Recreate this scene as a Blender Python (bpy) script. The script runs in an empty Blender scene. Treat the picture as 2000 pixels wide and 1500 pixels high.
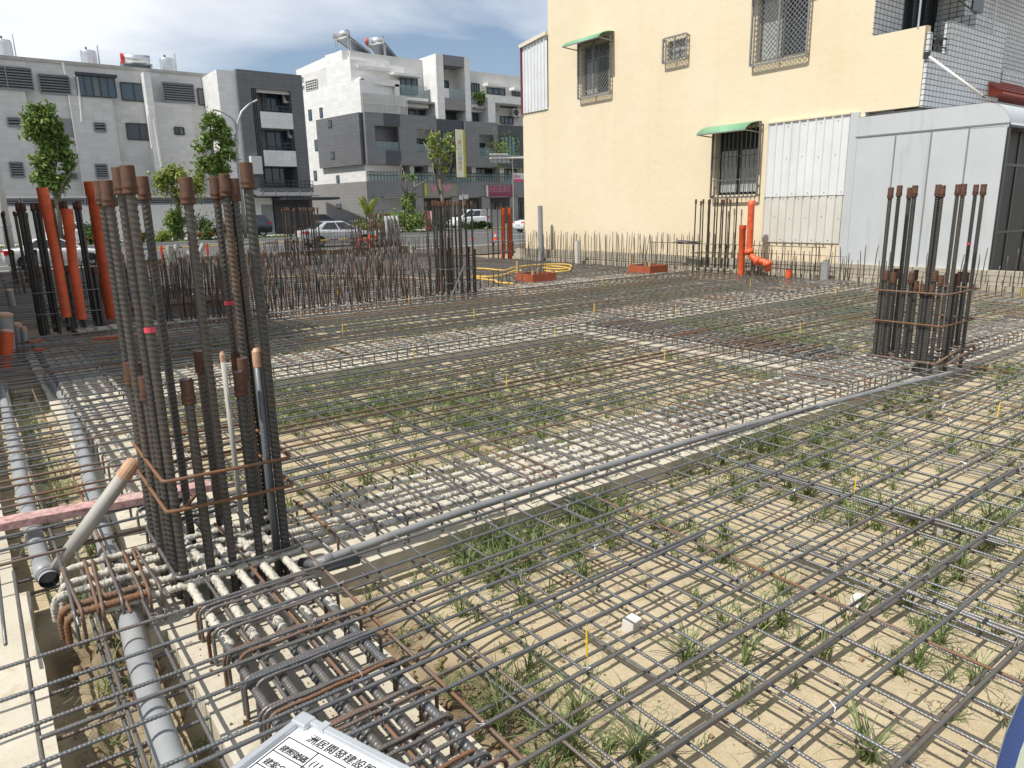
import bpy, math, random
import numpy as np
from mathutils import Vector, Matrix

random.seed(7)
rng = np.random.default_rng(7)
S = bpy.context.scene
COL = S.collection
PI = math.pi

# ------------------------------------------------------------------ camera, world, sun
CAM_H = 1.5
FPX = 1390.0
def _axis(px, py):
    v = np.array([px - 1000.0, -(py - 750.0), -FPX]); return v / np.linalg.norm(v)
_a, _b = _axis(2880, 372), _axis(-75, 434)           # the two directions of the building grid
_u = np.cross(_a, _b); _u /= np.linalg.norm(_u)
_m = _a + _b; _m /= np.linalg.norm(_m); _n = np.cross(_u, _m)
ROT = np.array([(_m - _n) / 2 ** .5, (_m + _n) / 2 ** .5, _u])   # world <- camera

cam_d = bpy.data.cameras.new('camera')
cam_d.sensor_width = 36; cam_d.lens = FPX / 2000 * 36
cam_d.clip_start = 0.05; cam_d.clip_end = 3000
cam = bpy.data.objects.new('camera', cam_d); COL.objects.link(cam)
_mw = Matrix([list(ROT[0]) + [0], list(ROT[1]) + [0], list(ROT[2]) + [CAM_H], [0, 0, 0, 1]])
cam.matrix_world = _mw
S.camera = cam

SUN_EL = 57.0
LDIR = Vector((math.cos(math.radians(SUN_EL)), -0.035, -math.sin(math.radians(SUN_EL)))).normalized()
sun_d = bpy.data.lights.new('sun', 'SUN'); sun_d.energy = 5.0; sun_d.angle = math.radians(0.5)
sun_d.color = (1.0, 0.955, 0.87)
sun = bpy.data.objects.new('sun', sun_d); COL.objects.link(sun)
sun.rotation_mode = 'QUATERNION'
sun.rotation_quaternion = LDIR.to_track_quat('-Z', 'Y')
sun.location = (-20, 2, 40)

W = bpy.data.worlds.new('World'); S.world = W; W.use_nodes = True
nt = W.node_tree; nt.nodes.clear()
wo = nt.nodes.new('ShaderNodeOutputWorld'); bg = nt.nodes.new('ShaderNodeBackground')
sky = nt.nodes.new('ShaderNodeTexSky'); sky.sky_type = 'NISHITA'; sky.sun_disc = False
sky.sun_elevation = math.radians(SUN_EL)
sky.sun_rotation = math.atan2(-LDIR.x, -LDIR.y)
sky.air_density = 1.0; sky.dust_density = 0.6; sky.ozone_density = 2.2
tc = nt.nodes.new('ShaderNodeTexCoord')
sep = nt.nodes.new('ShaderNodeSeparateXYZ'); nt.links.new(tc.outputs['Generated'], sep.inputs[0])
# clouds lie on a high flat layer: direction divided by its height
def wmath(op, a, b=None, clamp=False):
    n = nt.nodes.new('ShaderNodeMath'); n.operation = op; n.use_clamp = clamp
    for i, v in enumerate((a, b)):
        if v is None: continue
        if isinstance(v, (int, float)): n.inputs[i].default_value = v
        else: nt.links.new(v, n.inputs[i])
    return n.outputs[0]
zc = wmath('ADD', wmath('MAXIMUM', sep.outputs[2], 0.0), 0.16)
comb = nt.nodes.new('ShaderNodeCombineXYZ')
nt.links.new(wmath('DIVIDE', sep.outputs[0], zc), comb.inputs[0])
nt.links.new(wmath('DIVIDE', sep.outputs[1], zc), comb.inputs[1])
mp = nt.nodes.new('ShaderNodeMapping'); mp.inputs['Scale'].default_value = (0.6, 0.85, 1)
mp.inputs['Location'].default_value = (2.3, 0.7, 0); mp.inputs['Rotation'].default_value = (0, 0, 0.5)
nt.links.new(comb.outputs[0], mp.inputs[0])
nz = nt.nodes.new('ShaderNodeTexNoise'); nz.inputs['Scale'].default_value = 1.15
nz.inputs['Detail'].default_value = 8; nz.inputs['Roughness'].default_value = 0.49; nz.inputs['Distortion'].default_value = 0.45
nt.links.new(mp.outputs[0], nz.inputs['Vector'])
rp = nt.nodes.new('ShaderNodeValToRGB'); rp.color_ramp.elements[0].position = 0.38; rp.color_ramp.elements[1].position = 0.64
nt.links.new(nz.outputs['Fac'], rp.inputs[0])
cf = wmath('ADD', wmath('MULTIPLY', rp.outputs[0], 0.82), 0.08)
mxw = nt.nodes.new('ShaderNodeMix'); mxw.data_type = 'RGBA'
nt.links.new(cf, mxw.inputs['Factor']); nt.links.new(sky.outputs[0], mxw.inputs['A'])
mxw.inputs['B'].default_value = (10.0, 10.25, 10.6, 1)
nt.links.new(mxw.outputs['Result'], bg.inputs[0]); bg.inputs[1].default_value = 0.098
nt.links.new(bg.outputs[0], wo.inputs[0])

S.view_settings.view_transform = 'Standard'; S.view_settings.look = 'None'
S.view_settings.exposure = 0.12; S.view_settings.gamma = 1.0; S.view_settings.use_curve_mapping = False

# ------------------------------------------------------------------ measuring helpers (pixel of the survey photo -> place)
def ray(px, py): return ROT @ np.array([px - 1000.0, -(py - 750.0), -FPX])
def gz(px, py, z=0.0):
    r = ray(px, py); t = (z - CAM_H) / r[2]; return Vector((r[0] * t, r[1] * t, z))
def gx(px, py, X):
    r = ray(px, py); t = X / r[0]; return Vector((X, r[1] * t, CAM_H + r[2] * t))
def gy(px, py, Y):
    r = ray(px, py); t = Y / r[1]; return Vector((r[0] * t, Y, CAM_H + r[2] * t))
def rectY(l, t, r, b, Y):
    """x0,x1,z0,z1 of a facade rectangle on the plane y=Y"""
    ym, xm = (t + b) / 2, (l + r) / 2
    return gy(l, ym, Y).x, gy(r, ym, Y).x, gy(xm, b, Y).z, gy(xm, t, Y).z
def rectX(l, t, r, b, X):
    """y0(right),y1(left),z0,z1 on the plane x=X"""
    ym, xm = (t + b) / 2, (l + r) / 2
    return gx(r, ym, X).y, gx(l, ym, X).y, gx(xm, b, X).z, gx(xm, t, X).z

# ------------------------------------------------------------------ mesh builder
class MB:
    def __init__(s): s.v = []; s.f = []; s.n = 0
    def add(s, verts, faces):
        s.v.append(np.asarray(verts, dtype=float).reshape(-1, 3))
        s.f.extend([tuple(i + s.n for i in q) for q in faces]); s.n += len(s.v[-1]); return s
    def box(s, x0, x1, y0, y1, z0, z1):
        return s.add([(x0,y0,z0),(x1,y0,z0),(x1,y1,z0),(x0,y1,z0),(x0,y0,z1),(x1,y0,z1),(x1,y1,z1),(x0,y1,z1)],
                     [(0,3,2,1),(4,5,6,7),(0,1,5,4),(1,2,6,5),(2,3,7,6),(3,0,4,7)])
    def hull8(s, b, t):
        """bottom quad b, top quad t (both counter-clockwise seen from above)"""
        return s.add(list(b) + list(t), [(0,3,2,1),(4,5,6,7),(0,1,5,4),(1,2,6,5),(2,3,7,6),(3,0,4,7)])
    def bar(s, p, q, w, h=None, up=(0,0,1)):
        """rectangular bar from p to q"""
        p, q = Vector(p), Vector(q); h = w if h is None else h
        d = (q - p).normalized(); u = Vector(up)
        if abs(d.dot(u)) > .98: u = Vector((1, 0, 0))
        a = d.cross(u).normalized() * (w / 2); b = a.cross(d).normalized() * (h / 2)
        vs = [p - a - b, p + a - b, p + a + b, p - a + b, q - a - b, q + a - b, q + a + b, q - a + b]
        return s.add([tuple(x) for x in vs], [(0,3,2,1),(4,5,6,7),(0,1,5,4),(1,2,6,5),(2,3,7,6),(3,0,4,7)])
    def prism(s, poly, fn0, fn1):
        """poly of 2-D points mapped to 3-D by fn0 and fn1 (the two ends)"""
        n = len(poly)
        v = [fn0(*p) for p in poly] + [fn1(*p) for p in poly]
        return s.add(v, [tuple(range(n - 1, -1, -1)), tuple(range(n, 2 * n))] + [(i, (i + 1) % n, n + (i + 1) % n, n + i) for i in range(n)])
    def tube(s, pts, r, n=8, cap=True):
        pts = [Vector(p) for p in pts]; m = len(pts)
        rs = r if hasattr(r, '__len__') else [r] * m
        u = None; vs = []
        for i, p in enumerate(pts):
            d = (pts[min(i + 1, m - 1)] - pts[max(i - 1, 0)])
            if d.length < 1e-9: d = Vector((0, 0, 1))
            d.normalize()
            if u is None:
                u = d.orthogonal().normalized()
            else:
                u = (u - d * u.dot(d))
                u = u.normalized() if u.length > 1e-6 else d.orthogonal().normalized()
            w = d.cross(u)
            for k in range(n):
                a = 2 * PI * k / n
                vs.append(tuple(p + (u * math.cos(a) + w * math.sin(a)) * rs[i]))
        fs = [(i * n + k, i * n + (k + 1) % n, (i + 1) * n + (k + 1) % n, (i + 1) * n + k) for i in range(m - 1) for k in range(n)]
        if cap: fs += [tuple(range(n - 1, -1, -1)), tuple(range((m - 1) * n, m * n))]
        return s.add(vs, fs)
    def lathe(s, prof, n=16, c=(0, 0, 0)):
        """profile of (r,z) about the z axis"""
        vs = [(c[0] + r * math.cos(2*PI*k/n), c[1] + r * math.sin(2*PI*k/n), c[2] + z) for r, z in prof for k in range(n)]
        m = len(prof)
        fs = [(i*n+k, i*n+(k+1) % n, (i+1)*n+(k+1) % n, (i+1)*n+k) for i in range(m-1) for k in range(n)]
        return s.add(vs, fs)
    def mesh(s, name, mat=None, smooth=False):
        me = bpy.data.meshes.new(name)
        v = np.concatenate(s.v) if s.v else np.zeros((0, 3))
        me.from_pydata(v.tolist(), [], s.f)
        if mat: me.materials.append(mat)
        if smooth: me.shade_smooth()
        me.update(); return me
    def build(s, name, mat, parent=None, smooth=False, bevel=0, local=False):
        if parent is not None and not local:
            o0 = world_loc(parent)
            s.v = [a - np.array(o0) for a in s.v]
        o = link(name, s.mesh(name, mat, smooth), parent)
        if bevel:
            m = o.modifiers.new('bevel', 'BEVEL'); m.width = bevel; m.segments = 2; m.limit_method = 'ANGLE'
        return o
def world_loc(o):
    v = Vector((0, 0, 0))
    while o is not None: v += o.location; o = o.parent
    return v
def link(name, data, parent=None, loc=None):
    o = bpy.data.objects.new(name, data); COL.objects.link(o)
    if parent is not None: o.parent = parent
    if loc is not None: o.location = loc
    return o
def tag(o, label, cat, group=None):
    o['label'] = label; o['category'] = cat
    if group: o['group'] = group
    return o
def thing(name, label, cat, loc=(0, 0, 0), rz=0, group=None):
    o = link(name, None, None, loc); o.empty_display_size = .1; o.rotation_euler = (0, 0, rz)
    return tag(o, label, cat, group)
def kind(o, k): o['kind'] = k; return o
def structure(name, mb, mat, smooth=False): return kind(mb.build(name, mat, None, smooth), 'structure')
def copy_tree(root, parent=None):
    c = root.copy(); COL.objects.link(c)
    if parent is not None: c.parent = parent
    for ch in root.children: copy_tree(ch, c)
    return c

# ------------------------------------------------------------------ materials
def nodes_of(name):
    m = bpy.data.materials.new(name); m.use_nodes = True
    return m, m.node_tree, m.node_tree.nodes['Principled BSDF']
class N:
    """small node-tree helper"""
    def __init__(s, name):
        s.m, s.t, s.p = nodes_of(name)
        s.tc = s.t.nodes.new('ShaderNodeTexCoord')
        s.obj = s.tc.outputs['Object']
    def inp(s, n, i, v):
        if v is None: return
        if hasattr(v, 'is_output') or isinstance(v, bpy.types.NodeSocket): s.t.links.new(v, n.inputs[i])
        else: n.inputs[i].default_value = v
    def noise(s, scale, detail=4, rough=.55, vec=None, dist=0, stretch=None):
        n = s.t.nodes.new('ShaderNodeTexNoise'); n.inputs['Scale'].default_value = scale
        n.inputs['Detail'].default_value = detail; n.inputs['Roughness'].default_value = rough; n.inputs['Distortion'].default_value = dist
        v = vec or s.obj
        if stretch:
            mp = s.t.nodes.new('ShaderNodeMapping'); mp.inputs['Scale'].default_value = stretch; s.t.links.new(v, mp.inputs[0]); v = mp.outputs[0]
        s.t.links.new(v, n.inputs['Vector']); return n.outputs['Fac']
    def vor(s, scale, feature='F1', vec=None, rnd=1):
        n = s.t.nodes.new('ShaderNodeTexVoronoi'); n.feature = feature; n.inputs['Scale'].default_value = scale
        n.inputs['Randomness'].default_value = rnd
        s.t.links.new(vec or s.obj, n.inputs['Vector']); return n.outputs['Distance']
    def math(s, op, a, b=None, clamp=False):
        n = s.t.nodes.new('ShaderNodeMath'); n.operation = op; n.use_clamp = clamp
        s.inp(n, 0, a); s.inp(n, 1, b); return n.outputs[0]
    def ramp(s, f, *stops):
        n = s.t.nodes.new('ShaderNodeValToRGB'); e = n.color_ramp.elements
        while len(e) < len(stops): e.new(0.5)
        for k, (p, c) in enumerate(stops):
            e[k].position = p; e[k].color = (c, c, c, 1) if isinstance(c, (int, float)) else tuple(c) + (1,)
        s.inp(n, 0, f); return n.outputs[0]
    def mix(s, f, a, b, mode='MIX'):
        n = s.t.nodes.new('ShaderNodeMix'); n.data_type = 'RGBA'; n.blend_type = mode
        s.inp(n, 'Factor', f)
        for k, v in (('A', a), ('B', b)):
            s.inp(n, k, tuple(v) + (1,) if isinstance(v, (tuple, list)) and len(v) == 3 else v)
        return n.outputs['Result']
    def bump(s, h, strength=.3, dist=.02, normal=None):
        n = s.t.nodes.new('ShaderNodeBump'); n.inputs['Strength'].default_value = strength; n.inputs['Distance'].default_value = dist
        s.inp(n, 'Height', h)
        if normal: s.inp(n, 'Normal', normal)
        return n.outputs['Normal']
    def done(s, col=None, rough=None, metal=None, normal=None, **kw):
        for k, v in (('Base Color', col), ('Roughness', rough), ('Metallic', metal), ('Normal', normal)):
            if isinstance(v, (tuple, list)) and len(v) == 3: v = tuple(v) + (1,)
            s.inp(s.p, k, v)
        for k, v in kw.items(): s.inp(s.p, k, v)
        return s.m
def simple(name, col, rough=.6, metal=0.0, var=.25, scale=3.0, bump=0.0, bscale=60.0, stain=None, coat=0):
    """plain stuff: base colour broken up by noise, fine bump, optional streaky stain colour"""
    n = N(name)
    f = n.noise(scale, 6, .6)
    lo = tuple(c * (1 - var) for c in col); hi = tuple(min(1, c * (1 + var * .6)) for c in col)
    c = n.mix(n.ramp(f, (.3, 0), (.7, 1)), lo, hi)
    if stain:
        g = n.noise(1.6, 5, .6, stretch=(3, 3, .35))
        c = n.mix(n.ramp(g, (.55, 0), (.8, .7)), c, stain)
    nm = n.bump(n.noise(bscale, 4), .5, bump) if bump else None
    m = n.done(c, n.math('ADD', n.math('MULTIPLY', f, .15), rough - .07), metal, nm)
    if coat: n.p.inputs['Coat Weight'].default_value = coat; n.p.inputs['Coat Roughness'].default_value = .08
    return m

def rebar_material(name='rebar_steel', lo=(.075, .080, .086), hi=(.235, .24, .245), dust=.55):
    """steel, rust and dried cement; the object colour says how rusty (r) and how splashed (g) each bar is"""
    n = N(name)
    oi = n.t.nodes.new('ShaderNodeObjectInfo')
    sp = n.t.nodes.new('ShaderNodeSeparateColor'); n.t.links.new(oi.outputs['Color'], sp.inputs[0])
    rust, cem = sp.outputs[0], sp.outputs[1]
    vec = n.t.nodes.new('ShaderNodeVectorMath'); vec.operation = 'ADD'
    off = n.t.nodes.new('ShaderNodeCombineXYZ'); n.t.links.new(n.math('MULTIPLY', oi.outputs['Random'], 37.0), off.inputs[0])
    n.t.links.new(n.math('MULTIPLY', oi.outputs['Random'], 11.0), off.inputs[1])
    n.t.links.new(n.obj, vec.inputs[0]); n.t.links.new(off.outputs[0], vec.inputs[1]); v = vec.outputs[0]
    steel = n.mix(n.noise(22, 5, .7, v), lo, hi)
    dusty = n.ramp(n.math('FRACT', n.math('MULTIPLY', oi.outputs['Random'], 7.31)), (.25, 0), (.9, dust))
    steel = n.mix(dusty, steel, n.mix(n.noise(30, 5, .7, v), (.10, .083, .063), (.27, .23, .185)))
    rc = n.mix(n.noise(40, 5, .7, v), (.085, .045, .025), (.25, .115, .048))
    a = n.noise(2.2, 6, .72, v)
    rf = n.ramp(n.math('ADD', n.math('MULTIPLY', a, .9), n.math('SUBTRACT', n.math('MULTIPLY', rust, 1.0), .42)), (.28, 0), (.62, 1))
    c = n.mix(rf, steel, rc)
    b = n.noise(13, 8, .8, v)
    b2 = n.noise(70, 4, .7, v)
    cf = n.ramp(n.math('ADD', n.math('MULTIPLY', n.math('ADD', n.math('MULTIPLY', b, .8), n.math('MULTIPLY', b2, .35)), 1.0), n.math('SUBTRACT', cem, 1.02)), (.02, 0), (.12, 1))
    c = n.mix(cf, c, n.mix(b2, (.30, .275, .225), (.66, .625, .54)))
    metal = n.math('MULTIPLY', n.math('SUBTRACT', 1.0, n.math('MAXIMUM', rf, cf)), .55)
    rough = n.math('ADD', n.math('MULTIPLY', n.math('MAXIMUM', rf, cf), .38), .40)
    h = n.math('ADD', n.math('MULTIPLY', n.noise(260, 3, .6, v), .25), n.math('MULTIPLY', cf, n.math('ADD', b2, .8)))
    return n.done(c, rough, metal, n.bump(h, .8, .004))
M_REBAR = rebar_material()
M_COLBAR = rebar_material('column_bar_steel', (.030, .031, .032), (.115, .112, .105), .22)

def steel_color(o, rust=0.2, cem=0.0):
    o.color = (rust, cem, 0, 1); return o

M_COUPLER = simple('rusty_coupler', (.090, .041, .022), .72, .15, .55, 30, .0012, 160)
M_ORANGE = simple('orange_pvc', (.64, .105, .034), .48, 0, .28, 9, .0004, 120, stain=(.55, .12, .05))
M_GREYPVC = simple('grey_pvc', (.27, .28, .29), .45, 0, .14, 6, .0004, 120, stain=(.33, .31, .27))
M_DARKPVC = simple('dark_grey_pvc', (.095, .105, .112), .4, 0, .15, 6)
M_CONDPVC = simple('conduit_grey_pvc', (.20, .202, .203), .5, 0, .18, 6, .0004, 120, stain=(.30, .28, .24))
M_PALEPVC = simple('pale_pvc', (.55, .54, .50), .5, 0, .12, 8)
M_TAPE = simple('brown_tape', (.50, .30, .19), .5, 0, .2, 40, .002, 90)
M_REDTAPE = simple('pink_tape', (.62, .06, .10), .5, 0, .1)
M_WOODRED = simple('red_painted_plank', (.45, .27, .255), .85, 0, .55, 34, .002, 60, stain=(.62, .54, .49))
M_FORMRED = simple('orange_form_panel', (.34, .085, .038), .55, 0, .2, 8, .0008, 40, stain=(.36, .10, .05))
M_WOOD = simple('raw_timber', (.42, .31, .19), .8, 0, .3, 9, .002, 50)
M_DARKWOOD = simple('weathered_form_timber', (.19, .145, .105), .85, 0, .35, 5, .002, 40)
M_YELLOW = simple('yellow_plastic', (.85, .56, .01), .45, 0, .08)
M_HOSE = simple('yellow_hose', (.60, .38, .08), .45, 0, .15, 12)
M_WIRE = simple('tie_wire', (.55, .56, .57), .4, .6, .1)
M_BLACK = simple('black_rubber', (.015, .015, .016), .7, 0, .2)
M_BLUEPLUG = simple('blue_thread_plug', (.03, .07, .35), .5)

# ================================================================== SETTING
def sand_material():
    n = N('sand_soil')
    at = n.t.nodes.new('ShaderNodeAttribute'); at.attribute_name = 'mud'
    mud = at.outputs['Fac']
    a = n.noise(.9, 6, .6); b = n.noise(14, 6, .65); g = n.noise(160, 3, .6)
    sand = n.mix(n.ramp(a, (.35, 0), (.65, 1)), (.405, .338, .215), (.505, .425, .29))
    sand = n.mix(n.ramp(b, (.45, 0), (.75, .55)), sand, (.37, .29, .17))
    sand = n.mix(n.ramp(g, (.3, .35), (.55, 0)), sand, (.24, .17, .10))
    nzc = n.t.nodes.new('ShaderNodeTexNoise'); nzc.inputs['Scale'].default_value = 9; nzc.inputs['Detail'].default_value = 5; n.t.links.new(n.obj, nzc.inputs['Vector'])
    sc_ = n.t.nodes.new('ShaderNodeVectorMath'); sc_.operation = 'SCALE'; sc_.inputs['Scale'].default_value = .16; n.t.links.new(nzc.outputs['Color'], sc_.inputs[0])
    wv = n.t.nodes.new('ShaderNodeVectorMath'); wv.operation = 'ADD'; n.t.links.new(n.obj, wv.inputs[0]); n.t.links.new(sc_.outputs[0], wv.inputs[1])
    cr = n.vor(7.5, 'DISTANCE_TO_EDGE', wv.outputs[0]); cr2 = n.vor(24, 'DISTANCE_TO_EDGE', wv.outputs[0])
    crack = n.math('MULTIPLY', n.ramp(cr, (.0, .8), (.016, 0)), n.ramp(n.noise(3.7, 4), (.5, 0), (.62, 1)))
    crack2 = n.math('MULTIPLY', n.ramp(cr2, (.0, .6), (.03, 0)), n.ramp(n.noise(5.1, 4), (.52, 0), (.64, 1)))
    ck = n.math('MAXIMUM', crack, crack2)
    sand = n.mix(n.math('MULTIPLY', ck, .75), sand, (.13, .09, .05))
    mudc = n.mix(b, (.10, .075, .045), (.24, .17, .10))
    c = n.mix(mud, sand, mudc)
    h = n.math('ADD', n.math('MULTIPLY', b, .6), n.math('ADD', n.math('MULTIPLY', g, .18), n.math('MULTIPLY', ck, -.5)))
    return n.done(c, .92, 0, n.bump(h, .8, .02))
M_SAND = sand_material()
M_EARTH = simple('bare_earth', (.30, .24, .16), .95, 0, .3, .4, .02, 20)
def asphalt_material():
    n = N('asphalt')
    c = n.mix(n.noise(.5, 6), (.075, .075, .078), (.115, .113, .11))
    c = n.mix(n.ramp(n.noise(60, 3), (.4, .3), (.6, 0)), c, (.03, .03, .03))
    return n.done(c, .85, 0, n.bump(n.noise(120, 2), .4, .004))
M_ASPHALT = asphalt_material()
def concrete_material(name, lo, hi, stain, bump=.004):
    n = N(name)
    a = n.noise(1.3, 7, .65); b = n.noise(11, 6, .7); g = n.noise(140, 3, .6)
    c = n.mix(n.ramp(a, (.3, 0), (.7, 1)), lo, hi)
    c = n.mix(n.ramp(b, (.52, 0), (.72, .8)), c, stain)
    c = n.mix(n.ramp(g, (.25, .4), (.42, 0)), c, (.12, .11, .10))
    h = n.math('ADD', n.math('MULTIPLY', b, .7), n.math('MULTIPLY', g, .25))
    return n.done(c, .88, 0, n.bump(h, .8, bump))
M_CONC = concrete_material('pale_concrete', (.43, .39, .31), (.56, .52, .43), (.36, .285, .18))
M_CONC_OLD = concrete_material('old_concrete', (.19, .175, .15), (.30, .285, .245), (.14, .125, .10))
M_KERB = concrete_material('kerb_concrete', (.36, .35, .33), (.48, .47, .44), (.25, .23, .2))

# the one great ground sheet
g = MB(); R0 = 1500
g.add([(-R0,-R0,-.5),(R0,-R0,-.5),(R0,R0,-.5),(-R0,R0,-.5)], [(0,1,2,3)])
structure('ground', g, M_EARTH)

# site soil: a sheet with real relief, dense near the camera
def fbm(x, y, f, oct=4, seed=0):
    r = np.random.default_rng(seed); z = np.zeros_like(x); a = 1.0
    for _ in range(oct):
        for _k in range(4):
            th = r.uniform(0, 2 * PI); ph = r.uniform(0, 2 * PI); ff = f * r.uniform(.7, 1.4)
            z += a * .25 * np.sin((x * math.cos(th) + y * math.sin(th)) * ff + ph + 1.3 * np.sin((x * math.sin(th) - y * math.cos(th)) * ff * .6 + ph * 2))
        f *= 2.05; a *= .5
    return z
SAND_Z = -.25
def sstep(a, b, x): t = np.clip((x - a) / (b - a), 0, 1); return t * t * (3 - 2 * t)
def soil_height(x, y):
    z = SAND_Z + .010 * fbm(x, y, 2.2, 4, 3) + .006 * fbm(x, y, 11, 3, 5)
    mud = np.zeros_like(x)
    pit = sstep(-.02, .06, x) * (1 - sstep(.34, .44, x)) * (1 - sstep(3.3, 3.5, y))         # trench left of the near beam
    side = sstep(1.02, 1.1, x) * (1 - sstep(1.22, 1.55, x + .10 * fbm(x, y, 5, 3, 8))) * (1 - sstep(2.7, 2.95, y))
    mid = (1 - sstep(.34, .44, x)) * sstep(3.3, 3.6, y)
    z = z - pit * (.11 - .06 * (fbm(x, y, 6, 3, 9) > .2)) - side * (.06 + .03 * fbm(x, y, 12, 3, 4)) - mid * .02
    z += (pit + side) * .022 * fbm(x, y, 26, 3, 12)
    mud = np.clip(pit * (.75 + .5 * fbm(x, y, 5, 3, 2)) + side * (.9 + .4 * fbm(x, y, 7, 3, 6)), 0, 1)
    far = sstep(10.5, 12, y)
    mud = np.clip(mud + far * .75, 0, 1)
    return z, mud
def grid_sheet(name, xs, ys, mat):
    X, Y = np.meshgrid(xs, ys); z, mud = soil_height(X.ravel(), Y.ravel())
    nx, ny = len(xs), len(ys)
    me = bpy.data.meshes.new(name)
    idx = np.arange(nx * ny).reshape(ny, nx)
    q = np.stack([idx[:-1, :-1], idx[:-1, 1:], idx[1:, 1:], idx[1:, :-1]], -1).reshape(-1, 4)
    me.from_pydata(np.stack([X.ravel(), Y.ravel(), z], 1).tolist(), [], q.tolist())
    at = me.attributes.new('mud', 'FLOAT', 'POINT'); at.data.foreach_set('value', mud.astype(np.float32))
    me.materials.append(mat); me.shade_smooth()
    return kind(link(name, me), 'structure')
xs = np.concatenate([np.arange(-3, -.2, .2), np.arange(-.2, 5.5, .03), np.arange(5.5, 14.6, .12)])
ys = np.concatenate([np.arange(-2, .3, .2), np.arange(.3, 4.2, .03), np.arange(4.2, 9, .08), np.arange(9, 27.3, .35)])
grid_sheet('site_soil', xs, ys, M_SAND)

# blinding concrete strips of the ground beams (solid, top 10 cm above the soil)
def strip(x0, x1, y0, y1, z1=-.15, z0=-.46, mat=None):
    b = MB(); nx = max(1, int((x1 - x0) / .12)); ny = max(1, int((y1 - y0) / .12))
    nx, ny = min(nx, 90), min(ny, 90)
    xs = np.linspace(x0, x1, nx + 1); ys = np.linspace(y0, y1, ny + 1)
    X, Y = np.meshgrid(xs, ys); Z = z1 + .006 * fbm(X, Y, 9, 3, 21)
    jx = .012 * fbm(X, Y, 6, 3, 22); jy = .012 * fbm(X, Y, 6, 3, 23)
    v = np.stack([(X + jx).ravel(), (Y + jy).ravel(), Z.ravel()], 1)
    idx = np.arange((nx + 1) * (ny + 1)).reshape(ny + 1, nx + 1)
    f = np.stack([idx[:-1,:-1], idx[:-1,1:], idx[1:,1:], idx[1:,:-1]], -1).reshape(-1, 4).tolist()
    b.add(v, f)
    rim = list(idx[0, :]) + list(idx[1:, -1]) + list(idx[-1, -2::-1]) + list(idx[-2:0:-1, 0])
    low = [(v[i][0], v[i][1], z0) for i in rim]; m = len(rim)
    b.v.append(np.array(low)); base = b.n; b.n += m
    b.f += [(rim[k], base + k, base + (k + 1) % m, rim[(k + 1) % m]) for k in range(m)]
    return structure('concrete_strip', b, mat or M_CONC)
strip(.42, 1.06, -1.0, 2.95)
strip(.36, 14.2, 2.97, 3.64, -.152)
strip(.42, 1.06, 3.67, 11.2)
strip(-1.6, -.01, -1.0, 3.72, -.15)
strip(-1.6, -.06, 3.75, 9.0, -.16)
strip(1.1, 14.2, 7.15, 7.85, -.151)
strip(6.6, 7.35, 3.67, 7.12, -.15)
strip(1.0, 14.2, 11.35, 12.05, -.152)
# darker slab surface beyond, where the mats lie on old concrete
b = MB(); b.box(1.2, 14.2, 12.1, 26.6, -.4, -.17); structure('lean_concrete_slab', b, M_CONC_OLD)

# street beyond the site, running along x
SY0, SY1 = 28.2, 49.0
b = MB(); b.box(-400, 600, SY0, SY1, -.45, -.15); structure('road', b, M_ASPHALT)
M_PAINT = simple('road_paint', (.72, .72, .70), .7, 0, .2, 6)
b = MB()
for y in (33.2, 41.0):
    for k in range(-14, 34): b.box(k * 6.0, k * 6.0 + 2.6, y, y + .14, -.149, -.146)
b.box(-200, 400, 48.2, 48.35, -.149, -.146)
structure('road_markings', b, M_PAINT)
b = MB(); b.box(-400, 600, 49.0, 49.25, -.45, .02); b.box(-400, 600, 27.9, 28.2, -.45, -.04); structure('kerb', b, M_KERB)
M_LAWN = simple('lawn_ground', (.085, .11, .035), .95, 0, .45, 1.2, .02, 30)
b = MB(); b.box(-400, 600, 49.25, 52.2, -.45, .04); structure('verge', b, M_LAWN)
b = MB(); b.box(-400, 600, 52.2, 57.2, -.45, .06); structure('pavement', b, M_KERB)
b = MB(); b.box(-400, 600, 57.2, 90, -.45, .2); structure('far_lot', b, M_CONC_OLD)

# ================================================================== YELLOW HOUSE
WX = 14.54
def wall_material():
    n = N('yellow_render')
    a = n.noise(.55, 6, .6); b = n.noise(6, 6, .65); st = n.noise(.9, 6, .65, stretch=(1, 1, .10))
    c = n.mix(n.ramp(a, (.35, 0), (.65, 1)), (.685, .585, .415), (.72, .625, .46))
    c = n.mix(n.ramp(st, (.56, 0), (.78, .45)), c, (.63, .51, .33))
    c = n.mix(n.ramp(b, (.62, 0), (.8, .35)), c, (.66, .55, .38))
    fine = n.noise(1.0, 7, .7, stretch=(4, 4, .12))
    c = n.mix(n.ramp(fine, (.58, 0), (.76, .25)), c, (.54, .47, .35))
    sp = n.t.nodes.new('ShaderNodeSeparateXYZ'); n.t.links.new(n.obj, sp.inputs[0])
    low = n.ramp(n.math('ADD', n.math('MULTIPLY', sp.outputs[2], .55), n.math('MULTIPLY', n.noise(1.8, 6, .7), .9)), (.45, .55), (.95, 0))
    c = n.mix(low, c, (.44, .37, .25))
    h = n.math('ADD', n.math('MULTIPLY', b, .8), n.math('MULTIPLY', n.noise(2.0, 4), 1.5))
    return n.done(c, .85, 0, n.bump(h, .35, .02))
M_YWALL = wall_material()
M_WHITECORR = simple('white_steel_sheet', (.70, .72, .73), .45, .15, .06, 2, .001, 20, stain=(.56, .56, .53))
M_OFFCORR = simple('cream_steel_sheet', (.60, .60, .55), .5, .1, .07, 2, .001, 20, stain=(.50, .48, .42))
M_SILVER = simple('silver_panel', (.52, .55, .57), .42, .15, .05, 1.2, .0008, 8, stain=(.38, .39, .39))
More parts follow.
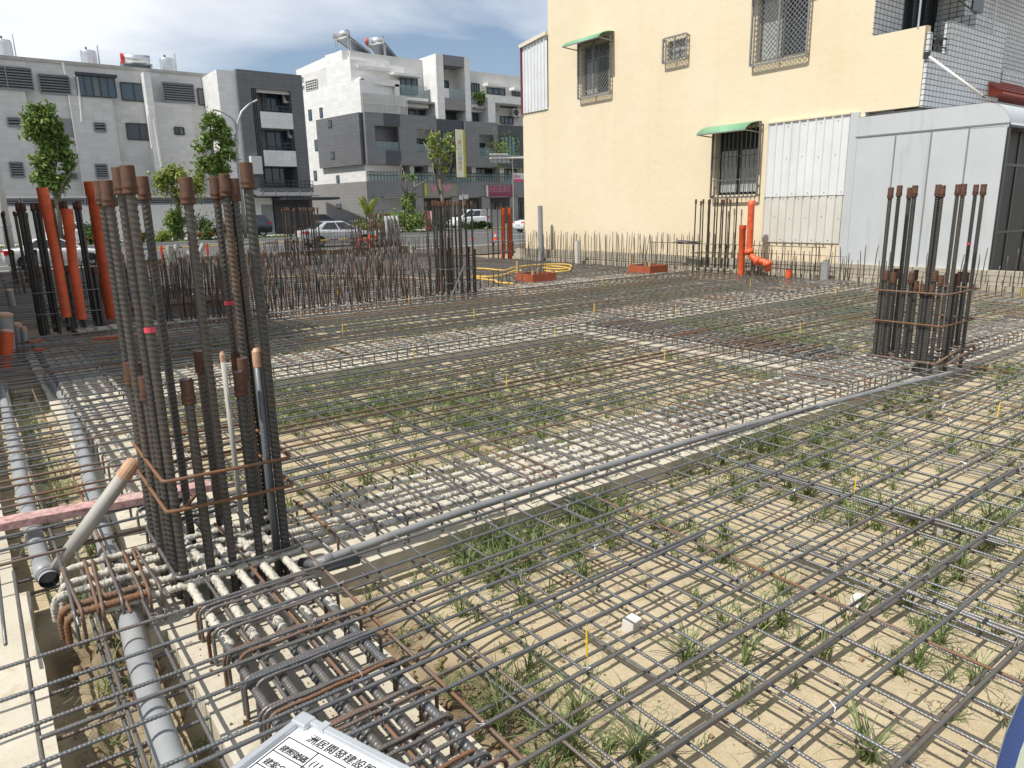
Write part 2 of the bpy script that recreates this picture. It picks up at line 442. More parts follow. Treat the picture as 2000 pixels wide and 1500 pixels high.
M_SEAM = simple('panel_seam', (.24, .25, .26), .5, .3, .15, 8)
M_GRILLE = simple('grey_window_bars', (.27, .265, .25), .5, .3, .2, 10)
M_GRILLE_D = simple('dark_window_bars', (.17, .16, .14), .55, .3, .25, 10)
M_GREEN = simple('green_awning_sheet', (.16, .36, .22), .4, 0, .12, 4, stain=(.24, .42, .32))
M_DARKRED = simple('dark_red_trim', (.16, .02, .025), .5, 0, .15)
M_CREAMTRIM = simple('cream_trim', (.66, .63, .50), .5, 0, .1)
M_DARK = simple('dark_room', (.025, .025, .027), .6, 0, .2)
M_CURTAIN = simple('pale_curtain', (.42, .45, .44), .8, 0, .25, 9, .004, 12)
M_WFRAME = simple('dark_alu_frame', (.055, .06, .065), .4, .5, .15)
M_ALU = simple('mill_aluminium', (.52, .53, .54), .35, .7, .1)
def glass_material(name, col, rough=.06):
    n = N(name)
    c = n.mix(n.noise(.7, 3), tuple(x * .8 for x in col), tuple(min(1, x * 1.2) for x in col))
    m = n.done(c, rough, 0)
    n.p.inputs['Specular IOR Level'].default_value = .7
    return m
M_GLASS = glass_material('dim_window_glass', (.035, .045, .052))
M_GLASSB = glass_material('blue_window_glass', (.05, .085, .115))
def clear_glass(name, tint=(.8, .9, .88)):
    n = N(name); m = n.done(tint, .05, 0); n.p.inputs['Alpha'].default_value = .28; return m
M_RAILGLASS = clear_glass('rail_glass', (.30, .42, .42))

house = thing('yellow_house', 'tall plain cream yellow house side wall with barred windows at the right', 'house', (WX, 12, 0))
y_r, y_l, y_l2 = gx(1703, 69, WX).y, gx(1070, 30, WX).y, gx(1023, 330, WX).y      # right end, upper left end, lower left end
z_low = gx(1045, 214, WX).z
WT = .22                                                             # wall thickness
holes = []                                                           # (y0,y1,z0,z1) of openings in the wall
w1 = rectX(1137, 84, 1193, 184, WX); w2 = rectX(1304, 77, 1342, 115, WX)
w3 = (gx(1575, 100, WX).y, gx(1476, 100, WX).y, gx(1525, 114, WX).z, gx(1525, 114, WX).z + 1.95)
w4 = rectX(1400, 252, 1482, 380, WX)
w5 = (gx(1493, 380, WX).y - .0, gx(1493, 380, WX).y, 0, 0)
TOPZ = 11.2
def wall_with_holes(mb, y0, y1, z0, z1, hs, x0, x1):
    ys = sorted({y0, y1, *[max(y0, min(y1, v)) for h in hs for v in h[:2]]})
    for a, b2 in zip(ys[:-1], ys[1:]):
        if b2 - a < 1e-6: continue
        inh = sorted([(h[2], h[3]) for h in hs if h[0] <= a + 1e-6 and h[1] >= b2 - 1e-6])
        z = z0
        for h0, h1 in inh:
            if h0 > z: mb.box(x0, x1, a, b2, z, min(h0, z1))
            z = max(z, h1)
        if z < z1: mb.box(x0, x1, a, b2, z, z1)
mb = MB(); wall_with_holes(mb, y_r, y_l, -.4, TOPZ, [w1, w2, w3, w4], WX, WX + WT)
mb.box(WX, WX + WT, y_l, y_l2, -.4, z_low)
mb.build('wall', M_YWALL, house)
mb = MB(); mb.box(WX + WT, WX + 9, y_l - WT, y_l, -.4, TOPZ); mb.box(WX + WT, WX + 9, y_l2 - WT, y_l2, -.4, z_low)
mb.box(WX + WT, WX + 9, y_l, y_l2 - WT, z_low - .15, z_low); mb.box(WX + WT, WX + 9, y_r + 1.3, y_l - WT, 2.9, 3.05)
mb.box(WX + WT, WX + 9, y_r + 1.3, y_l - WT, 6.2, 6.35); mb.box(WX + WT, WX + 9, y_r, y_l - WT, TOPZ - .15, TOPZ)
mb.box(WX + 2.6, WX + 2.75, y_r + 1.3, y_l - WT, -.4, TOPZ - .15)
mb.build('rear_wall', M_YWALL, house)

def barred_window(r, style, curtain):
    y0, y1, z0, z1 = r
    w = MB(); xg = WX + .12
    for a in (z0, z1 - .05): w.box(xg - .03, xg + .03, y0, y1, a, a + .05)
    for a in (y0, y1 - .045, (y0 + y1) / 2 - .025): w.box(xg - .03, xg + .03, a, a + .045, z0 + .05, z1 - .05)
    hz = z0 + (z1 - z0) * .70 if z1 - z0 > 1 else None
    if hz: w.box(xg - .034, xg + .034, y0 + .045, y1 - .045, hz, hz + .05)
    win = w.build('window', M_WFRAME if style != 'mesh' else M_GRILLE, house)
    MB().box(xg - .004, xg + .004, y0 + .03, y1 - .03, z0 + .03, z1 - .03).build('pane', M_GLASS, win)
    if curtain:
        for ca, cb in curtain:
            ya, yb = y0 + (y1 - y0) * ca, y0 + (y1 - y0) * cb
            c = MB(); n = 24; ys = np.linspace(ya, yb, n); v = []
            for k, yy in enumerate(ys):
                xx = xg - .012 - .004 * math.sin(k * 1.9)
                v += [(xx, yy, z0 + .06), (xx, yy, (hz or z1) - .02)]
            c.add(v, [(2*k, 2*k+1, 2*k+3, 2*k+2) for k in range(n - 1)]); c.build('curtain', M_CURTAIN, win)
    d = .12; xo = WX - d
    gmb = MB(); e = .06; a0, a1, b0, b1 = y0 - e, y1 + e, z0 - e, z1 + e; t = .035
    for yy in ((a0, a1) if style == 'bars' else (a0, a1, (a0 + a1) / 2)):
        gmb.box(xo, xo + t, yy - t / 2, yy + t / 2, b0, b1)
        if yy != (a0 + a1) / 2:
            for zz in (b0 + t, b1 - t): gmb.box(xo + t, WX, yy - t / 2, yy + t / 2, zz - t / 2, zz + t / 2)
    for zz in (b0, b1): gmb.box(xo + .001, xo + t - .001, a0 + t / 2, a1 - t / 2, zz - t / 2, zz + t / 2)
    if style == 'bars':
        nb = 11
        for k in range(1, nb):
            yy = a0 + (a1 - a0) * k / nb; gmb.box(xo + .006, xo + .024, yy - .009, yy + .009, b0 + t / 2, b1 - t / 2)
            gmb.box(xo + .024, WX - .001, yy - .008, yy + .008, b0 - .012, b0 + .004)
        for q in (.25, .58): gmb.box(xo + .002, xo + .028, a0 + t / 2, a1 - t / 2, b0 + (b1 - b0) * q - .012, b0 + (b1 - b0) * q + .012)
    else:
        p = .105; L, H = a1 - a0, b1 - b0
        def diag(sgn):
            k = -int(H / p) - 1
            while k * p < L + H:
                s0 = k * p; pts = []
                ta, tb = max(0, -s0 if sgn > 0 else s0 - L), min(H, (L - s0) if sgn > 0 else s0)
                if tb - ta > .02:
                    f = (lambda t2: s0 + t2) if sgn > 0 else (lambda t2: s0 - t2)
                    gmb.bar((xo + .012 + .006 * sgn, a0 + f(ta), b0 + ta), (xo + .012 + .006 * sgn, a0 + f(tb), b0 + tb), .011, .005, (1, 0, 0))
                k += 1
        diag(1); diag(-1)
        for k in range(int(L / .06)): gmb.box(xo + t, WX - .001, a0 + .05 + k * .06 - .006, a0 + .05 + k * .06 + .006, b0 - .006, b0 + .006)
    gmb.build('window_grille', M_GRILLE_D if style == 'bars' else M_GRILLE, win)
    return win
barred_window(w1, 'mesh', [(.55, .93)])
barred_window(w2, 'mesh', [(.1, .9)])
barred_window(w3, 'mesh', [(.55, .93)])
barred_window(w4, 'bars', [(.05, .46), (.56, .95)])
def awning(y0, y1, zt, d, drop):
    a = MB(); n = 9; v = []
    for k in range(n):
        t = k / (n - 1); ang = t * PI * .42
        x = WX - .004 - d * math.sin(ang) / math.sin(PI * .42); z = zt - drop * (1 - math.cos(ang)) / (1 - math.cos(PI * .42))
        v += [(x, y0, z), (x, y1, z), (x - .004, y0, z + .012), (x - .004, y1, z + .012)]
    f = []
    for k in range(n - 1):
        a0, b0 = 4 * k, 4 * k + 4
        f += [(a0, a0+1, b0+1, b0), (a0+2, b0+2, b0+3, a0+3), (a0, b0, b0+2, a0+2), (a0+1, a0+3, b0+3, b0+1)]
    a.add(v, f); o = a.build('awning', M_GREEN, house, True)
    s = MB()
    for yy in (y0 + .02, y1 - .02):
        s.bar((WX - d + .02, yy, zt - drop + .0), (WX - .005, yy, zt - drop - .03), .022); s.bar((WX - .03, yy, zt - drop - .03), (WX - .03, yy, zt), .02)
    s.bar((WX - d + .005, y0, zt - drop), (WX - d + .005, y1, zt - drop), .025)
    s.build('strut', M_GRILLE, o)
awning(w1[0] - .12, w1[1] + .18, w1[3] + .16, .58, .20)
awning(w4[0] - .02, w4[1] + .14, w4[3] + .10, .60, .20)
awning(w3[0] - .12, w3[1] + .2, w3[3] + .16, .60, .2)

def corrugated(name, y0, y1, z0, z1a, z1b, mat, parent, x, pitch=.19, d=.028):
    """vertical ribbed sheet on x; top runs from z1a at y0 to z1b at y1"""
    prof = []; y = y0
    while y < y1 - 1e-6:
        for dy, dx in ((0, 0), (pitch * .72, 0), (pitch * .80, -d), (pitch * .92, -d)):
            if y + dy <= y1: prof.append((y + dy, x + dx))
        y += pitch
    prof.append((y1, x))
    c = MB(); n = len(prof)
    zt = lambda yy: z1a + (z1b - z1a) * (yy - y0) / (y1 - y0)
    v = [(xx, yy, z0) for yy, xx in prof] + [(xx, yy, zt(yy)) for yy, xx in prof] + [(xx + .003, yy, z0) for yy, xx in prof] + [(xx + .003, yy, zt(yy)) for yy, xx in prof]
    f = []
    for k in range(n - 1):
        f += [(k, n+k, n+k+1, k+1), (2*n+k, 2*n+k+1, 3*n+k+1, 3*n+k), (k, k+1, 2*n+k+1, 2*n+k), (n+k, 3*n+k, 3*n+k+1, n+k+1)]
    c.add(v, f); o = c.build(name, mat, parent)
    s = MB()
    for k in range(int((y1 - y0) / pitch)):
        for zz in (z0 + .06, (z0 + zt(y0)) / 2 + .02 * (k % 3), zt(y0 + k * pitch) - .1):
            if (k + int(zz * 7)) % 2 == 0:
                yc = y0 + k * pitch + pitch * .3
                s.add([(x - .006, yc + .011 * math.cos(q), zz + .011 * math.sin(q)) for q in np.linspace(0, 2 * PI, 7)[:-1]], [(5,4,3,2,1,0)])
    s.build('screw', M_WFRAME, o)
    return o
# sheets on the rear lean-to at the far left end
cz0, cza, czb = z_low, gx(1069, 69, WX).z, gx(1020, 95, WX).z
corrugated('ribbed_sheet', y_l + .01, y_l2 - .05, cz0 - .06, cza, czb, M_WHITECORR, house, WX - .03, .155)
mb = MB(); mb.bar((WX - .06, y_l, cza + .05), (WX - .06, y_l2 + .02, czb + .05), .10, .10); mb.build('eave_trim', M_CREAMTRIM, house)
mb = MB(); mb.box(WX - .07, WX + 3, y_l2 - .05, y_l2 + .01, cz0 - .06, czb); mb.build('corner_trim', M_DARKRED, house)
mb = MB(); mb.hull8([(WX, y_l, cza - .1), (WX + 5, y_l, cza - .1), (WX + 5, y_l2, czb - .1), (WX, y_l2, czb - .1)], [(WX, y_l, cza), (WX + 5, y_l, cza), (WX + 5, y_l2, czb), (WX, y_l2, czb)]); mb.build('lean_to_roof', M_OFFCORR, house)
# sheets over the bricked-up opening on the right
pl, pr_, pt, pm, pb = gx(1500, 300, WX).y, gx(1656, 300, WX).y, gx(1580, 233, WX).z, gx(1568, 383, WX).z, gx(1568, 474, WX).z
corrugated('ribbed_sheet', pr_, pl, pm, pt, pt, M_WHITECORR, house, WX - .035, .185)
corrugated('ribbed_sheet', pr_ + .02, pl - .0, pb, pm + .04, pm + .04, M_OFFCORR, house, WX - .022, .185)
mb = MB(); mb.box(WX - .07, WX - .002, pr_ - .02, pl + .03, pt + .0, pt + .035); mb.build('flashing', M_YWALL, house)
mb = MB(); mb.box(WX - .05, WX - .002, pr_ - .19, pr_ - .015, -.35, pt + .02); mb.build('corner_post', M_SILVER, house)

# balcony end and tiled front of the house
M_TILE = None
def tile_material(name, tile, grout, bw, bh, gap=.012):
    n = N(name)
    mp = n.t.nodes.new('ShaderNodeMapping'); n.t.links.new(n.obj, mp.inputs[0])
    sp = n.t.nodes.new('ShaderNodeSeparateXYZ'); n.t.links.new(n.obj, sp.inputs[0])
    cb = n.t.nodes.new('ShaderNodeCombineXYZ')
    n.t.links.new(n.math('ADD', sp.outputs[0], sp.outputs[1]), cb.inputs[0]); n.t.links.new(sp.outputs[2], cb.inputs[1])
    br = n.t.nodes.new('ShaderNodeTexBrick'); n.t.links.new(cb.outputs[0], br.inputs['Vector'])
    br.offset = 0; br.inputs['Scale'].default_value = 1; br.inputs['Brick Width'].default_value = bw; br.inputs['Row Height'].default_value = bh
    br.inputs['Mortar Size'].default_value = gap; br.inputs['Mortar Smooth'].default_value = .1
    br.inputs['Color1'].default_value = tuple(c * .92 for c in tile) + (1,); br.inputs['Color2'].default_value = tuple(min(1, c * 1.06) for c in tile) + (1,)
    br.inputs['Mortar'].default_value = tuple(grout) + (1,)
    c = n.mix(n.ramp(n.noise(.5, 5, .6, stretch=(1, 1, .3)), (.5, 0), (.8, .3)), br.outputs['Color'], tuple(x * .7 for x in tile))
    return n.done(c, .42, 0, n.bump(n.math('SUBTRACT', 1.0, br.outputs['Fac']), .5, .006))
M_TILE = tile_material('pale_grey_tile', (.60, .62, .63), (.07, .075, .08), .15, .095, .008)
bz0, bz1 = gx(1750, 212, WX).z, gx(1757, 60, WX).z
yb = gx(1804, 120, WX).y                                             # outer face of the balcony
mb = MB(); mb.box(WX, WX + .14, yb, y_r, bz0, bz1); mb.build('balcony_end_wall', M_YWALL, house)
mb = MB(); xe = gy(1950, 140, yb).x
xs1 = gy(1850, 70, yb).x
mb.box(WX + .005, WX + .12, yb - .06, yb - .002, bz0 - .02, bz1 - .12)
mb.box(WX + .12, xs1, yb - .06, yb + .06, bz0 - .02, bz1 - .42)
mb.box(xs1, xe, yb - .06, yb + .06, bz0 - .02, bz1 + .16)
mb.build('balcony_parapet', M_TILE, house)
mb = MB(); mb.box(WX + .14, xe + 3, yb + .06, y_r + .1, bz0 - .16, bz0 - .03); mb.build('balcony_floor', M_KERB, house)
MB().box(WX + .15, xe + 4, yb - .3, y_r - .02, bz1 + 1.95, bz1 + 2.1).build('balcony_shade_slab', M_TILE, house)  # slab above the view, added to block the sky and darken the recess
# front wall above balcony, with dark sliding door
fy = y_r + .008
mb = MB()
fx0, fx1 = WX + WT, WX + 9
dx0, dx1 = gy(1762, 30, fy).x, gy(1832, 30, fy).x
mb.box(WX + .002, dx0, fy - .02, fy + .2, bz0 - .1, TOPZ - .2)
mb.box(dx1, fx1, fy - .02, fy + .2, bz0 - .1, TOPZ - .2); mb.box(dx0, dx1, fy - .02, fy + .2, bz1 + 1.6, TOPZ - .2)
mb.build('front_wall', M_TILE, house)
d = MB()
for xx in np.linspace(dx0, dx1, 4): d.box(xx - .04, xx + .04, fy + .02, fy + .1, bz0 - .03, bz1 + 1.6)
dd = d.build('sliding_door', M_WFRAME, house); MB().box(dx0, dx1, fy + .105, fy + .115, bz0 - .03, bz1 + 1.6).build('pane', M_GLASS, dd)
mb = MB()
for px_, top in ((1800, 5.9),):
    q = gy(px_, 20, yb); mb.tube([(q.x, yb + .03, bz1 - .1), (q.x, yb + .03, bz1 + 2.4)], .018, 6)
q = gy(1943, 30, yb); mb.tube([(q.x, yb + .0, bz1 + .1), (q.x, yb + .0, bz1 + 2.4)], .018, 6)
mb.build('balcony_post', M_ALU, house)
mb = MB()
for zz in (bz1 - .3, bz1 - .14): mb.tube([(WX + .12, yb, zz), (xs1 + .02, yb, zz)], .016, 6)
mb.tube([(xs1 - .3, yb + .02, bz1 - .42), (xs1 - .3, yb + .02, bz1 + .7)], .016, 6); mb.tube([(xs1 - .3, yb + .02, bz1 + .7), (xs1 + 1.4, yb + .1, bz1 + .5)], .016, 6)
mb.build('balcony_rail', M_WFRAME, house)
# tiled projecting ledges and shaft behind the air conditioner
lx = gy(1880, 60, yb + .35).x
mb = MB(); mb.box(lx, lx + 1.6, yb + .12, yb + .9, bz1 + .18, bz1 + .52)
mb.box(lx + .35, lx + 1.5, yb + .5, fy - .03, bz1 + .52, bz1 + 2.9); mb.build('tiled_ledge', M_TILE, house)
MB().box(lx + .65, lx + 1.15, yb + .47, yb + .499, bz1 + .75, bz1 + 1.25).build('window', M_GLASS, house)

def air_conditioner(label, x, y, z, w=.75, dpt=.3, h=.55, rz=0, group='air conditioner units on the house fronts'):
    t = thing('air_conditioner', label, 'air conditioner', (x, y, z), rz, group)
    b2 = MB().box(-w/2, w/2, -dpt/2, dpt/2, 0, h); b2.build('casing', M_ACWHITE, t, bevel=.02, local=True)
    v = MB(); v.lathe([(.0, 0), (h * .38, 0), (h * .40, .012), (h * .42, 0)], 18)
    v.v = [np.stack([a[:, 0] - w * .14, -dpt/2 - .002 - a[:, 2], a[:, 1] + h / 2], 1) for a in v.v]
    v.build('fan_grille', M_WFRAME, t, local=True)
    MB().box(-w*.4, -w*.3, -dpt/2, dpt/2 + .1, -.05, -.001).box(w*.3, w*.4, -dpt/2, dpt/2 + .1, -.05, -.001).build('bracket', M_ALU, t, local=True)
    return t
M_ACWHITE = simple('ac_casing', (.62, .62, .60), .5, .1, .08)
q = gy(1868, 8, yb + .3)
air_conditioner('pale air conditioner hung above the tiled balcony of the yellow house', q.x, yb + .3, bz1 + .95, .62, .35, .6)
# white brace from the balcony to the shed roof
b0 = gx(1811, 108, WX - .02); b1 = gx(1924, 191, WX - .03)
t = thing('brace_tube', 'bright white tube slanting from the yellow balcony corner to the shed roof', 'tube', tuple(b0))
m2 = MB().tube([b0 + (b1 - b0) * .04, b0 + (b1 - b0) * .96], .026, 10); m2.build('tube', M_ACWHITE, t, True)
MB().tube([b0, b0 + (b1 - b0) * .045], .016, 6).tube([b0 + (b1 - b0) * .955, b1], .016, 6).box(b0.x - .02, b0.x + .02, b0.y - .05, b0.y + .05, b0.z - .06, b0.z + .06).build('clamp', M_WFRAME, t)

# ------------------------------------------------------------------ silver lean-to shed
shed = thing('silver_shed', 'low silver grey panelled shed with a rounded eave against the yellow house', 'shed', (WX, 6, 0))
sl, sr_ = gx(1660, 400, WX).y - .02, gx(1950, 420, WX).y
sz = gx(1828, 210, WX).z - .02; szs = gx(1824, 254, WX).z; RAD = .42
edges = [sl] + [gx(a, 400, WX).y for a in (1738, 1806, 1877)] + [sr_]
for i in range(4):
    ya, yb2 = edges[i + 1] + .012, edges[i] - .012
    MB().box(WX - .04, WX - .004, ya, yb2, -.12, szs - .012).build('wall_panel', M_SILVER, shed)
s = MB()
for e in edges[1:-1]: s.box(WX - .05, WX - .002, e - .011, e + .011, -.12, szs - .012)
s.box(WX - .055, WX - .002, sr_ + .0, sl, szs - .012, szs + .012); s.build('panel_seam', M_SEAM, shed)
# fascia with rounded front corner
cy_, cz_ = sr_ + RAD, sz - RAD
arc = [(cy_ - RAD * math.sin(a), cz_ + RAD * math.cos(a)) for a in np.linspace(0, PI / 2, 10)]
poly = [(sl, szs + .013), (sl, sz)] + arc + [(sr_, szs + .013)]
if arc[-1][1] < szs + .02: poly = poly[:-1]
m3 = MB(); m3.prism(poly, lambda y, z: (WX - .045, y, z), lambda y, z: (WX - .004, y, z)); m3.build('fascia_panel', M_SILVER, shed)
m3 = MB(); pr2 = [(sl, sz)] + arc + [(sr_, szs - .03)]
v = [(WX - .05, y, z + .004) for y, z in pr2] + [(WX + 9, y, z + .004) for y, z in pr2]; n_ = len(pr2)
m3.add(v, [(i, i + 1, n_ + i + 1, n_ + i) for i in range(n_ - 1)]); m3.build('curved_roof', M_SILVER, shed, True)
m3 = MB(); m3.box(WX - .06, WX + 9, sr_ - .03, sr_ + .0, szs - .07, szs - .03); m3.box(WX - .045, WX + .03, sr_ - .004, sr_ + .03, -.12, szs - .07); m3.build('edge_trim', M_WFRAME, shed)
M_SHOPGLASS = simple('dull_dark_glass', (.03, .035, .038), .55, 0, .5, .8)
# dark glazed front under the eave
m3 = MB()
for k in range(8): m3.box(WX + .35 + k * .9, WX + .40 + k * .9, sr_ + .25, sr_ + .30, -.12, szs - .07)
for zz in (.9, 2.1): m3.box(WX + .05, WX + 7, sr_ + .252, sr_ + .298, zz, zz + .05)
fr = m3.build('front_frame', M_WFRAME, shed)
MB().box(WX + .04, WX + 8, sr_ + .27, sr_ + .28, -.12, szs - .07).build('pane', M_SHOPGLASS, fr)
MB().box(WX + .04, WX + 8, sr_ + .8, sr_ + .85, -.12, szs - .07).build('back_panel', M_DARK, shed)
MB().box(WX + .0, WX + 9, sr_ - .1, 8, -.3, -.125).build('plinth', M_KERB, shed)
# neighbour's balcony with a small red tiled roof
nb = thing('tiled_roof_house', 'neighbouring tiled house front with a small red clay tile roof', 'house', (xe + 1.5, yb, 3))
rx0 = gy(1946, 160, yb - .2).x + .04
MB().box(xe + .05, xe + 5, yb - .055, yb + .05, bz0 - 1.2, bz0 + .18).build('wall', M_TILE, nb)
MB().box(xe + .5, xe + 5, yb + .1, yb + .25, bz0 + .5, bz0 + .98).build('parapet', M_TILE, nb)
MB().box(xe + 1.0, xe + 5, fy + .3, fy + .5, bz0 + .3, bz0 + 4).build('upper_wall', M_TILE, nb)
zr0 = gy(1955, 182, yb - .33).z
M_CLAY = simple('red_clay_tile', (.36, .062, .035), .5, 0, .3, 9, .002, 40)
proto = None
for row in range(4):
    for k in range(16):
        z = zr0 + .05 + row * .085; y = yb - .32 + row * .12; x = rx0 + .02 + k * .14
        if proto is None:
            tm = MB(); n_ = 6; v = []
            for s_ in range(2):
                for a in range(n_ + 1):
                    an = PI * a / n_; v.append((-.066 * math.cos(an), s_ * .17, .03 * math.sin(an) + s_ * .085))
            tm.add(v, [(a, a + 1, n_ + 2 + a, n_ + 1 + a) for a in range(n_)])
            tm.add([(x_, y_, z_ + .012) for x_, y_, z_ in v], [(a, n_ + 1 + a, n_ + 2 + a, a + 1) for a in range(n_)])
            tm.add(v[:n_ + 1] + [(x_, y_, z_ + .012) for x_, y_, z_ in v[:n_ + 1]], [(a, n_ + 1 + a, n_ + 2 + a, a + 1) for a in range(n_)])
            proto = tm.mesh('roof_tile', M_CLAY)
        link('roof_tile', proto, nb, Vector((x, y, z)) - nb.location)
MB().hull8([(rx0, yb - .33, zr0), (rx0 + 3, yb - .33, zr0), (rx0 + 3, yb + .2, zr0), (rx0, yb + .2, zr0)],
           [(rx0, yb - .33, zr0 + .04), (rx0 + 3, yb - .33, zr0 + .04), (rx0 + 3, yb + .2, zr0 + .41), (rx0, yb + .2, zr0 + .41)]).build('roof_base', M_CLAY, nb)
# house foot: rough concrete kerb along the boundary
b = MB(); b.box(WX - .16, WX - .02, 4.0, y_l2 + .3, -.45, .30); b.box(WX - .30, WX - .16, 4.0, y_l2 + .3, -.45, .06)
structure('boundary_kerb', b, concrete_material('boundary_concrete', (.30, .27, .21), (.46, .42, .34), (.22, .18, .12)))

# house on the left, outside the picture: its shadow lies over the left of the site
nh = thing('left_neighbour_house', 'plain grey house left of the site casting the shade', 'house', (-4, 17, 0))
k_sh = math.tan(math.radians(SUN_EL))
HX = -.9
h_main = (3.82 - HX) * k_sh - .1
M_DULLWALL = simple('dull_grey_render', (.13, .13, .125), .9, 0, .2)
mh = MB(); mh.box(HX - 7, HX, 9.55, 27.5, -.4, h_main)
mh.build('wall', M_DULLWALL, nh)
mh = MB(); pts = [(7.85, .6), (7.95, (1.15 - HX) * k_sh), (9.53, (3.7 - HX) * k_sh)]
mh.prism([(7.85, -.4), (9.53, -.4), (9.53, pts[2][1]), (7.95, pts[1][1]), (7.85, pts[0][1])], lambda y, z: (HX - 4, y, z), lambda y, z: (HX, y, z)); mh.build('annex', M_DULLWALL, nh)

# ================================================================== STREET BUILDINGS
def far_tile(name, col, grout, bw=.5, bh=.24):
    return tile_material(name, col, grout, bw, bh, .016)
M_LTILE = far_tile('pale_grey_wall_tile', (.57, .57, .56), (.52, .52, .51), .6, .3)
M_WTILE = far_tile('white_wall_tile', (.72, .72, .71), (.66, .66, .65), .6, .3)
M_DTILE = far_tile('dark_grey_wall_tile', (.135, .14, .15), (.10, .10, .105), .6, .3)
M_MTILE = far_tile('mid_grey_wall_tile', (.19, .195, .205), (.15, .15, .155), .6, .3)
M_BTILE = far_tile('brownish_wall_tile', (.24, .235, .23), (.19, .185, .18), .6, .3)
M_XTILE = far_tile('blue_black_wall_tile', (.06, .066, .08), (.05, .05, .06), .6, .3)
M_PLASTER = simple('off_white_plaster', (.60, .60, .59), .8, 0, .08, .8, stain=(.42, .42, .40))
M_STEELTANK = simple('stainless_tank', (.62, .64, .66), .28, .85, .1, 2)
M_SLAT = simple('louvre_slats', (.24, .25, .265), .5, .3, .1)
M_TEAL = glass_material('teal_window_glass', (.07, .20, .22))
M_REDPAINT = simple('red_paint', (.50, .04, .05), .5)
M_SOLAR = simple('solar_glass', (.16, .19, .22), .2)

M_DIMCURTAIN = simple('dim_curtain', (.17, .19, .20), .8, 0, .2, 4)
def f_window(parent, r, Y, mull=1, glass=None, depth=.10, frame=None, name='window', rail=False):
    x0, x1, z0, z1 = r
    w = MB(); t = .07
    for xx in [x0] + [x0 + (x1 - x0) * k / (mull + 1) for k in range(1, mull + 1)] + [x1]:
        a = t if xx in (x0, x1) else t * .7
        w.box(xx - a / 2, xx + a / 2, Y - depth, Y + .02, z0, z1)
    for zz in (z0, z1): w.box(x0 + t/2, x1 - t/2, Y - depth + .004, Y + .02, zz - t / 2, zz + t / 2)
    o = w.build(name, frame or M_WFRAME, parent)
    MB().box(x0 + t/2, x1 - t/2, Y - .035, Y - .01, z0 + t/2, z1 - t/2).build('pane', glass or M_GLASS, o)
    rw = random.Random(int(abs(x0) * 131 + abs(z0) * 17))
    if mull >= 1 and rw.random() < .6:
        c = MB(); w_ = (x1 - x0) / (mull + 1); k0 = rw.randrange(mull + 1); wd = w_ * rw.uniform(.45, .95); zl = z0 + t/2 if rw.random() < .7 else z0 + (z1 - z0) * .4
        xa_ = x0 + w_ * k0 + t/2; n_ = 9; c.add([p for k in range(n_) for p in ((xa_ + (wd - t) * k / (n_ - 1), Y - .045 - .008 * (k % 2), zl), (xa_ + (wd - t) * k / (n_ - 1), Y - .045 - .008 * (k % 2), z1 - t/2))], [(2*k, 2*k+2, 2*k+3, 2*k+1) for k in range(n_ - 1)])
        c.build('curtain', M_DIMCURTAIN, o)
    return o
def f_louvre(parent, r, Y, mat=None):
    x0, x1, z0, z1 = r
    w = MB(); n = max(3, int((z1 - z0) / .16))
    for xx in (x0, x1): w.box(xx - .04, xx + .04, Y - .1, Y, z0, z1)
    for zz in (z0, z1): w.box(x0 + .04, x1 - .04, Y - .098, Y, zz - .04, zz + .04)
    k = max(1, int((x1 - x0) / 1.3))
    for q in range(1, k): xx = x0 + (x1 - x0) * q / k; w.box(xx - .03, xx + .03, Y - .095, Y, z0 + .04, z1 - .04)
    o = w.build('louvre', mat or M_SEAM, parent)
    s = MB()
    for q in range(n):
        zz = z0 + (z1 - z0) * (q + .5) / n
        s.hull8([(x0 + .04, Y - .085, zz - .05), (x1 - .04, Y - .085, zz - .05), (x1 - .04, Y - .03, zz + .02), (x0 + .04, Y - .03, zz + .02)],
                [(x0 + .04, Y - .085, zz - .03), (x1 - .04, Y - .085, zz - .03), (x1 - .04, Y - .03, zz + .04), (x0 + .04, Y - .03, zz + .04)])
    s.build('slat', mat or M_SLAT, o)
    MB().box(x0, x1, Y - .02, Y - .005, z0, z1).build('backing', M_DARK, o)
    return o

# ---- long pale building on the left
YL = 61.5
lb = thing('pale_apartment_block', 'long pale grey tiled building with louvred windows at the left', 'building', (6, YL, 0))
zt = gy(200, 132, YL).z
xr = gy(434, 260, YL).x
MB().box(-25, xr, YL, YL + 12, -.3, zt).build('wall', M_LTILE, lb)
MB().box(-25, gy(437, 157, YL).x + .1, YL - .08, YL + .3, zt, zt + .22).build('parapet_cap', M_KERB, lb)
def bay(l, t, r, b, d=.55, mat=M_LTILE):
    x0, x1, z0, z1 = rectY(l, t, r, b, YL - d)
    MB().box(x0, x1, YL - d, YL - .003, z0, z1).build('bay', mat, lb)
    return YL - d
bay(-30, 175, 66, 384); bay(150, 190, 232, 384); bay(310, 202, 384, 384)
bay(296, 142, 309, 384, 1.1, M_WTILE)
YB = YL - .55
for q in ((-40, 130, 63, 174),): f_louvre(lb, rectY(*q, YB), YB)
f_louvre(lb, rectY(77, 147, 136, 184, YL), YL)
f_louvre(lb, rectY(318, 163, 379, 200, YB), YB, M_SEAM)
o = f_window(lb, rectY(150, 148, 225, 189, YB), YB, 4, M_GLASSB); 
x0, x1, z0, z1 = rectY(146, 144, 227, 150, YB); MB().box(x0, x1, YB - .25, YB, z0, z1).build('window_hood', M_WFRAME, lb)
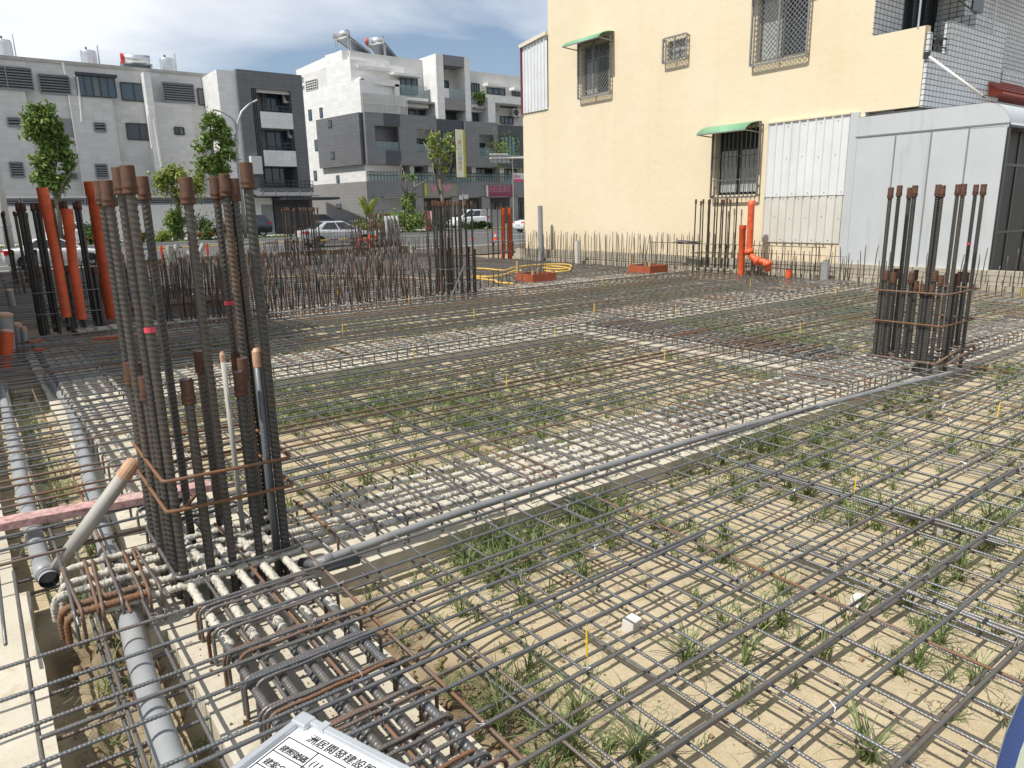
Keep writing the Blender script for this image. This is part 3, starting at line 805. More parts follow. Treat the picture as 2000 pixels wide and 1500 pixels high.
for q, mlt in (((237, 163, 286, 197), 1), ((387, 175, 430, 206), 1), ((248, 242, 297, 273), 1), ((341, 249, 359, 263), 1)):
    Yq = YB if q[0] == 341 else YL
    f_window(lb, rectY(*q, Yq), Yq, mlt, M_GLASSB if q[1] < 240 else M_GLASS)
for q in ((15, 230, 40, 247), (184, 240, 206, 257), (20, 317, 46, 346), (187, 321, 210, 348)): f_louvre(lb, rectY(*q, YB), YB)
f_louvre(lb, rectY(128, 338, 150, 350, YL), YL)
x0, x1, z0, z1 = rectY(113, 232, 150, 267, YL); MB().box(x0, x1, YL - .08, YL - .003, z0, z1).build('shutter', M_SLAT, lb)
m = MB()
def wallpipe(*pp, Y=YL - .62):
    m.tube([tuple(gy(x, y, Y)) for x, y in pp], .07, 6)
wallpipe((123, 122), (128, 145), (138, 150), (147, 148)); wallpipe((150, 150), (157, 200), (160, 238)); wallpipe((152, 226), (160, 264), (152, 273), (128, 274), Y=YL - .12)
wallpipe((301, 235), (308, 280), (316, 330), Y=YL - 1.2)
m.build('drain_pipe', M_PLASTER, lb)
# boundary wall with louvred band in front of it
YW = 57.0
fw = thing('boundary_wall', 'low white boundary wall with a dark louvred band on top', 'wall', (10, YW, 0))
zb0, zb1 = gy(215, 401, YW).z, gy(215, 386, YW).z
xw = gy(455, 420, YW).x
MB().box(-18, xw, YW, YW + .25, -.2, zb0).build('wall', M_PLASTER, fw)
MB().box(-18, xw, YW - .06, YW + .3, zb1, zb1 + .12).build('coping', M_PLASTER, fw)
for k in range(10):
    xa = -2 + k * 1.85
    if xa + 1.7 < xw: f_louvre(fw, (xa, xa + 1.7, zb0 + .04, zb1 - .04), YW + .1, M_SLAT)
for k in range(11):
    xa = -2 + k * 1.85 - .08
    if xa < xw: MB().box(xa - .06, xa + .06, YW + .02, YW + .2, zb0, zb1).build('post', M_WFRAME, fw)

def water_tank(label, px, pyt, pyb, wpx, Y):
    c = gy(px, pyb, Y); top = gy(px, pyt, Y).z; r = (gy(px + wpx / 2, pyb, Y).x - gy(px - wpx / 2, pyb, Y).x) / 2
    zb = zt + .1; t = thing('water_tank', label, 'water tank', (c.x, Y, zb), 0, 'steel water tanks on the pale building')
    h = top - zb; b2 = MB(); pr = [(0, .5)]
    for k in range(7):
        z = .5 + (h - .9) * k / 6; pr += [(r * .98, z), (r, z + .04), (r, z + (h - .9) / 6 - .06)]
    pr += [(r * .97, h - .16), (r * .9, h - .10), (r * .3, h - .04), (0, h - .03)]
    b2.lathe(pr, 20); o2 = b2.build('tank_body', M_STEELTANK, t, True, local=True)
    s = MB()
    for a in range(4):
        cx2, cy2 = r * .9 * math.cos(a * PI / 2 + .7), r * .9 * math.sin(a * PI / 2 + .7); s.tube([(cx2, cy2, 0), (cx2, cy2, .62)], .04, 5)
    s.build('stand', M_ALU, t, local=True)
    l = MB(); 
    for dx in (-.16, .16): l.tube([(r + .12, dx, .2), (r + .12, dx, h + .35)], .025, 5)
    for k in range(8): l.tube([(r + .12, -.16, .4 + k * h / 8), (r + .12, .16, .4 + k * h / 8)], .018, 4)
    l.build('ladder', M_ALU, t, local=True)
    MB().tube([(-.1, 0, h - .06), (-.1, 0, h + .16)], .06, 6).build('vent', M_WFRAME, t, local=True)
water_tank('stainless steel water tank cut by the left edge of the photo', 12, 76, 110, 31, YL + 3)
water_tank('stainless steel water tank above the dark bay window', 176, 97, 130, 32, YL + 3)
water_tank('stainless steel water tank nearest the dark grey balconied block', 328, 112, 142, 28, YL + 3)
def solar_heater(label, px, py, Y, zbase, L=2.2, red=False, flip=1):
    c = gy(px, py, Y); t = thing('solar_heater', label, 'solar water heater', (c.x, Y, zbase), 0, 'solar water heaters on the roofs')
    d = MB(); d.tube([(-.25 * flip, -L * .36, 1.45), (-.25 * flip, L * .36, 1.45)], .34, 14); d.build('tank', M_STEELTANK, t, True, local=True)
    if red:
        MB().tube([(-.25 * flip, L * .36 - .12, 1.45), (-.25 * flip, L * .36 + .1, 1.45)], .36, 14).build('tank_end', M_REDPAINT, t, local=True)
    p = MB(); p.hull8([(-.1*flip, -L*.42, 1.15), (2.3*flip, -L*.42, .12), (2.3*flip, L*.42, .12), (-.1*flip, L*.42, 1.15)],
                      [(-.1*flip, -L*.42, 1.22), (2.3*flip, -L*.42, .19), (2.3*flip, L*.42, .19), (-.1*flip, L*.42, 1.22)]); p.build('collector_panel', M_SOLAR, t, local=True)
    f = MB()
    for y in (-L*.38, L*.38):
        f.bar((-.3*flip, y, 0), (-.3*flip, y, 1.15), .05); f.bar((-.05*flip, y, 0), (-.05*flip, y, 1.12), .05); f.bar((2.25*flip, y, 0), (2.25*flip, y, .14), .05); f.bar((-.3*flip, y, .05), (2.3*flip, y, .05), .05)
        f.bar((-.1*flip, y, 1.12), (2.35*flip, y, .09), .07)
    f.build('frame', M_ALU, t, local=True)
    return t
solar_heater('solar water heater with red tank end on the pale building', 268, 138, YL + 2, zt - .35, 2.6, True).rotation_euler = (0, 0, 1.45)

# ---- dark grey block with balconies, next to it
YD = 57.3
D0 = lambda x, y: (x / 3.2258, 50 + y / 3.2258)                       # survey crop -> photo pixels
def rD(l, t, r, b, Y=YD): return rectY(*D0(l, t), *D0(r, b), Y)
db = thing('dark_grey_block', 'dark grey apartment block with white balcony fronts in the middle left', 'building', (20, YD, 0))
xl, xrr = rD(1515, 400, 1905, 700)[0], rD(1515, 400, 1920, 700)[1]
ztop = gy(*D0(1700, 293), YD).z
BD = 12
# outer frame: left pier, top beam, right pier; recess behind
rl = rD(1500, 300, 1545, 1080); MB().box(xl, xl + .95, YD, YD + BD, .1, ztop).build('wall', M_DTILE, db)
MB().box(xl - 1.35, xl - .003, YD + .25, YD + 4.2, .1, ztop - .12).build('side_pier', M_WTILE, db)
MB().box(xl + .95, xrr - 1.0, YD, YD + BD, ztop - 1.25, ztop).build('lintel', M_DTILE, db)
MB().box(xrr - 1.0, xrr, YD, YD + BD, .1, ztop).build('wall', M_DTILE, db)
REC = YD + 1.6
MB().box(xl + .95, xrr - 1.0, REC, YD + BD, .1, ztop - 1.25).build('recess_wall', M_MTILE, db)
sp = MB()
x0, x1, z0, z1 = rD(1545, 330, 1640, 880)
for k in range(9): sp.box(x0 + (x1 - x0) * k / 9, x0 + (x1 - x0) * (k + .55) / 9, YD + .05, YD + .25, z0, z1)
sp.build('slat_screen', M_XTILE, db)
x0, x1, z0, z1 = rD(1620, 355, 1850, 425); MB().box(x0, x1, YD + .3, YD + .5, z0, z1).build('white_lintel', M_WTILE, db)
for (wr, rr, pr) in (((1650, 428, 1812, 545), (1640, 508, 1882, 560), (1645, 548, 1885, 648)),
                     ((1680, 648, 1842, 785), (1655, 742, 1897, 792), (1665, 788, 1906, 886))):
    f_window(db, rectY(*D0(*wr[:2]), *D0(*wr[2:]), REC), REC, 2, M_GLASSB)
    x0, x1, z0, z1 = rD(*pr); p = MB().box(x0, x1, YD + .02, YD + .22, z0, z1); p.box(x0 + .05, x1 - .05, YD + .22, REC, z0, z0 + .18); po = p.build('balcony', M_WTILE, db)
    x0, x1, z0, z1 = rD(*rr); r_ = MB()
    r_.bar((x0, YD + .12, z1), (x1, YD + .12, z1), .06); r_.bar((x0, YD + .12, (z0 + z1) / 2), (x1, YD + .12, (z0 + z1) / 2), .04)
    for k in range(6): xx = x0 + (x1 - x0) * k / 5; r_.bar((xx, YD + .12, z0), (xx, YD + .12, z1), .05)
    r_.build('railing', M_WFRAME, po)
f_window(db, rectY(*D0(1668, 886), *D0(1900, 1010), REC), REC, 4, M_GLASS)
x0, x1, z0, z1 = rD(1635, 978, 1972, 1022, YD - .8); r_ = MB()
for zz in (z1, (z0 + z1) / 2, z0): r_.bar((x0, YD - .8, zz), (x1, YD - .8, zz), .05)
for k in range(14): xx = x0 + (x1 - x0) * k / 13; r_.bar((xx, YD - .8, z0), (xx, YD - .8, z1), .04)
MB().box(x0, x1, YD - .85, REC, z0 - .3, z0 - .03).build('balcony_floor', M_DTILE, db)
r_.build('railing', M_WFRAME, db)
x0, x1, z0, z1 = rD(1605, 1028, 1990, 1078, YD - 1.5)
c = MB(); c.hull8([(x0, YD - 2.2, z0), (x1, YD - 2.2, z0), (x1, YD - .06, z1 - .1), (x0, YD - .06, z1 - .1)], [(x0, YD - 2.2, z0 + .06), (x1, YD - 2.2, z0 + .06), (x1, YD - .06, z1 - .04), (x0, YD - .06, z1 - .04)])
co = c.build('canopy', M_DTILE, db)
c = MB()
for k in range(5): xx = x0 + (x1 - x0) * (k + .3) / 5; c.bar((xx, YD - 2.1, z0 + .12), (xx + .9, YD - .1, z1 + .0), .05)
c.build('canopy_rib', M_ALU, co)
x0, x1, z0, z1 = rD(1490, 1085, 1722, 1290, YD - .3); MB().box(x0 - .6, x1, YD - .3, YD - .02, .0, z1).build('garage_wall', M_PLASTER, db)
x0, x1, z0, z1 = rD(1652, 1130, 1724, 1290, YD - .3); MB().box(x0, x1, YD - .34, YD - .303, .1, z1).build('door', M_SLAT, db)
x0, x1, z0, z1 = rD(1736, 1104, 1960, 1285, YD - .3)
gd = MB().box(x0, x1, YD - .12, YD - .04, .1, z1); gdo = gd.build('garage_door', M_XTILE, db)
g2 = MB()
for k in range(12): zz = .2 + (z1 - .2) * k / 12; g2.box(x0 + .05, x1 - .05, YD - .15, YD - .121, zz, zz + .05)
g2.build('slat', M_DARK, gdo)
MB().box(x0 - .2, x1 + 1.2, YD - 3.4, YD - .3, z1 + .02, z1 + .2).build('porch_roof', M_WFRAME, db)
for (ax, ay) in ((1832, 488), (1862, 708)):
    q = gy(*D0(ax, ay), YD + .6)
    air_conditioner('white air conditioner on the %s balcony of the dark grey block' % ('upper' if ay < 600 else 'lower'), q.x, YD + .75, q.z, 1.05, .4, .85)
q = gy(*D0(1620, 935), YD - .3); MB().box(q.x - .4, q.x + .4, YD - .5, YD - .02, q.z, q.z + 1.3).build('sign_box', M_PLASTER, db)
# small white gabled shed wall seen at the block's right edge
# ---- white and grey building on the corner
Y2 = 62.0
E0 = lambda x, y: (560 + x / 3.4885, 50 + y / 3.4885)
def rE(l, t, r, b, Y=Y2): return rectY(*E0(l, t), *E0(r, b), Y)
wb = thing('white_grey_apartment_block', 'white and charcoal grey apartment block on the far corner with stepped balconies', 'building', (34, Y2, 0))
cx = gy(*E0(522, 770), Y2).x                                           # corner
XE = gy(1090, 300, Y2).x
zA = gy(*E0(515, 592), Y2).z; zB = gy(*E0(530, 946), Y2).z; zC = gy(*E0(540, 1060), Y2).z; zD_ = gy(*E0(1000, 1165), Y2).z
# direction of the side street face
sd = ROT @ np.array([-500 - 1000, 750 - 440, -FPX]); sd = Vector((sd[0], sd[1], 0)).normalized()
def gs(px, py):
    """point of the side face plane (through the corner, along sd)"""
    r = ray(px, py); nrm = np.array([-sd.y, sd.x]); t = (nrm @ np.array([cx, Y2])) / (nrm @ r[:2]); return Vector((r[0]*t, r[1]*t, CAM_H + r[2]*t))
def side_dist(px, py): p = gs(px, py); return (Vector((p.x, p.y, 0)) - Vector((cx, Y2, 0))).dot(sd)
def sidebox(mb, d0, d1, z0, z1, out, inn=4.0):
    nrm = Vector((-sd.y, sd.x, 0))
    if nrm.x > 0: nrm = -nrm
    pts = [Vector((cx, Y2, 0)) + sd * d + nrm * o_ for d, o_ in ((d0, out), (d1, out), (d1, -inn), (d0, -inn))]
    if (pts[1] - pts[0]).cross(pts[2] - pts[1]).z < 0: pts = pts[::-1]
    mb.hull8([(p.x, p.y, z0) for p in pts], [(p.x, p.y, z1) for p in pts])
Lside = side_dist(*E0(105, 700))
zTop = gs(*E0(300, 400)).z
def frontbox(mb, x0, x1, z0, z1, yf, yb=None):
    mb.box(x0, x1, yf, yb or Y2 + 14, z0, z1)
m = MB(); sidebox(m, 0.0, Lside, -.2, zC, 0); m.build('side_wall', M_BTILE, wb)
m = MB(); sidebox(m, .0, Lside, zC, zB - .01, 0); sidebox(m, .0, Lside, zA + .01, gs(*E0(500, 365)).z, 0)
dg = side_dist(*E0(232, 800)); sidebox(m, dg, Lside, zB - .01, zA + .01, 0); m.build('side_wall', M_WTILE, wb)
m = MB(); sidebox(m, .0, dg, zB, zA, .35); m.build('side_panel', M_DTILE, wb)
d0_, d1_ = side_dist(*E0(435, 300)), side_dist(*E0(268, 300)); z_ = gs(*E0(400, 180)).z
m = MB(); sidebox(m, d0_, d1_, gs(*E0(500, 365)).z, gs(*E0(430, 225)).z, 0, 8); sidebox(m, side_dist(*E0(378, 200)), d1_, gs(*E0(430, 225)).z, gs(*E0(375, 170)).z, 0, 8); m.build('roof_house', M_WTILE, wb)
d2_ = side_dist(*E0(110, 380)); m = MB(); sidebox(m, d1_ + .02, d2_, gs(*E0(500, 365)).z, gs(*E0(190, 310)).z, -.1, 6); m.build('roof_shed', M_PLASTER, wb)
# side windows
nrm = Vector((-sd.y, sd.x, 0)); nrm = -nrm if nrm.x > 0 else nrm
for l, t, r, b, out in ((150, 572, 172, 646, 0), (226, 558, 246, 628, 0), (306, 645, 328, 698, .35), (192, 775, 236, 852, 0), (324, 860, 346, 912, .35), (186, 988, 206, 1056, 0), (340, 1020, 360, 1070, 0), (340, 1214, 372, 1248, 0)):
    da, db_ = side_dist(*E0(r, (t + b) / 2)), side_dist(*E0(l, (t + b) / 2)); za, zb2 = gs(*E0((l + r) / 2, b)).z, gs(*E0((l + r) / 2, t)).z
    m = MB(); sidebox(m, da, db_, za, zb2, out + .05, -(out - .02)); o = m.build('window', M_WFRAME, wb)
    m = MB(); sidebox(m, da + .08, db_ - .08, za + .08, zb2 - .08, out + .06, -(out + .03)); m.build('pane', M_GLASSB, o)
l, t, r, b = 130, 370, 205, 440
da, db_ = side_dist(*E0(r, 405)), side_dist(*E0(l, 405)); za, zb2 = gs(*E0(168, 440)).z, gs(*E0(168, 370)).z
m = MB()
for k in range(6): q_ = da + (db_ - da) * k / 5; sidebox(m, q_ - .03, q_ + .03, za, zb2, .03, .05)
for k in range(5): q_ = za + (zb2 - za) * k / 4; sidebox(m, da, db_, q_ - .03, q_ + .03, .035, .05)
o = m.build('window_grid', M_PLASTER, wb); m = MB(); sidebox(m, da, db_, za, zb2, -.06, .09); m.build('pane', M_GLASSB, o)
# front, storeys from the ground up
m = MB(); frontbox(m, cx, XE, zD_, zC, Y2 - .05, Y2 + 2); m.build('fascia', M_MTILE, wb)
m = MB()
for px_ in (885, 1130, 1335, 1525): x0, x1, _, _ = rE(px_, 1170, px_ + 55, 1330); m.box(x0, x1, Y2 + .1, Y2 + .7, -.2, zD_)
x0, x1, _, _ = rE(530, 1170, 650, 1330); m.box(cx, x1, Y2 + .05, Y2 + 1, -.2, zD_); m.build('column', M_BTILE, wb)
MB().box(cx + .2, XE, Y2 + 3.2, Y2 + 3.4, -.2, zD_).build('shop_wall', M_DTILE, wb)
for px_ in range(660, 1600, 175): f_window(wb, rE(px_, 1205, px_ + 120, 1330, Y2 + 3.2), Y2 + 3.2, 1, M_GLASS, name='shop_window')
MB().box(cx + .3, XE, Y2 + .3, Y2 + 3.3, zD_ - .1, zD_ - .003).build('arcade_ceiling', M_PLASTER, wb)
# second storey, set back behind the terrace rail
m = MB(); frontbox(m, cx + .01, XE, zC, zB, Y2 + 1.5, Y2 + 14); m.build('wall', M_PLASTER, wb)
for a in (540, 845, 970, 1265, 1455): x0, x1, _, _ = rE(a, 960, a + 28, 1050); MB().box(x0, x1, Y2 + .1, Y2 + 1.5, zC, zB).build('fin_wall', M_PLASTER, wb)
for a, b_ in ((585, 745), (760, 835), (862, 965), (1010, 1120), (1285, 1400), (1475, 1560)):
    f_window(wb, rE(a, 968, b_, 1050, Y2 + 1.5), Y2 + 1.5, 2, M_GLASS)
rl = MB(); zr = zC + .85
for zz in (zr, zr - .3): rl.bar((cx + .2, Y2 + .02, zz), (XE, Y2 + .02, zz), .05)
for k in range(70): xx = cx + .2 + (XE - cx - .2) * k / 69; rl.bar((xx, Y2 + .02, zC), (xx, Y2 + .02, zr), .035)
rl.build('railing', M_WFRAME, wb); MB().box(cx + .2, XE, Y2 + .03, Y2 + .045, zC, zr - .1).build('rail_glass', M_RAILGLASS, wb)
# grey third and fourth storey
def grey(l, r, mat, yf): x0, x1, _, _ = rE(l, 600, r, 930, Y2); m = MB(); return x0, x1, yf, mat
def panel_with_holes(x0, x1, z0, z1, hs, yf, yb_, mat, name='wall'):
    m = MB(); xs_ = sorted({x0, x1, *[min(max(v, x0), x1) for h in hs for v in h[:2]]})
    for a, b_ in zip(xs_[:-1], xs_[1:]):
        if b_ - a < 1e-5: continue
        z = z0
        for h in sorted([h for h in hs if h[0] <= a + 1e-6 and h[1] >= b_ - 1e-6], key=lambda h: h[2]):
            if h[2] > z: m.box(a, b_, yf, yb_, z, h[2])
            z = max(z, h[3])
        if z < z1: m.box(a, b_, yf, yb_, z, z1)
    return m.build(name, mat, wb)
h1 = rE(583, 690, 745, 852); h2 = rE(863, 712, 985, 868); h3 = rE(1290, 748, 1388, 890)
xa = rE(515, 600, 1002, 900)[1]; xb = rE(515, 600, 1192, 900)[1]; xc = rE(515, 600, 1415, 900)[1]
panel_with_holes(cx, xa, zB, zA, [h1, h2], Y2 - .6, Y2 - .2, M_MTILE)
panel_with_holes(xa, xb, zB, zA - .15, [], Y2 - .35, Y2 - .2, M_XTILE)
panel_with_holes(xb, xc, zB, zA - .2, [h3], Y2 - .6, Y2 - .2, M_MTILE)
panel_with_holes(xc, XE, zB, zA - .3, [], Y2 - .35, Y2 - .2, M_XTILE)
x0, x1, z0, z1 = rE(640, 592, 748, 690); MB().box(x0, x1, Y2 - .64, Y2 - .604, z0, zA - .02).build('accent_panel', M_XTILE, wb)
x0, x1, z0, z1 = rE(658, 856, 760, 942); MB().box(x0, x1, Y2 - .64, Y2 - .604, zB + .02, z1).build('accent_panel', M_XTILE, wb)
MB().box(cx + .05, XE, Y2 + .9, Y2 + 14, zB, zA - .3).build('recess_wall', M_PLASTER, wb)
for h in (h1, h2, h3):
    x0, x1, z0, z1 = h
    f_window(wb, (x0 + .1, x1 - .1, z0 + .1, z0 + (z1 - z0) * .66), Y2 + .9, 2, M_GLASSB)
    MB().box(x0 + .02, x1 - .02, Y2 - .5, Y2 - .47, z0, z0 + .75).build('rail_glass', M_RAILGLASS, wb)
for q in ((1062, 728, 1152, 870), (1460, 756, 1556, 892)):
    f_window(wb, rE(*q, Y2 - .36), Y2 - .36, 3, M_TEAL)
# upper white storeys, stepped back
zR = gy(*E0(800, 250), Y2 + 2.4).z
def ublock(l, t, r, b, yf, mat=M_WTILE, yb_=None, name='upper_wall'):
    x0, x1, z0, z1 = rE(l, t, r, b, yf); return MB().box(x0, x1, yf, yb_ or Y2 + 14, z0, z1).build(name, mat, wb), (x0, x1, z0, z1)
xq0, xq1 = gy(*E0(515, 480), Y2 + 2.2).x, XE
MB().box(cx + .3, gy(*E0(1030, 480), Y2 + 2.2).x, Y2 + 2.2, Y2 + 14, zA - .3, gy(*E0(660, 225), Y2 + 2.2).z + .3).build('upper_wall', M_PLASTER, wb)
ublock(372, 200, 892, 268, Y2 + 3.0); ublock(428, 225, 700, 300, Y2 + 2.0)
ublock(505, 362, 770, 405, Y2 + .2, yb_=Y2 + 2.2, name='balcony_beam'); 
x0, x1, z0, z1 = rE(505, 362, 535, 590, Y2 + .2); MB().box(cx + .02, x1, Y2 + .2, Y2 + 2.2, zA, z1).build('balcony_pier', M_WTILE, wb)
x0, x1, z0, z1 = rE(742, 400, 772, 590, Y2 + .2); MB().box(x0, x1, Y2 + .2, Y2 + 2.2, zA, z1).build('balcony_pier', M_WTILE, wb)
for q in ((487, 302, 655, 372), (775, 345, 888, 470)): f_window(wb, rE(*q, Y2 + 1.95), Y2 + 1.95, 2, M_GLASSB)
f_window(wb, rE(535, 405, 740, 470, Y2 + 2.15), Y2 + 2.15, 2, M_GLASSB); f_window(wb, rE(830, 555, 950, 615, Y2 + 2.1), Y2 + 2.1, 2, M_GLASS)
for q in ((478, 274, 705, 300), (724, 308, 916, 346)): x0, x1, z0, z1 = rE(*q, Y2 + 1.2); MB().box(x0, x1, Y2 + 1.0, Y2 + 2.2, z0, z0 + .22).build('window_hood', M_WTILE, wb)
x0, x1, z0, z1 = rE(826, 520, 1015, 556, Y2 + .5); MB().box(x0, x1, Y2 + .2, Y2 + 2.2, z0 + .3, z0 + .5).build('window_hood', M_BTILE, wb)
x0, x1, z0, z1 = rE(775, 410, 962, 488, Y2 + .8); MB().box(x0, x1, Y2 + .8, Y2 + .83, z0, z1).build('rail_glass', M_RAILGLASS, wb); MB().box(x0, x1, Y2 + .8, Y2 + 2.2, z0 - .9, z0 - .02).build('balcony', M_WTILE, wb)
bars = MB(); x0, x1, z0, z1 = rE(518, 470, 820, 600, Y2 - .1)
for k in range(34): xx = x0 + (x1 - x0) * k / 33; bars.bar((xx, Y2 - .1, z0), (xx, Y2 - .1, z1), .05)
for zz in (z0, (z0 + z1) / 2, z1): bars.bar((x0, Y2 - .1, zz), (x1, Y2 - .1, zz), .06)
bars.build('balcony_bars', M_ACWHITE, wb)
# tower frame
ty = Y2 - .3
x0, x1, z0, z1 = rE(1024, 205, 1252, 640, ty); tw = .8
MB().box(x0, x0 + tw, ty, Y2 + 14, zA - .2, z1).build('tower_pier', M_WTILE, wb); MB().box(x1 - tw * .8, x1, ty, Y2 + 14, zA - .2, z1).build('tower_pier', M_WTILE, wb)
MB().box(x0 + tw, x1 - tw * .8, ty, Y2 + 14, z1 - .9, z1).build('tower_beam', M_MTILE, wb)
MB().box(x0 + tw, x1 - tw * .8, ty + 1.8, Y2 + 14, zA - .2, z1 - .9).build('recess_wall', M_PLASTER, wb)
q = rE(1052, 495, 1230, 575, ty); MB().box(x0 + tw + .01, x1 - tw * .8 - .01, ty + .05, ty + 1.8, q[2], q[3]).build('balcony', M_BTILE, wb)
q = rE(1110, 432, 1226, 498, ty); MB().box(q[0], q[1], ty + .1, ty + .13, q[2], q[3]).build('rail_glass', M_RAILGLASS, wb)
q = rE(1055, 425, 1110, 492, ty); MB().box(q[0], q[1], ty + .1, ty + 1.8, q[2], q[3]).build('balcony', M_WTILE, wb)
f_window(wb, rE(1050, 376, 1100, 430, ty + 1.8), ty + 1.8, 0, M_GLASSB); f_window(wb, rE(1058, 578, 1165, 640, ty + 1.8), ty + 1.8, 2, M_GLASSB)
# right wing
yw = Y2 + 1.6
MB().box(x1, XE + 3, yw, Y2 + 14, zA - .4, gy(*E0(1400, 325), yw).z).build('upper_wall', M_PLASTER, wb)
x0b, x1b, z0, z1 = rE(1372, 472, 1442, 660, Y2 - .1); MB().box(x0b, x0b + .9, Y2 - .1, yw, zA - .4, z1).build('balcony_pier', M_WTILE, wb); MB().box(x0b + .9, XE, Y2 - .1, yw, z1 - .7, z1).build('balcony_beam', M_WTILE, wb)
for q in ((1365, 420, 1485, 470), (1535, 440, 1600, 480), (1258, 395, 1310, 450), (1455, 500, 1565, 560), (1268, 595, 1360, 655), (1455, 620, 1540, 670)):
    f_window(wb, rE(*q, yw), yw, 2, M_GLASSB)
for q in ((1352, 400, 1510, 432), (1532, 428, 1610, 458)): a0, a1, z0, z1 = rE(*q, yw - .5); MB().box(a0, a1, yw - 1, yw, z0 + .2, z0 + .45).build('window_hood', M_WTILE, wb)
a0, a1, z0, z1 = rE(1262, 548, 1420, 600, yw - .8); MB().box(a0, a1, yw - 1.4, yw, z0 + .3, z0 + .5).build('window_hood', M_BTILE, wb)
a0, a1, z0, z1 = rE(1258, 470, 1370, 540, yw - .9); MB().box(a0, a1, yw - .9, yw - .87, z0, z1).build('rail_glass', M_RAILGLASS, wb); MB().box(a0, a1, yw - .9, yw, z0 - .7, z0 - .01).build('balcony', M_WTILE, wb)
zr2 = gy(*E0(660, 215), Y2 + 3).z
solar_heater('solar water heater with silver tank, left of two on the corner block', *E0(395, 170), Y2 + 4, gy(*E0(450, 178), Y2 + 4).z - .15, 2.4).rotation_euler = (0, 0, .25)
solar_heater('solar water heater with red tank end, right of two on the corner block', *E0(620, 190), Y2 + 4, gy(*E0(650, 205), Y2 + 4).z - .25, 2.4, True).rotation_euler = (0, 0, .55)
q = gy(*E0(1562, 622), yw - .5); air_conditioner('white air conditioner on the right wing of the corner block', q.x, yw - .55, q.z, 1.0, .4, .8)
# plants on the terraces

# ================================================================== PLANTS
def leaf_material(name, a, b, trans=.25):
    n = N(name)
    oi = n.t.nodes.new('ShaderNodeNewGeometry')
    c = n.mix(n.ramp(oi.outputs['Random Per Island'], (.0, 0), (1, 1)), a, b)
    m = n.done(c, .5, 0)
    n.p.inputs['Specular IOR Level'].default_value = .35
    tr = n.t.nodes.new('ShaderNodeBsdfTranslucent'); n.t.links.new(n.mix(.5, c, (.20, .28, .03)), tr.inputs[0])
    mx = n.t.nodes.new('ShaderNodeMixShader'); mx.inputs[0].default_value = trans
    out = [q for q in n.t.nodes if q.type == 'OUTPUT_MATERIAL'][0]
    n.t.links.new(n.p.outputs[0], mx.inputs[1]); n.t.links.new(tr.outputs[0], mx.inputs[2]); n.t.links.new(mx.outputs[0], out.inputs[0])
    return m
M_LEAF = leaf_material('green_leaves', (.06, .13, .028), (.25, .34, .08))
M_LEAFD = leaf_material('dark_green_leaves', (.03, .062, .018), (.085, .14, .035))
M_LEAFY = leaf_material('yellow_green_leaves', (.14, .20, .035), (.34, .38, .08))
M_LEAFDRY = leaf_material('dry_leaves', (.25, .15, .10), (.42, .28, .19), .1)
M_FLOWER = leaf_material('orange_flowers', (.45, .08, .02), (.60, .20, .05), .1)
M_BARK = simple('bark', (.21, .18, .145), .9, 0, .4, 8, .01, 40)
M_GRASS = leaf_material('grass_blades', (.10, .155, .05), (.26, .31, .13), .3)

def leaf_cloud(cent, rad, n, size, seed=0, squash=1.0, norm_up=.3):
    """n small folded leaf faces spread through a set of clump spheres"""
    r = np.random.default_rng(seed); cent = np.array(cent, float); rad = np.array(rad, float)
    w = rad ** 2; k = r.choice(len(cent), n, p=w / w.sum())
    d = r.normal(size=(n, 3)); d /= np.linalg.norm(d, axis=1)[:, None]
    rr = rad[k] * np.minimum(np.abs(r.normal(.7, .5, n)), 2.1)
    p = cent[k] + d * rr[:, None] * np.array([1, 1, squash])
    nrm = d * .6 + r.normal(size=(n, 3)) * .6 + np.array([0, 0, norm_up]); nrm /= np.linalg.norm(nrm, axis=1)[:, None]
    t = np.cross(nrm, r.normal(size=(n, 3))); t /= np.linalg.norm(t, axis=1)[:, None]
    b = np.cross(nrm, t); s = (size * r.uniform(.55, 1.3, n))[:, None]
    v = np.stack([p - t * s, p + b * s * .45 - nrm * s * .12, p + t * s, p - b * s * .45 - nrm * s * .12], 1).reshape(-1, 3)
    i = np.arange(n) * 4
    return v, np.stack([i, i + 1, i + 2, i + 3], 1)
def cloud_obj(name, v, f, mat, parent=None):
    me = bpy.data.meshes.new(name)
    if parent is not None: v = v - np.array(world_loc(parent))
    me.from_pydata(v.tolist(), [], f.tolist()); me.materials.append(mat)
    return link(name, me, parent)
def tree(label, base, trunk_r, limbs, clumps, n, size, mat, seed, group='trees along the street', name='street_tree', squash=1.0):
    base = Vector(base); t = thing(name, label, 'tree', tuple(base), 0, group)
    tr = MB()
    for pts, r0, r1 in limbs:
        pts = [base + Vector(p) for p in pts]; m = len(pts)
        tr.tube(pts, [r0 + (r1 - r0) * i / (m - 1) for i in range(m)], 8)
    tr.build('trunk', M_BARK, t, True)
    v, f = leaf_cloud([tuple(base + Vector(c)) for c, _ in clumps], [r for _, r in clumps], n, size, seed, squash)
    cloud_obj('crown', v, f, mat, t)
    return t
YT = 51.0
def up(px, py): return gy(px, py, YT)
base = gz(112, 470, .04); base = gy(112, 462, YT); base.z = .04
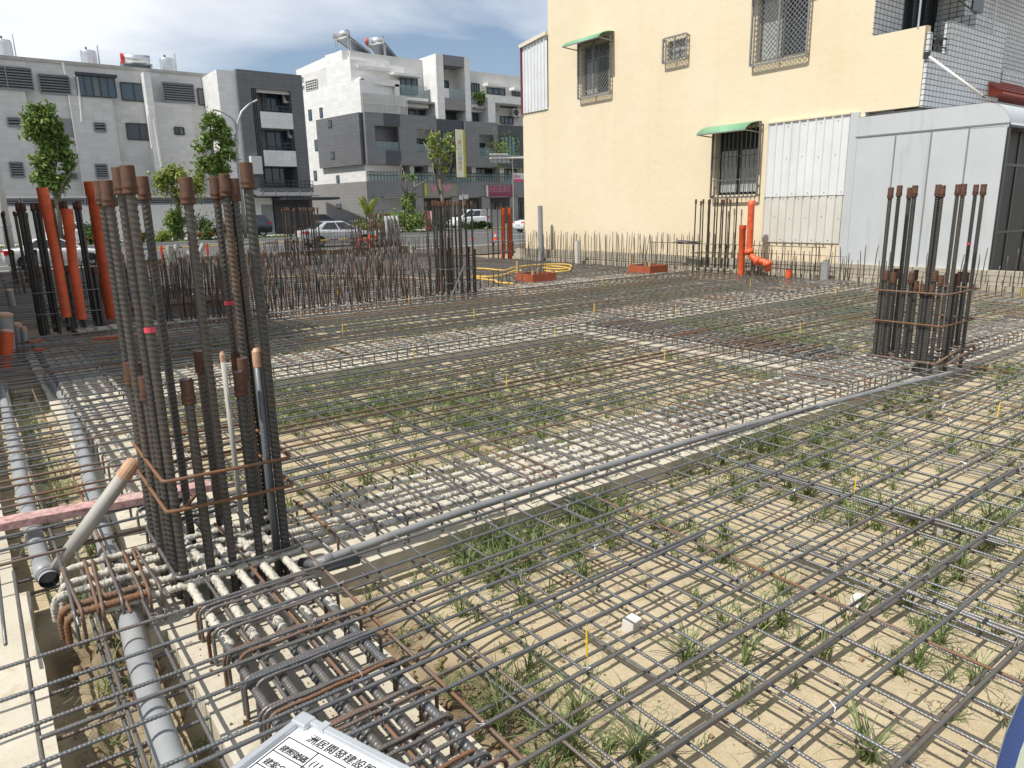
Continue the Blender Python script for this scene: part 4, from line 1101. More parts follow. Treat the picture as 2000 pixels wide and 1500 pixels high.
def tree_from_px(label, trunk_px, clump_px, n, size, mat, seed, Y=YT, tr=.16, extra=(), name='street_tree', group='trees along the street'):
    """trunk_px: list of limbs as pixel paths; clump_px: (px,py,radius px)"""
    b = gy(*trunk_px[0][0], Y); b.z = .04; rr = random.Random(seed)
    k = gy(500, 300, Y); ppm = (gy(510, 300, Y).x - gy(500, 300, Y).x) / 10
    limbs = []
    for i, path in enumerate(trunk_px):
        pts = []
        for j, (x, y) in enumerate(path):
            p = gy(x, y, Y) - b; p.y += rr.uniform(-.25, .25) * (j > 0) + (j * rr.uniform(-.35, .35) if i > 0 else 0); pts.append(tuple(p))
        if i == 0: pts[0] = (0, 0, -.1)
        limbs.append((pts, tr * (1 if i == 0 else .55), tr * (.5 if i == 0 else .15)))
    cl = []
    for x, y, r in clump_px:
        p = gy(x, y, Y) - b; R_ = r * ppm
        cl.append(((p.x, p.y + rr.uniform(-.5, .5) * R_ * 1.2, p.z), R_))
    return tree(label, b, tr, limbs, cl, n, size, mat, seed, group, name)
def tall_clumps(cx0, cy0, cy1, prof, seed, n=26):
    r = random.Random(seed); out = []
    for k in range(n):
        t = r.random(); y = cy0 + (cy1 - cy0) * t; w = np.interp(t, [p[0] for p in prof], [p[1] for p in prof]); s = np.interp(t, [p[0] for p in prof], [p[2] for p in prof])
        out.append((cx0 + s + r.uniform(-1, 1) * w, y, r.uniform(4.5, 12)))
    return out
tree_from_px('tall leafy columnar tree at the far left before the pale building',
    [[(118, 466), (112, 400), (102, 340), (95, 290), (85, 220)], [(112, 395), (130, 340), (138, 300)], [(108, 380), (85, 320), (66, 290)], [(104, 350), (112, 300), (110, 260)], [(113, 400), (120, 360), (150, 320)]],
    tall_clumps(100, 210, 368, [(0, 20, -16), (.25, 30, -14), (.5, 40, 2), (.7, 42, 5), (.9, 34, -6), (1, 22, -4)], 3, 75), 7000, .16, M_LEAF, 11)
tree_from_px('leafy round topped tree beside the double street lamp',
    [[(425, 440), (424, 380), (418, 320), (412, 270)], [(422, 360), (440, 310), (445, 280)], [(420, 345), (400, 300), (396, 270)]],
    tall_clumps(420, 228, 335, [(0, 12, -8), (.3, 28, -4), (.7, 36, 2), (1, 24, -2)], 5, 60), 5200, .15, M_LEAF, 12)
tree_from_px('low spreading yellow green tree behind the nearest column bars',
    [[(352, 455), (350, 410), (346, 385), (335, 355)], [(349, 400), (372, 370), (390, 355)], [(348, 395), (318, 365), (305, 358)]],
    [(random.Random(k).uniform(298, 394), random.Random(k + 50).uniform(336, 374), 12) for k in range(24)] + [(345, 332, 12), (330, 342, 11), (350, 385, 14), (352, 395, 12)], 2400, .14, M_LEAFY, 13)
tree_from_px('climber covered bush at the foot of the low spreading tree', [[(342, 462), (343, 440), (345, 415)]],
    [(340 + random.Random(k).uniform(-14, 18), random.Random(k + 9).uniform(412, 456), 9) for k in range(14)], 1300, .13, M_LEAF, 14, name='bush', group='bushes along the street verge')
tree_from_px('thin half bare tree left of the cream vertical sign',
    [[(866, 452), (862, 400), (860, 340), (856, 300)], [(860, 350), (845, 300), (838, 275)], [(861, 340), (874, 300), (880, 268)], [(862, 360), (880, 325), (884, 300)], [(860, 380), (844, 345), (842, 320)]],
    [(842, 270, 12), (850, 285, 13), (872, 275, 12), (880, 290, 12), (860, 300, 13), (848, 305, 10), (872, 312, 11), (858, 322, 9), (868, 332, 7), (852, 262, 7), (878, 262, 7)], 1100, .15, M_LEAFY, 15, 50.2, .17)
tree_from_px('hard pruned bare limbed tree in front of the corner block',
    [[(797, 448), (796, 410), (797, 390), (796, 380)], [(796, 385), (782, 360), (778, 330)], [(797, 380), (810, 370), (818, 350)], [(782, 355), (785, 330), (781, 315)], [(796, 388), (790, 350), (788, 325)], [(810, 368), (820, 362), (824, 352)]],
    [(794, 395, 11), (800, 385, 9), (806, 382, 8), (790, 345, 6), (804, 345, 7), (798, 405, 9)], 650, .14, M_LEAF, 16, 50.2, .16)
# young palm
pb = gy(722, 452, 49.8); pb.z = .04
t = thing('young_palm', 'young palm with upright yellow green fronds by the white sedan', 'palm', tuple(pb))
MB().tube([pb, pb + Vector((.05, 0, .6)), pb + Vector((.02, 0, 1.1))], [.16, .13, .1], 10).build('trunk', M_BARK, t, True)
for k in range(9):
    fr = MB(); a = k * 2.4; sp_ = .25 + .1 * (k % 3); L = 1.6 + .25 * (k % 3); pts = []
    lean = (.35 if k % 2 else -.25) + .25 * math.sin(k * 3.1)
    for j in range(9):
        u_ = j / 8; pts.append(pb + Vector((lean * L * (u_ ** 1.6), .35 * math.sin(a) * u_ ** 1.5, .95 + L * (u_ - .18 * u_ ** 3))))
    fr.tube(pts, [.03 * (1 - .8 * j / 8) for j in range(9)], 4)
    for j in range(16):
        u_ = .18 + .8 * j / 16; i0 = min(7, int(u_ * 8)); p = pts[i0].lerp(pts[i0 + 1], u_ * 8 - i0); d = (pts[i0 + 1] - pts[i0]).normalized()
        for s_ in (-1, 1):
            e = (d * .75 + Vector((s_ * .5, s_ * .45 * math.cos(a), -.1))).normalized() * (.46 * (1 - .55 * u_)); n_ = Vector((0, .03, 0)).cross(e.normalized()) + Vector((.012, 0, .012))
            fr.add([tuple(p - d * .02), tuple(p + e * .5 + n_), tuple(p + e), tuple(p + e * .5 - n_)], [(0, 1, 2, 3)])
    fr.build('frond', M_LEAFY, t)
v, f = leaf_cloud([tuple(pb + Vector((.3, -.1, .75))), tuple(pb + Vector((.5, -.1, .55)))], [.22, .2], 120, .16, 5); cloud_obj('dry_frond', v, f, M_LEAFDRY, t)
def bush(label, px0, px1, pyt, pyb, Y, mat, seed, n=900, size=.11, flowers=0, name='bush', group='bushes along the street verge'):
    x0, x1, z0, z1 = rectY(px0, pyt, px1, pyb, Y); z0 = .04; z1 = max(z1, .4); h = z1 - z0
    t = thing(name, label, 'bush', ((x0 + x1) / 2, Y, z0), 0, group); r = random.Random(seed)
    m = max(4, int((x1 - x0) / (h * .55)))
    cl = [(r.uniform(x0 + h*.25, x1 - h*.25), Y + r.uniform(-.35, .35) * h, z0 + h * r.uniform(.3, .72)) for _ in range(m * 3)]
    v, f = leaf_cloud(cl, [h * r.uniform(.24, .4) for _ in cl], n, size, seed, .9); v[:, 2] = np.maximum(v[:, 2], z0); cloud_obj('foliage', v, f, mat, t)
    st = MB()
    for k in range(5): c = cl[k]; st.tube([((x0 + x1) / 2 + (k - 2) * .1, Y, z0 - .05), ((x0 + x1) / 2 + (c[0] - (x0 + x1) / 2) * .6, Y, z0 + h * .3), c], [.03, .02, .01], 5)
    st.build('stem', M_BARK, t)
    if flowers:
        v, f = leaf_cloud(cl, [h * .42 for _ in cl], flowers, .07, seed + 1, .9); v[:, 2] = np.maximum(v[:, 2], z0 + .1); cloud_obj('flower', v, f, M_FLOWER, t)
YH = 50.3
bush('dark clipped hedge behind the tall orange pipe at the left', 158, 196, 438, 466, YH, M_LEAFD, 21, 1400)
bush('bush with orange flowers right beside the dark clipped hedge', 168, 200, 452, 468, YH - .7, M_LEAFD, 22, 700, .1, 160)
bush('low dark bush left of the climber covered bush with red flowers', 262, 292, 452, 466, YH, M_LEAFD, 23, 600, .1, 120)
bush('grey green straggly bush under the round topped tree', 380, 415, 415, 460, YH + .3, M_LEAFD, 24, 700, .10)
bush('round bush with orange flowers in front of the dark car', 388, 420, 446, 466, YH - .5, M_LEAFD, 25, 900, .1, 200)
bush('yellowish grass clump left of the climber covered bush', 296, 332, 450, 466, YH - .3, M_LEAFY, 26, 600, .11)
bush('broad green bush beside the young palm', 742, 790, 414, 462, YH, M_LEAF, 27, 1500, .13)
bush('leafy green bush below the hard pruned tree', 786, 832, 408, 464, YH - .5, M_LEAF, 28, 1700, .13)
bush('low yellow green hedge behind the white sedan roof', 688, 722, 434, 456, YH + .5, M_LEAFY, 29, 700, .1)
bush('long dark hedge in front of the white van', 895, 965, 432, 452, YH - .2, M_LEAFD, 30, 1700, .11)
bush('dark trailing bush left of the white van', 840, 872, 420, 462, YH, M_LEAFD, 31, 900, .11)
bush('small dark bush at the foot of the corner block', 690, 716, 424, 446, 56.5, M_LEAFD, 32, 500, .11)
bush('flowering planter bush on the corner block terrace', 948, 995, 344, 360, 61.4, M_LEAF, 33, 700, .12, 60)
q = gy(935, 350, 61.3)
for o in [x for x in COL.objects if x.name.startswith('bush') and x.get('label', '').startswith('flowering planter')]:
    dz = zC + .1 - .04; o.location.z += dz
for nm, a, b_, c_, d_, y_, s_ in (('potted palms on the upper balcony of the corner block', 925, 950, 178, 200, 62.6, 34),):
    x0, x1, z0, z1 = rectY(a, c_, b_, d_, y_); t = thing('potted_palm', nm, 'plant', ((x0 + x1) / 2, y_, z0))
    v, f = leaf_cloud([((x0 + x1) / 2 + dx, y_, z0 + .5 * (z1 - z0)) for dx in (-.5, 0, .5)], [.5, .55, .5], 420, .16, s_); cloud_obj('foliage', v, f, M_LEAF, t)
    MB().lathe([(0, 0), (.2, 0), (.26, .4), (0, .4)], 10, ((x0 + x1) / 2, y_, z0 - .3)).build('pot', M_COUPLER, t)
# wayside grass in the verge, uncountable
n = 5200; gx_ = rng.uniform(-2, 60, n); gy_ = rng.uniform(49.3, 52, n)
hgt = rng.uniform(.06, .22, n); an = rng.uniform(0, 2 * PI, n); w = .03
v = np.stack([np.stack([gx_ - w * np.cos(an), gy_ - w * np.sin(an), np.full(n, .03)], 1), np.stack([gx_ + w * np.cos(an), gy_ + w * np.sin(an), np.full(n, .03)], 1), np.stack([gx_ + rng.uniform(-.1, .1, n), gy_ + rng.uniform(-.1, .1, n), .03 + hgt], 1)], 1).reshape(-1, 3)
i = np.arange(n) * 3; kind(cloud_obj('verge_grass', v, np.stack([i, i + 1, i + 2], 1), M_GRASS), 'stuff')

# ================================================================== CARS
def paint(name, col, metal=.0): return simple(name, col, .3, metal, .03, 1, 0, 60, None, .8)
M_CARSILVER = paint('silver_car_paint', (.56, .58, .60), .35); M_CARWHITE = paint('white_car_paint', (.72, .73, .74)); M_CARBLUE = paint('dark_blue_car_paint', (.025, .04, .06), .2); M_CARGREY = paint('dark_grey_car_paint', (.07, .075, .08), .3)
M_CARGLASS = glass_material('car_glass', (.012, .018, .022), .05)
M_TAIL = simple('tail_lamp_red', (.45, .01, .015), .2); M_HEADL = simple('head_lamp_clear', (.65, .67, .68), .15)
M_RIM = simple('alloy_rim', (.45, .46, .47), .3, .8)
def car(label, loc, rz, kind_, pmat, L=4.5, Wd=1.76, H=1.45, sc=.9, group='cars on the street and in front of the houses'):
    t = thing('parked_car', label, 'car', loc, rz, group)
    L, Wd, H = L * sc, Wd * sc, H * sc; hw = Wd / 2; cl = .19 * H / 1.3; belt = .60 * H
    # stations from rear (-L/2) to front: (x, z bottom, z shoulder)
    if kind_ == 'sedan': sh = [(-.5, .30, .56), (-.485, .2, .66), (-.36, .17, .69), (-.1, .16, .655), (.2, .16, .64), (.36, .17, .58), (.475, .19, .50), (.5, .28, .42)]; cab = [(-.375, .69), (-.20, .985), (.03, 1.0), (.285, .625)]
    elif kind_ == 'suv': sh = [(-.5, .3, .55), (-.49, .2, .66), (-.36, .17, .67), (-.1, .16, .66), (.2, .16, .65), (.34, .17, .62), (.475, .2, .54), (.5, .28, .44)]; cab = [(-.475, .665), (-.40, .985), (.04, 1.0), (.25, .645)]
    else: sh = [(-.5, .26, .55), (-.495, .16, .62), (-.36, .14, .63), (-.1, .13, .62), (.2, .13, .60), (.38, .14, .52), (.475, .17, .45), (.5, .25, .38)]; cab = [(-.485, .63), (-.44, .985), (.06, 1.0), (.36, .545)]
    m = MB(); rows = []
    for x, zb, zs in sh:
        k = 1 - .16 * max(0, (abs(x) - .40) / .1); w = hw * k
        rows.append([(x * L, -w * .88, zb * H), (x * L, -w, (zb * .6 + zs * .4) * H), (x * L, -w * .985, (zs - .05) * H), (x * L, -w * .90, zs * H), (x * L, w * .90, zs * H), (x * L, w * .985, (zs - .05) * H), (x * L, w, (zb * .6 + zs * .4) * H), (x * L, w * .88, zb * H)])
    n = 8; v = [p for r in rows for p in r]
    f = [(i*n+k, i*n+(k+1) % n, (i+1)*n+(k+1) % n, (i+1)*n+k) for i in range(len(rows)-1) for k in range(n)] + [tuple(range(n-1, -1, -1)), tuple(range((len(rows)-1)*n, len(rows)*n))]
    m.add(v, f); body = m.build('body', pmat, t, True, bevel=.03, local=True)
    # cabin
    m = MB(); wb_, wt = hw * .885, hw * .70
    (xa, za), (xb, zb), (xc, zc), (xd, zd) = [(x * L, z * H) for x, z in cab]
    bot = [(xa, -wb_, za - .04), (xd, -wb_, zd - .04), (xd, wb_, zd - .04), (xa, wb_, za - .04)]; top = [(xb, -wt, zb), (xc, -wt, zc), (xc, wt, zc), (xb, wt, zb)]
    m.hull8(bot, top); m.build('cabin', pmat, t, False, bevel=.05, local=True)
    # glazing, slightly proud of the cabin
    for s_ in (-1, 1):
        P = lambda u_, w_: Vector(((xa + (xd - xa) * u_) * (1 - w_) + (xb + (xc - xb) * u_) * w_, s_ * ((wb_ + .006) * (1 - w_) + (wt + .006) * w_), (za + (zd - za) * u_) * (1 - w_) + (zb + (zc - zb) * u_) * w_))
        for ua, ub in ((.06, .30), (.33, .60), (.63, .93)) if kind_ != 'sedan' else ((.14, .50), (.54, .92)):
            g_ = MB(); g_.add([tuple(P(ua, .10)), tuple(P(ub, .10)), tuple(P(ub, .86)), tuple(P(ua, .86))], [(0, 1, 2, 3)] if s_ < 0 else [(3, 2, 1, 0)]); g_.build('side_window', M_CARGLASS, t, local=True)
    for nm, (x0, z0), (x1, z1), dx in (('rear_window', (xa, za - .04), (xb, zb), -.008), ('windscreen', (xd, zd - .04), (xc, zc), .008)):
        Q = lambda u_, w_: (x0 + (x1 - x0) * w_ + dx, u_ * (wb_ * (1 - w_) + wt * w_), z0 + (z1 - z0) * w_ + .012)
        g_ = MB(); g_.add([Q(-.86, .18), Q(.86, .18), Q(.86, .92), Q(-.86, .92)], [(0, 1, 2, 3)]); g_.build(nm, M_CARGLASS, t, local=True)
    wr = .31 * sc * (1.12 if kind_ == 'suv' else 1.0)
    for fx in (-.31, .305):
        for s_ in (-1, 1):
            w = MB(); y0 = s_ * hw * .80; y1 = s_ * (hw + .005)
            prof = [(wr * .62, -.5), (wr * .96, -.5), (wr, -.3), (wr, .3), (wr * .96, .5), (wr * .62, .5)]
            nn = 20; vv = [(fx * L + r_ * math.cos(2*PI*k/nn), (y0 + y1) / 2 + (y1 - y0) * q_, wr + r_ * math.sin(2*PI*k/nn)) for r_, q_ in prof for k in range(nn)]
            w.add(vv, [(i*nn+k, i*nn+(k+1) % nn, (i+1)*nn+(k+1) % nn, (i+1)*nn+k) for i in range(5) for k in range(nn)])
            wo = w.build('wheel', M_BLACK, t, local=True)
            r_ = MB(); yc = y1 - s_ * .02
            for k in range(5):
                a = 2*PI*k/5; c_, d_ = math.cos(a), math.sin(a)
                r_.bar((fx*L, yc, wr), (fx*L + c_*wr*.6, yc, wr + d_*wr*.6), wr*.2, .02, (0, 1, 0))
            r_.tube([(fx*L, yc - s_*.06, wr), (fx*L, yc - s_*.02, wr)], wr * .60, 18); r_.build('rim', M_RIM, wo, local=True)
            ar = MB(); aw = wr * 1.16; arp = [(fx*L + aw*math.cos(a), wr + aw*math.sin(a)) for a in np.linspace(-.05, PI + .05, 14)]
            yy = s_ * (hw + .002); ar.add([(p[0], yy, max(p[1], cl)) for p in arp], [tuple(range(14)) if s_ < 0 else tuple(range(13, -1, -1))]); ar.build('wheel_arch', M_BLACK, t, local=True)
    for s_ in (-1, 1):
        zt_ = sh[1][2] * H
        MB().hull8([(-L*.505, s_*hw*.55, zt_-.17), (-L*.44, s_*hw*.55, zt_-.17), (-L*.44, s_*hw*.99, zt_-.17), (-L*.488, s_*hw*.96, zt_-.17)][::(1 if s_ > 0 else -1)], [(-L*.503, s_*hw*.55, zt_-.02), (-L*.44, s_*hw*.55, zt_-.02), (-L*.44, s_*hw*.985, zt_-.02), (-L*.488, s_*hw*.95, zt_-.02)][::(1 if s_ > 0 else -1)]).build('tail_lamp', M_TAIL, t, local=True)
        zf = sh[-2][2] * H
        MB().hull8([(L*.44, s_*hw*.5, zf-.13), (L*.50, s_*hw*.5, zf-.13), (L*.478, s_*hw*.94, zf-.13), (L*.42, s_*hw*.965, zf-.13)][::(1 if s_ > 0 else -1)], [(L*.44, s_*hw*.5, zf-.02), (L*.492, s_*hw*.5, zf-.02), (L*.47, s_*hw*.92, zf-.02), (L*.41, s_*hw*.955, zf-.02)][::(1 if s_ > 0 else -1)]).build('headlight', M_HEADL, t, local=True)
        MB().hull8([(xd - .28*sc, s_*(hw + .02), zd + .02), (xd - .16*sc, s_*(hw + .02), zd + .02), (xd - .16*sc, s_*(hw + .16*sc), zd + .02), (xd - .28*sc, s_*(hw + .14*sc), zd + .02)][::(1 if s_ > 0 else -1)], [(xd - .27*sc, s_*(hw + .02), zd + .14*sc), (xd - .17*sc, s_*(hw + .02), zd + .14*sc), (xd - .18*sc, s_*(hw + .15*sc), zd + .14*sc), (xd - .26*sc, s_*(hw + .13*sc), zd + .14*sc)][::(1 if s_ > 0 else -1)]).bar((xd - .22*sc, s_*hw*.86, zd + .04), (xd - .22*sc, s_*(hw + .04), zd + .06), .04).build('wing_mirror', pmat, t, local=True)
        hd = MB()
        for hx in (-.16, .08): hd.box(hx*L, hx*L + .16, s_*hw*.985 - .012, s_*hw*.985 + .012, .52*H, .545*H)
        hd.build('door_handle', M_RIM, t, local=True)
    MB().box(-L*.506, -L*.498, -.22, .22, .42*H, .42*H + .13).build('number_plate', M_ACWHITE, t, local=True)
    return t
q = gy(660, 440, 36.5); car('silver white sedan seen from behind its left rear corner on the street', (q.x - .1, 36.5, -.15), 0, 'sedan', M_CARSILVER, 4.6, 1.78, 1.46)
q = gy(486, 440, 52.6); car('dark blue suv parked before the dark garage door', (q.x - .6, 52.6, .06), PI, 'suv', M_CARBLUE, 4.6, 1.8, 1.72)
q = gy(905, 430, 56); car('white people carrier parked under the shop signs', (q.x, 55.2, .06), PI, 'van', M_CARWHITE, 4.3, 1.72, 1.80)
q = gy(632, 430, 58); car('dark grey hatchback in the shade beside the corner block', (q.x, 58.6, .2), .2, 'suv', M_CARGREY, 4.2, 1.75, 1.5)
q = gy(188, 450, 53.5); car('white car half hidden by the tall orange pipe at the left', (q.x - .8, 54, .06), 0, 'sedan', M_CARWHITE, 4.4, 1.75, 1.45)
q = gy(1028, 440, 44); car('white car cut off by the edge of the yellow house', (q.x + 1.2, 44, -.15), 0, 'sedan', M_CARWHITE, 4.5, 1.76, 1.45)
q = gy(207, 480, 30.9); car('white car close behind the bars at the left with its wheel arch showing', (q.x - 1.62, 30.9, -.15), 0, 'sedan', M_CARWHITE, 4.5, 1.75, 1.44, .72)

# ================================================================== STREET FURNITURE
M_POLE = simple('galvanised_pole', (.40, .41, .42), .45, .4, .12)
M_POLECON = simple('concrete_pole', (.50, .48, .44), .85, 0, .12, 3)
t0 = gy(466, 330, 50.6); lampb = Vector((t0.x, 50.6, .04))
t = thing('street_lamp', 'curved double arm street lamp before the dark grey block', 'street lamp', tuple(lampb))
P_ = lambda x, y: gy(x, y, 50.6)
m = MB(); pth = [lampb, Vector((lampb.x, 50.6, P_(466, 300).z)), P_(463, 262), P_(464, 240), P_(472, 218), P_(486, 204), P_(494, 199)]; m.tube(pth, [.13, .1, .09, .08, .07, .06, .05], 10)
m.tube([P_(464, 262), P_(459, 238), P_(450, 228), P_(436, 220), P_(428, 217)], [.07, .06, .06, .05, .05], 8); m.build('pole', M_POLE, t, True)
for a, b_, c_ in (((493, 200), (502, 195), 1), ((429, 217), (417, 214), -1)):
    p, q = P_(*a), P_(*b_); MB().bar(p, q, .26, .09).build('lamp_head', M_ACWHITE, t, bevel=.03)
pl0 = gy(12, 440, 33); t = thing('utility_pole', 'pale round concrete utility pole at the left edge', 'pole', (pl0.x, 33, -.15))
m = MB().tube([(pl0.x, 33, -.2), (pl0.x, 33, 4.6)], [.16, .14], 14); m.build('pole', M_POLECON, t, True); MB().lathe([(.17, 0), (.175, .01), (.175, .06), (.17, .07)], 14, (pl0.x, 33, 1.3)).build('band', M_POLE, t)
def text_mesh(body, size, mat, name, parent, origin, xdir, ydir, extrude=.002, align='LEFT', shear=0, vertical=False):
    cu = bpy.data.curves.new(name, 'FONT'); cu.body = body; cu.size = size; cu.extrude = extrude; cu.align_x = align; cu.shear = shear; cu.resolution_u = 3
    ob = bpy.data.objects.new('text_source', cu); COL.objects.link(ob)
    bpy.context.view_layer.update(); dg = bpy.context.evaluated_depsgraph_get()
    me = bpy.data.meshes.new_from_object(ob.evaluated_get(dg)); bpy.data.objects.remove(ob)
    me.name = name; me.materials.clear(); me.materials.append(mat)
    xd, yd = Vector(xdir).normalized(), Vector(ydir).normalized(); zd = xd.cross(yd)
    M4 = Matrix([[xd.x, yd.x, zd.x, origin[0]], [xd.y, yd.y, zd.y, origin[1]], [xd.z, yd.z, zd.z, origin[2]], [0, 0, 0, 1]])
    me.transform(M4)
    if parent is not None: me.transform(Matrix.Translation(-world_loc(parent)))
    return link(name, me, parent)
M_SIGNCREAM = simple('cream_sign_face', (.72, .70, .50), .5, 0, .06, 2); M_SIGNYEL = simple('yellow_sign_edge', (.46, .42, .05), .5); M_SIGNRED = simple('sign_red', (.50, .10, .12), .6); M_SIGNBLUE = simple('sign_blue', (.10, .30, .48), .6); M_SIGNGREY = simple('sign_grey_outline', (.30, .28, .27), .6)
M_PINK = simple('pink_sign', (.62, .06, .16), .5); M_PLUM = simple('plum_sign', (.22, .035, .085), .5, 0, .15); M_PALEPINK = simple('pale_pink_letters', (.45, .22, .26), .6); M_OLIVE = simple('olive_sign_face', (.24, .25, .19), .6, 0, .1)
YS = 60.6
x0, x1, z0, z1 = rectY(891, 253, 905, 346, YS)
t = thing('vertical_sign', 'tall cream vertical shop sign with coloured characters and yellow edge', 'sign', ((x0 + x1) / 2, YS, z0))
MB().box(x0, x1, YS - .02, YS + .02, z0, z1).build('sign_face', M_SIGNCREAM, t)
MB().box(x1 + .002, x1 + .26, YS - .02, YS + .4, z0, z1).build('sign_edge', M_SIGNYEL, t)
MB().box(x0, x1, YS + .02, Y2 + 1.4, z0 + 1, z0 + 1.15).box(x0, x1, YS + .02, Y2 + 1.4, z1 - 1.2, z1 - 1.05).build('bracket', M_WFRAME, t)
for ch, fz, mt in zip('晶口公雄皿日', (.70, .585, .475, .365, .265, .155), (M_SIGNRED, M_SIGNGREY, M_SIGNGREY, M_SIGNBLUE, M_SIGNRED, M_SIGNRED)):
    text_mesh(ch, .46, mt, 'lettering', t, ((x0 + x1) / 2 - .23, YS - .024, z0 + (z1 - z0) * fz), (1, 0, 0), (0, 0, 1))
# fascia signs on the corner block
YF = Y2 - .16
x0, x1, z0, z1 = rectY(*E0(938, 1076), *E0(1165, 1164), YF)
t = thing('shop_sign', 'olive shop fascia sign with a yellow end on the corner block', 'sign', ((x0 + x1) / 2, YF, z0), 0, 'shop signs on the corner block')
MB().box(x0 + .25, x1, YF, Y2 - .06, z0, z1).build('sign_face', M_OLIVE, t); MB().box(x0, x0 + .24, YF - .05, Y2 - .06, z0, z1).build('sign_end', M_SIGNYEL, t)
mm = MB()
for k, (cx_, cz_, r_) in enumerate(((.28, .45, .5), (.38, .85, .42), (.66, .45, .55), (.74, .9, .5), (.58, 1.0, .3), (.22, 1.0, .3))):
    mm.add([(x0 + (x1 - x0) * cx_ + r_ * .62 * math.cos(a), YF - .02 - .004 * k, z0 + (z1 - z0) * .55 * cz_ + .35 + r_ * .62 * math.sin(a)) for a in np.linspace(0, 2 * PI, 15)[:-1]], [tuple(range(14))])
mm.build('plain_roundel', M_PALEPINK, t)
x0, x1, z0, z1 = rectY(*E0(1362, 1088), *E0(1550, 1164), YF)
t = thing('shop_sign', 'plum red shop fascia sign with pale letters on the corner block', 'sign', ((x0 + x1) / 2, YF, z0), 0, 'shop signs on the corner block')
MB().box(x0 + .18, x1, YF, Y2 - .06, z0, z1).build('sign_face', M_PLUM, t); MB().box(x0 - .05, x0 + .17, YF - .05, Y2 - .06, z0, z1).build('sign_end', M_ACWHITE, t)
st = MB()
for k in range(4):
    a = x0 + .35 + k * (x1 - x0 - .5) * .22; s_ = (x1 - x0) * .17; zz = z0 + (z1 - z0) * .42
    for (u0, w0, u1, w1) in ((0, 0, 1, 0), (0, 1, 1, 1), (0, 0, 0, 1), (1, 0, 1, 1), (.2, .2, .8, .75), (.2, .75, .8, .25)): st.bar((a + u0 * s_, YF - .012, zz + w0 * s_), (a + u1 * s_, YF - .012, zz + w1 * s_), .07, .02, (0, 1, 0))
st.build('lettering', M_PALEPINK, t)
YP = 58.5; x0, x1, z0, z1 = rectY(1003, 338, 1024, 355, YP)
t = thing('pink_hanging_sign', 'small white and pink sign hanging beside the yellow house edge', 'sign', ((x0 + x1) / 2, YP, z0))
MB().box(x0, x1, YP, YP + .08, z0, z1).build('sign_face', M_ACWHITE, t); MB().box(x0, x1, YP - .012, YP - .002, z0, z0 + (z1 - z0) * .3).build('sign_band', M_PINK, t)
text_mesh('華06', .42, M_PINK, 'lettering', t, (x0 + .03, YP - .014, z0 + (z1 - z0) * .42), (1, 0, 0), (0, 0, 1))
MB().tube([(x0 - .05, YP + .04, -.1), (x0 - .05, YP + .04, z1 + 1.6)], .05, 6).bar((x0 - 1, YP + .04, z1 + 1.62), (x1 + 1.5, YP + .04, z1 + 1.62), .06).build('sign_pole', M_POLE, t)
# overhead road sign seen from the back
YG = 47.5
x0, x1, z0, z1 = rectY(959, 302, 995, 321, YG)
t = thing('overhead_road_sign', 'white overhead road sign seen from the back on its arm', 'road sign', ((x0 + x1) / 2, YG, z0))
MB().box(x0, x1, YG, YG + .04, z0 + .12, z1).build('sign_board', M_POLE, t)
m = MB(); za = (z0 + z1) / 2 + .1
m.tube([(x0 - .2, YG - .1, za - .05), (x1 + 9, YG - .1, za + .4)], [.06, .13], 8); m.tube([(x0 - .2, YG - .1, za + .25), (x0 + 1.6, YG - .1, za + .3)], .05, 6)
m.tube([(x1 + 9, YG - .1, -.2), (x1 + 9, YG - .1, za + .6)], .16, 8); m.build('sign_arm', M_ACWHITE, t)
m = MB()
for k in range(4): xx = x0 + (x1 - x0) * (k + .4) / 4; m.box(xx - .03, xx + .03, YG - .06, YG - .002, z0 + .1, z1 - .05)
m.build('backing_rib', M_SEAM, t)
YN = 49.8; x0, x1, z0, z1 = rectY(897, 380, 914, 389, YN); xm = gy(904, 390, YN).x
t = thing('street_name_sign', 'small two leaf street name sign behind the middle column bars', 'sign', (xm, YN, .04))
MB().tube([(xm, YN, 0), (xm, YN, gy(904, 374, YN).z)], .035, 8).build('post', M_POLE, t)
MB().box(x0, xm - .05, YN - .06, YN - .03, z0 - .04, z1 - .04).box(xm + .05, x1, YN - .06, YN - .03, z0, z1).build('sign_leaf', M_ACWHITE, t)
x0, x1, z0, z1 = rectY(941, 409, 975, 437, 54.5); t = thing('switch_cabinet', 'grey roadside switch cabinet right of the white people carrier', 'cabinet', ((x0 + x1) / 2, 54.5, .06))
MB().box(x0, x0 + (x1 - x0) * .48, 54.5, 55.2, .06, z1).build('cabinet_door', M_POLE, t, bevel=.02); MB().box(x0 + (x1 - x0) * .5, x1 + .3, 54.55, 55.2, .06, z1 - .03).build('cabinet_body', M_SEAM, t, bevel=.02)
x0, x1, z0, z1 = rectY(829, 412, 840, 442, 50.8); t = thing('pavement_sign', 'pink and white standing pavement sign among the bushes', 'sign', ((x0 + x1) / 2, 50.8, .04))
MB().hull8([(x0, 50.6, .04), (x1, 50.6, .04), (x1, 50.68, .04), (x0, 50.68, .04)], [(x0, 50.75, z1), (x1, 50.75, z1), (x1, 50.8, z1), (x0, 50.8, z1)]).build('sign_face', M_PINK, t)
MB().box(x1 + .02, x1 + .08, 50.6, 50.8, .04, z1).build('leg', M_ACWHITE, t)
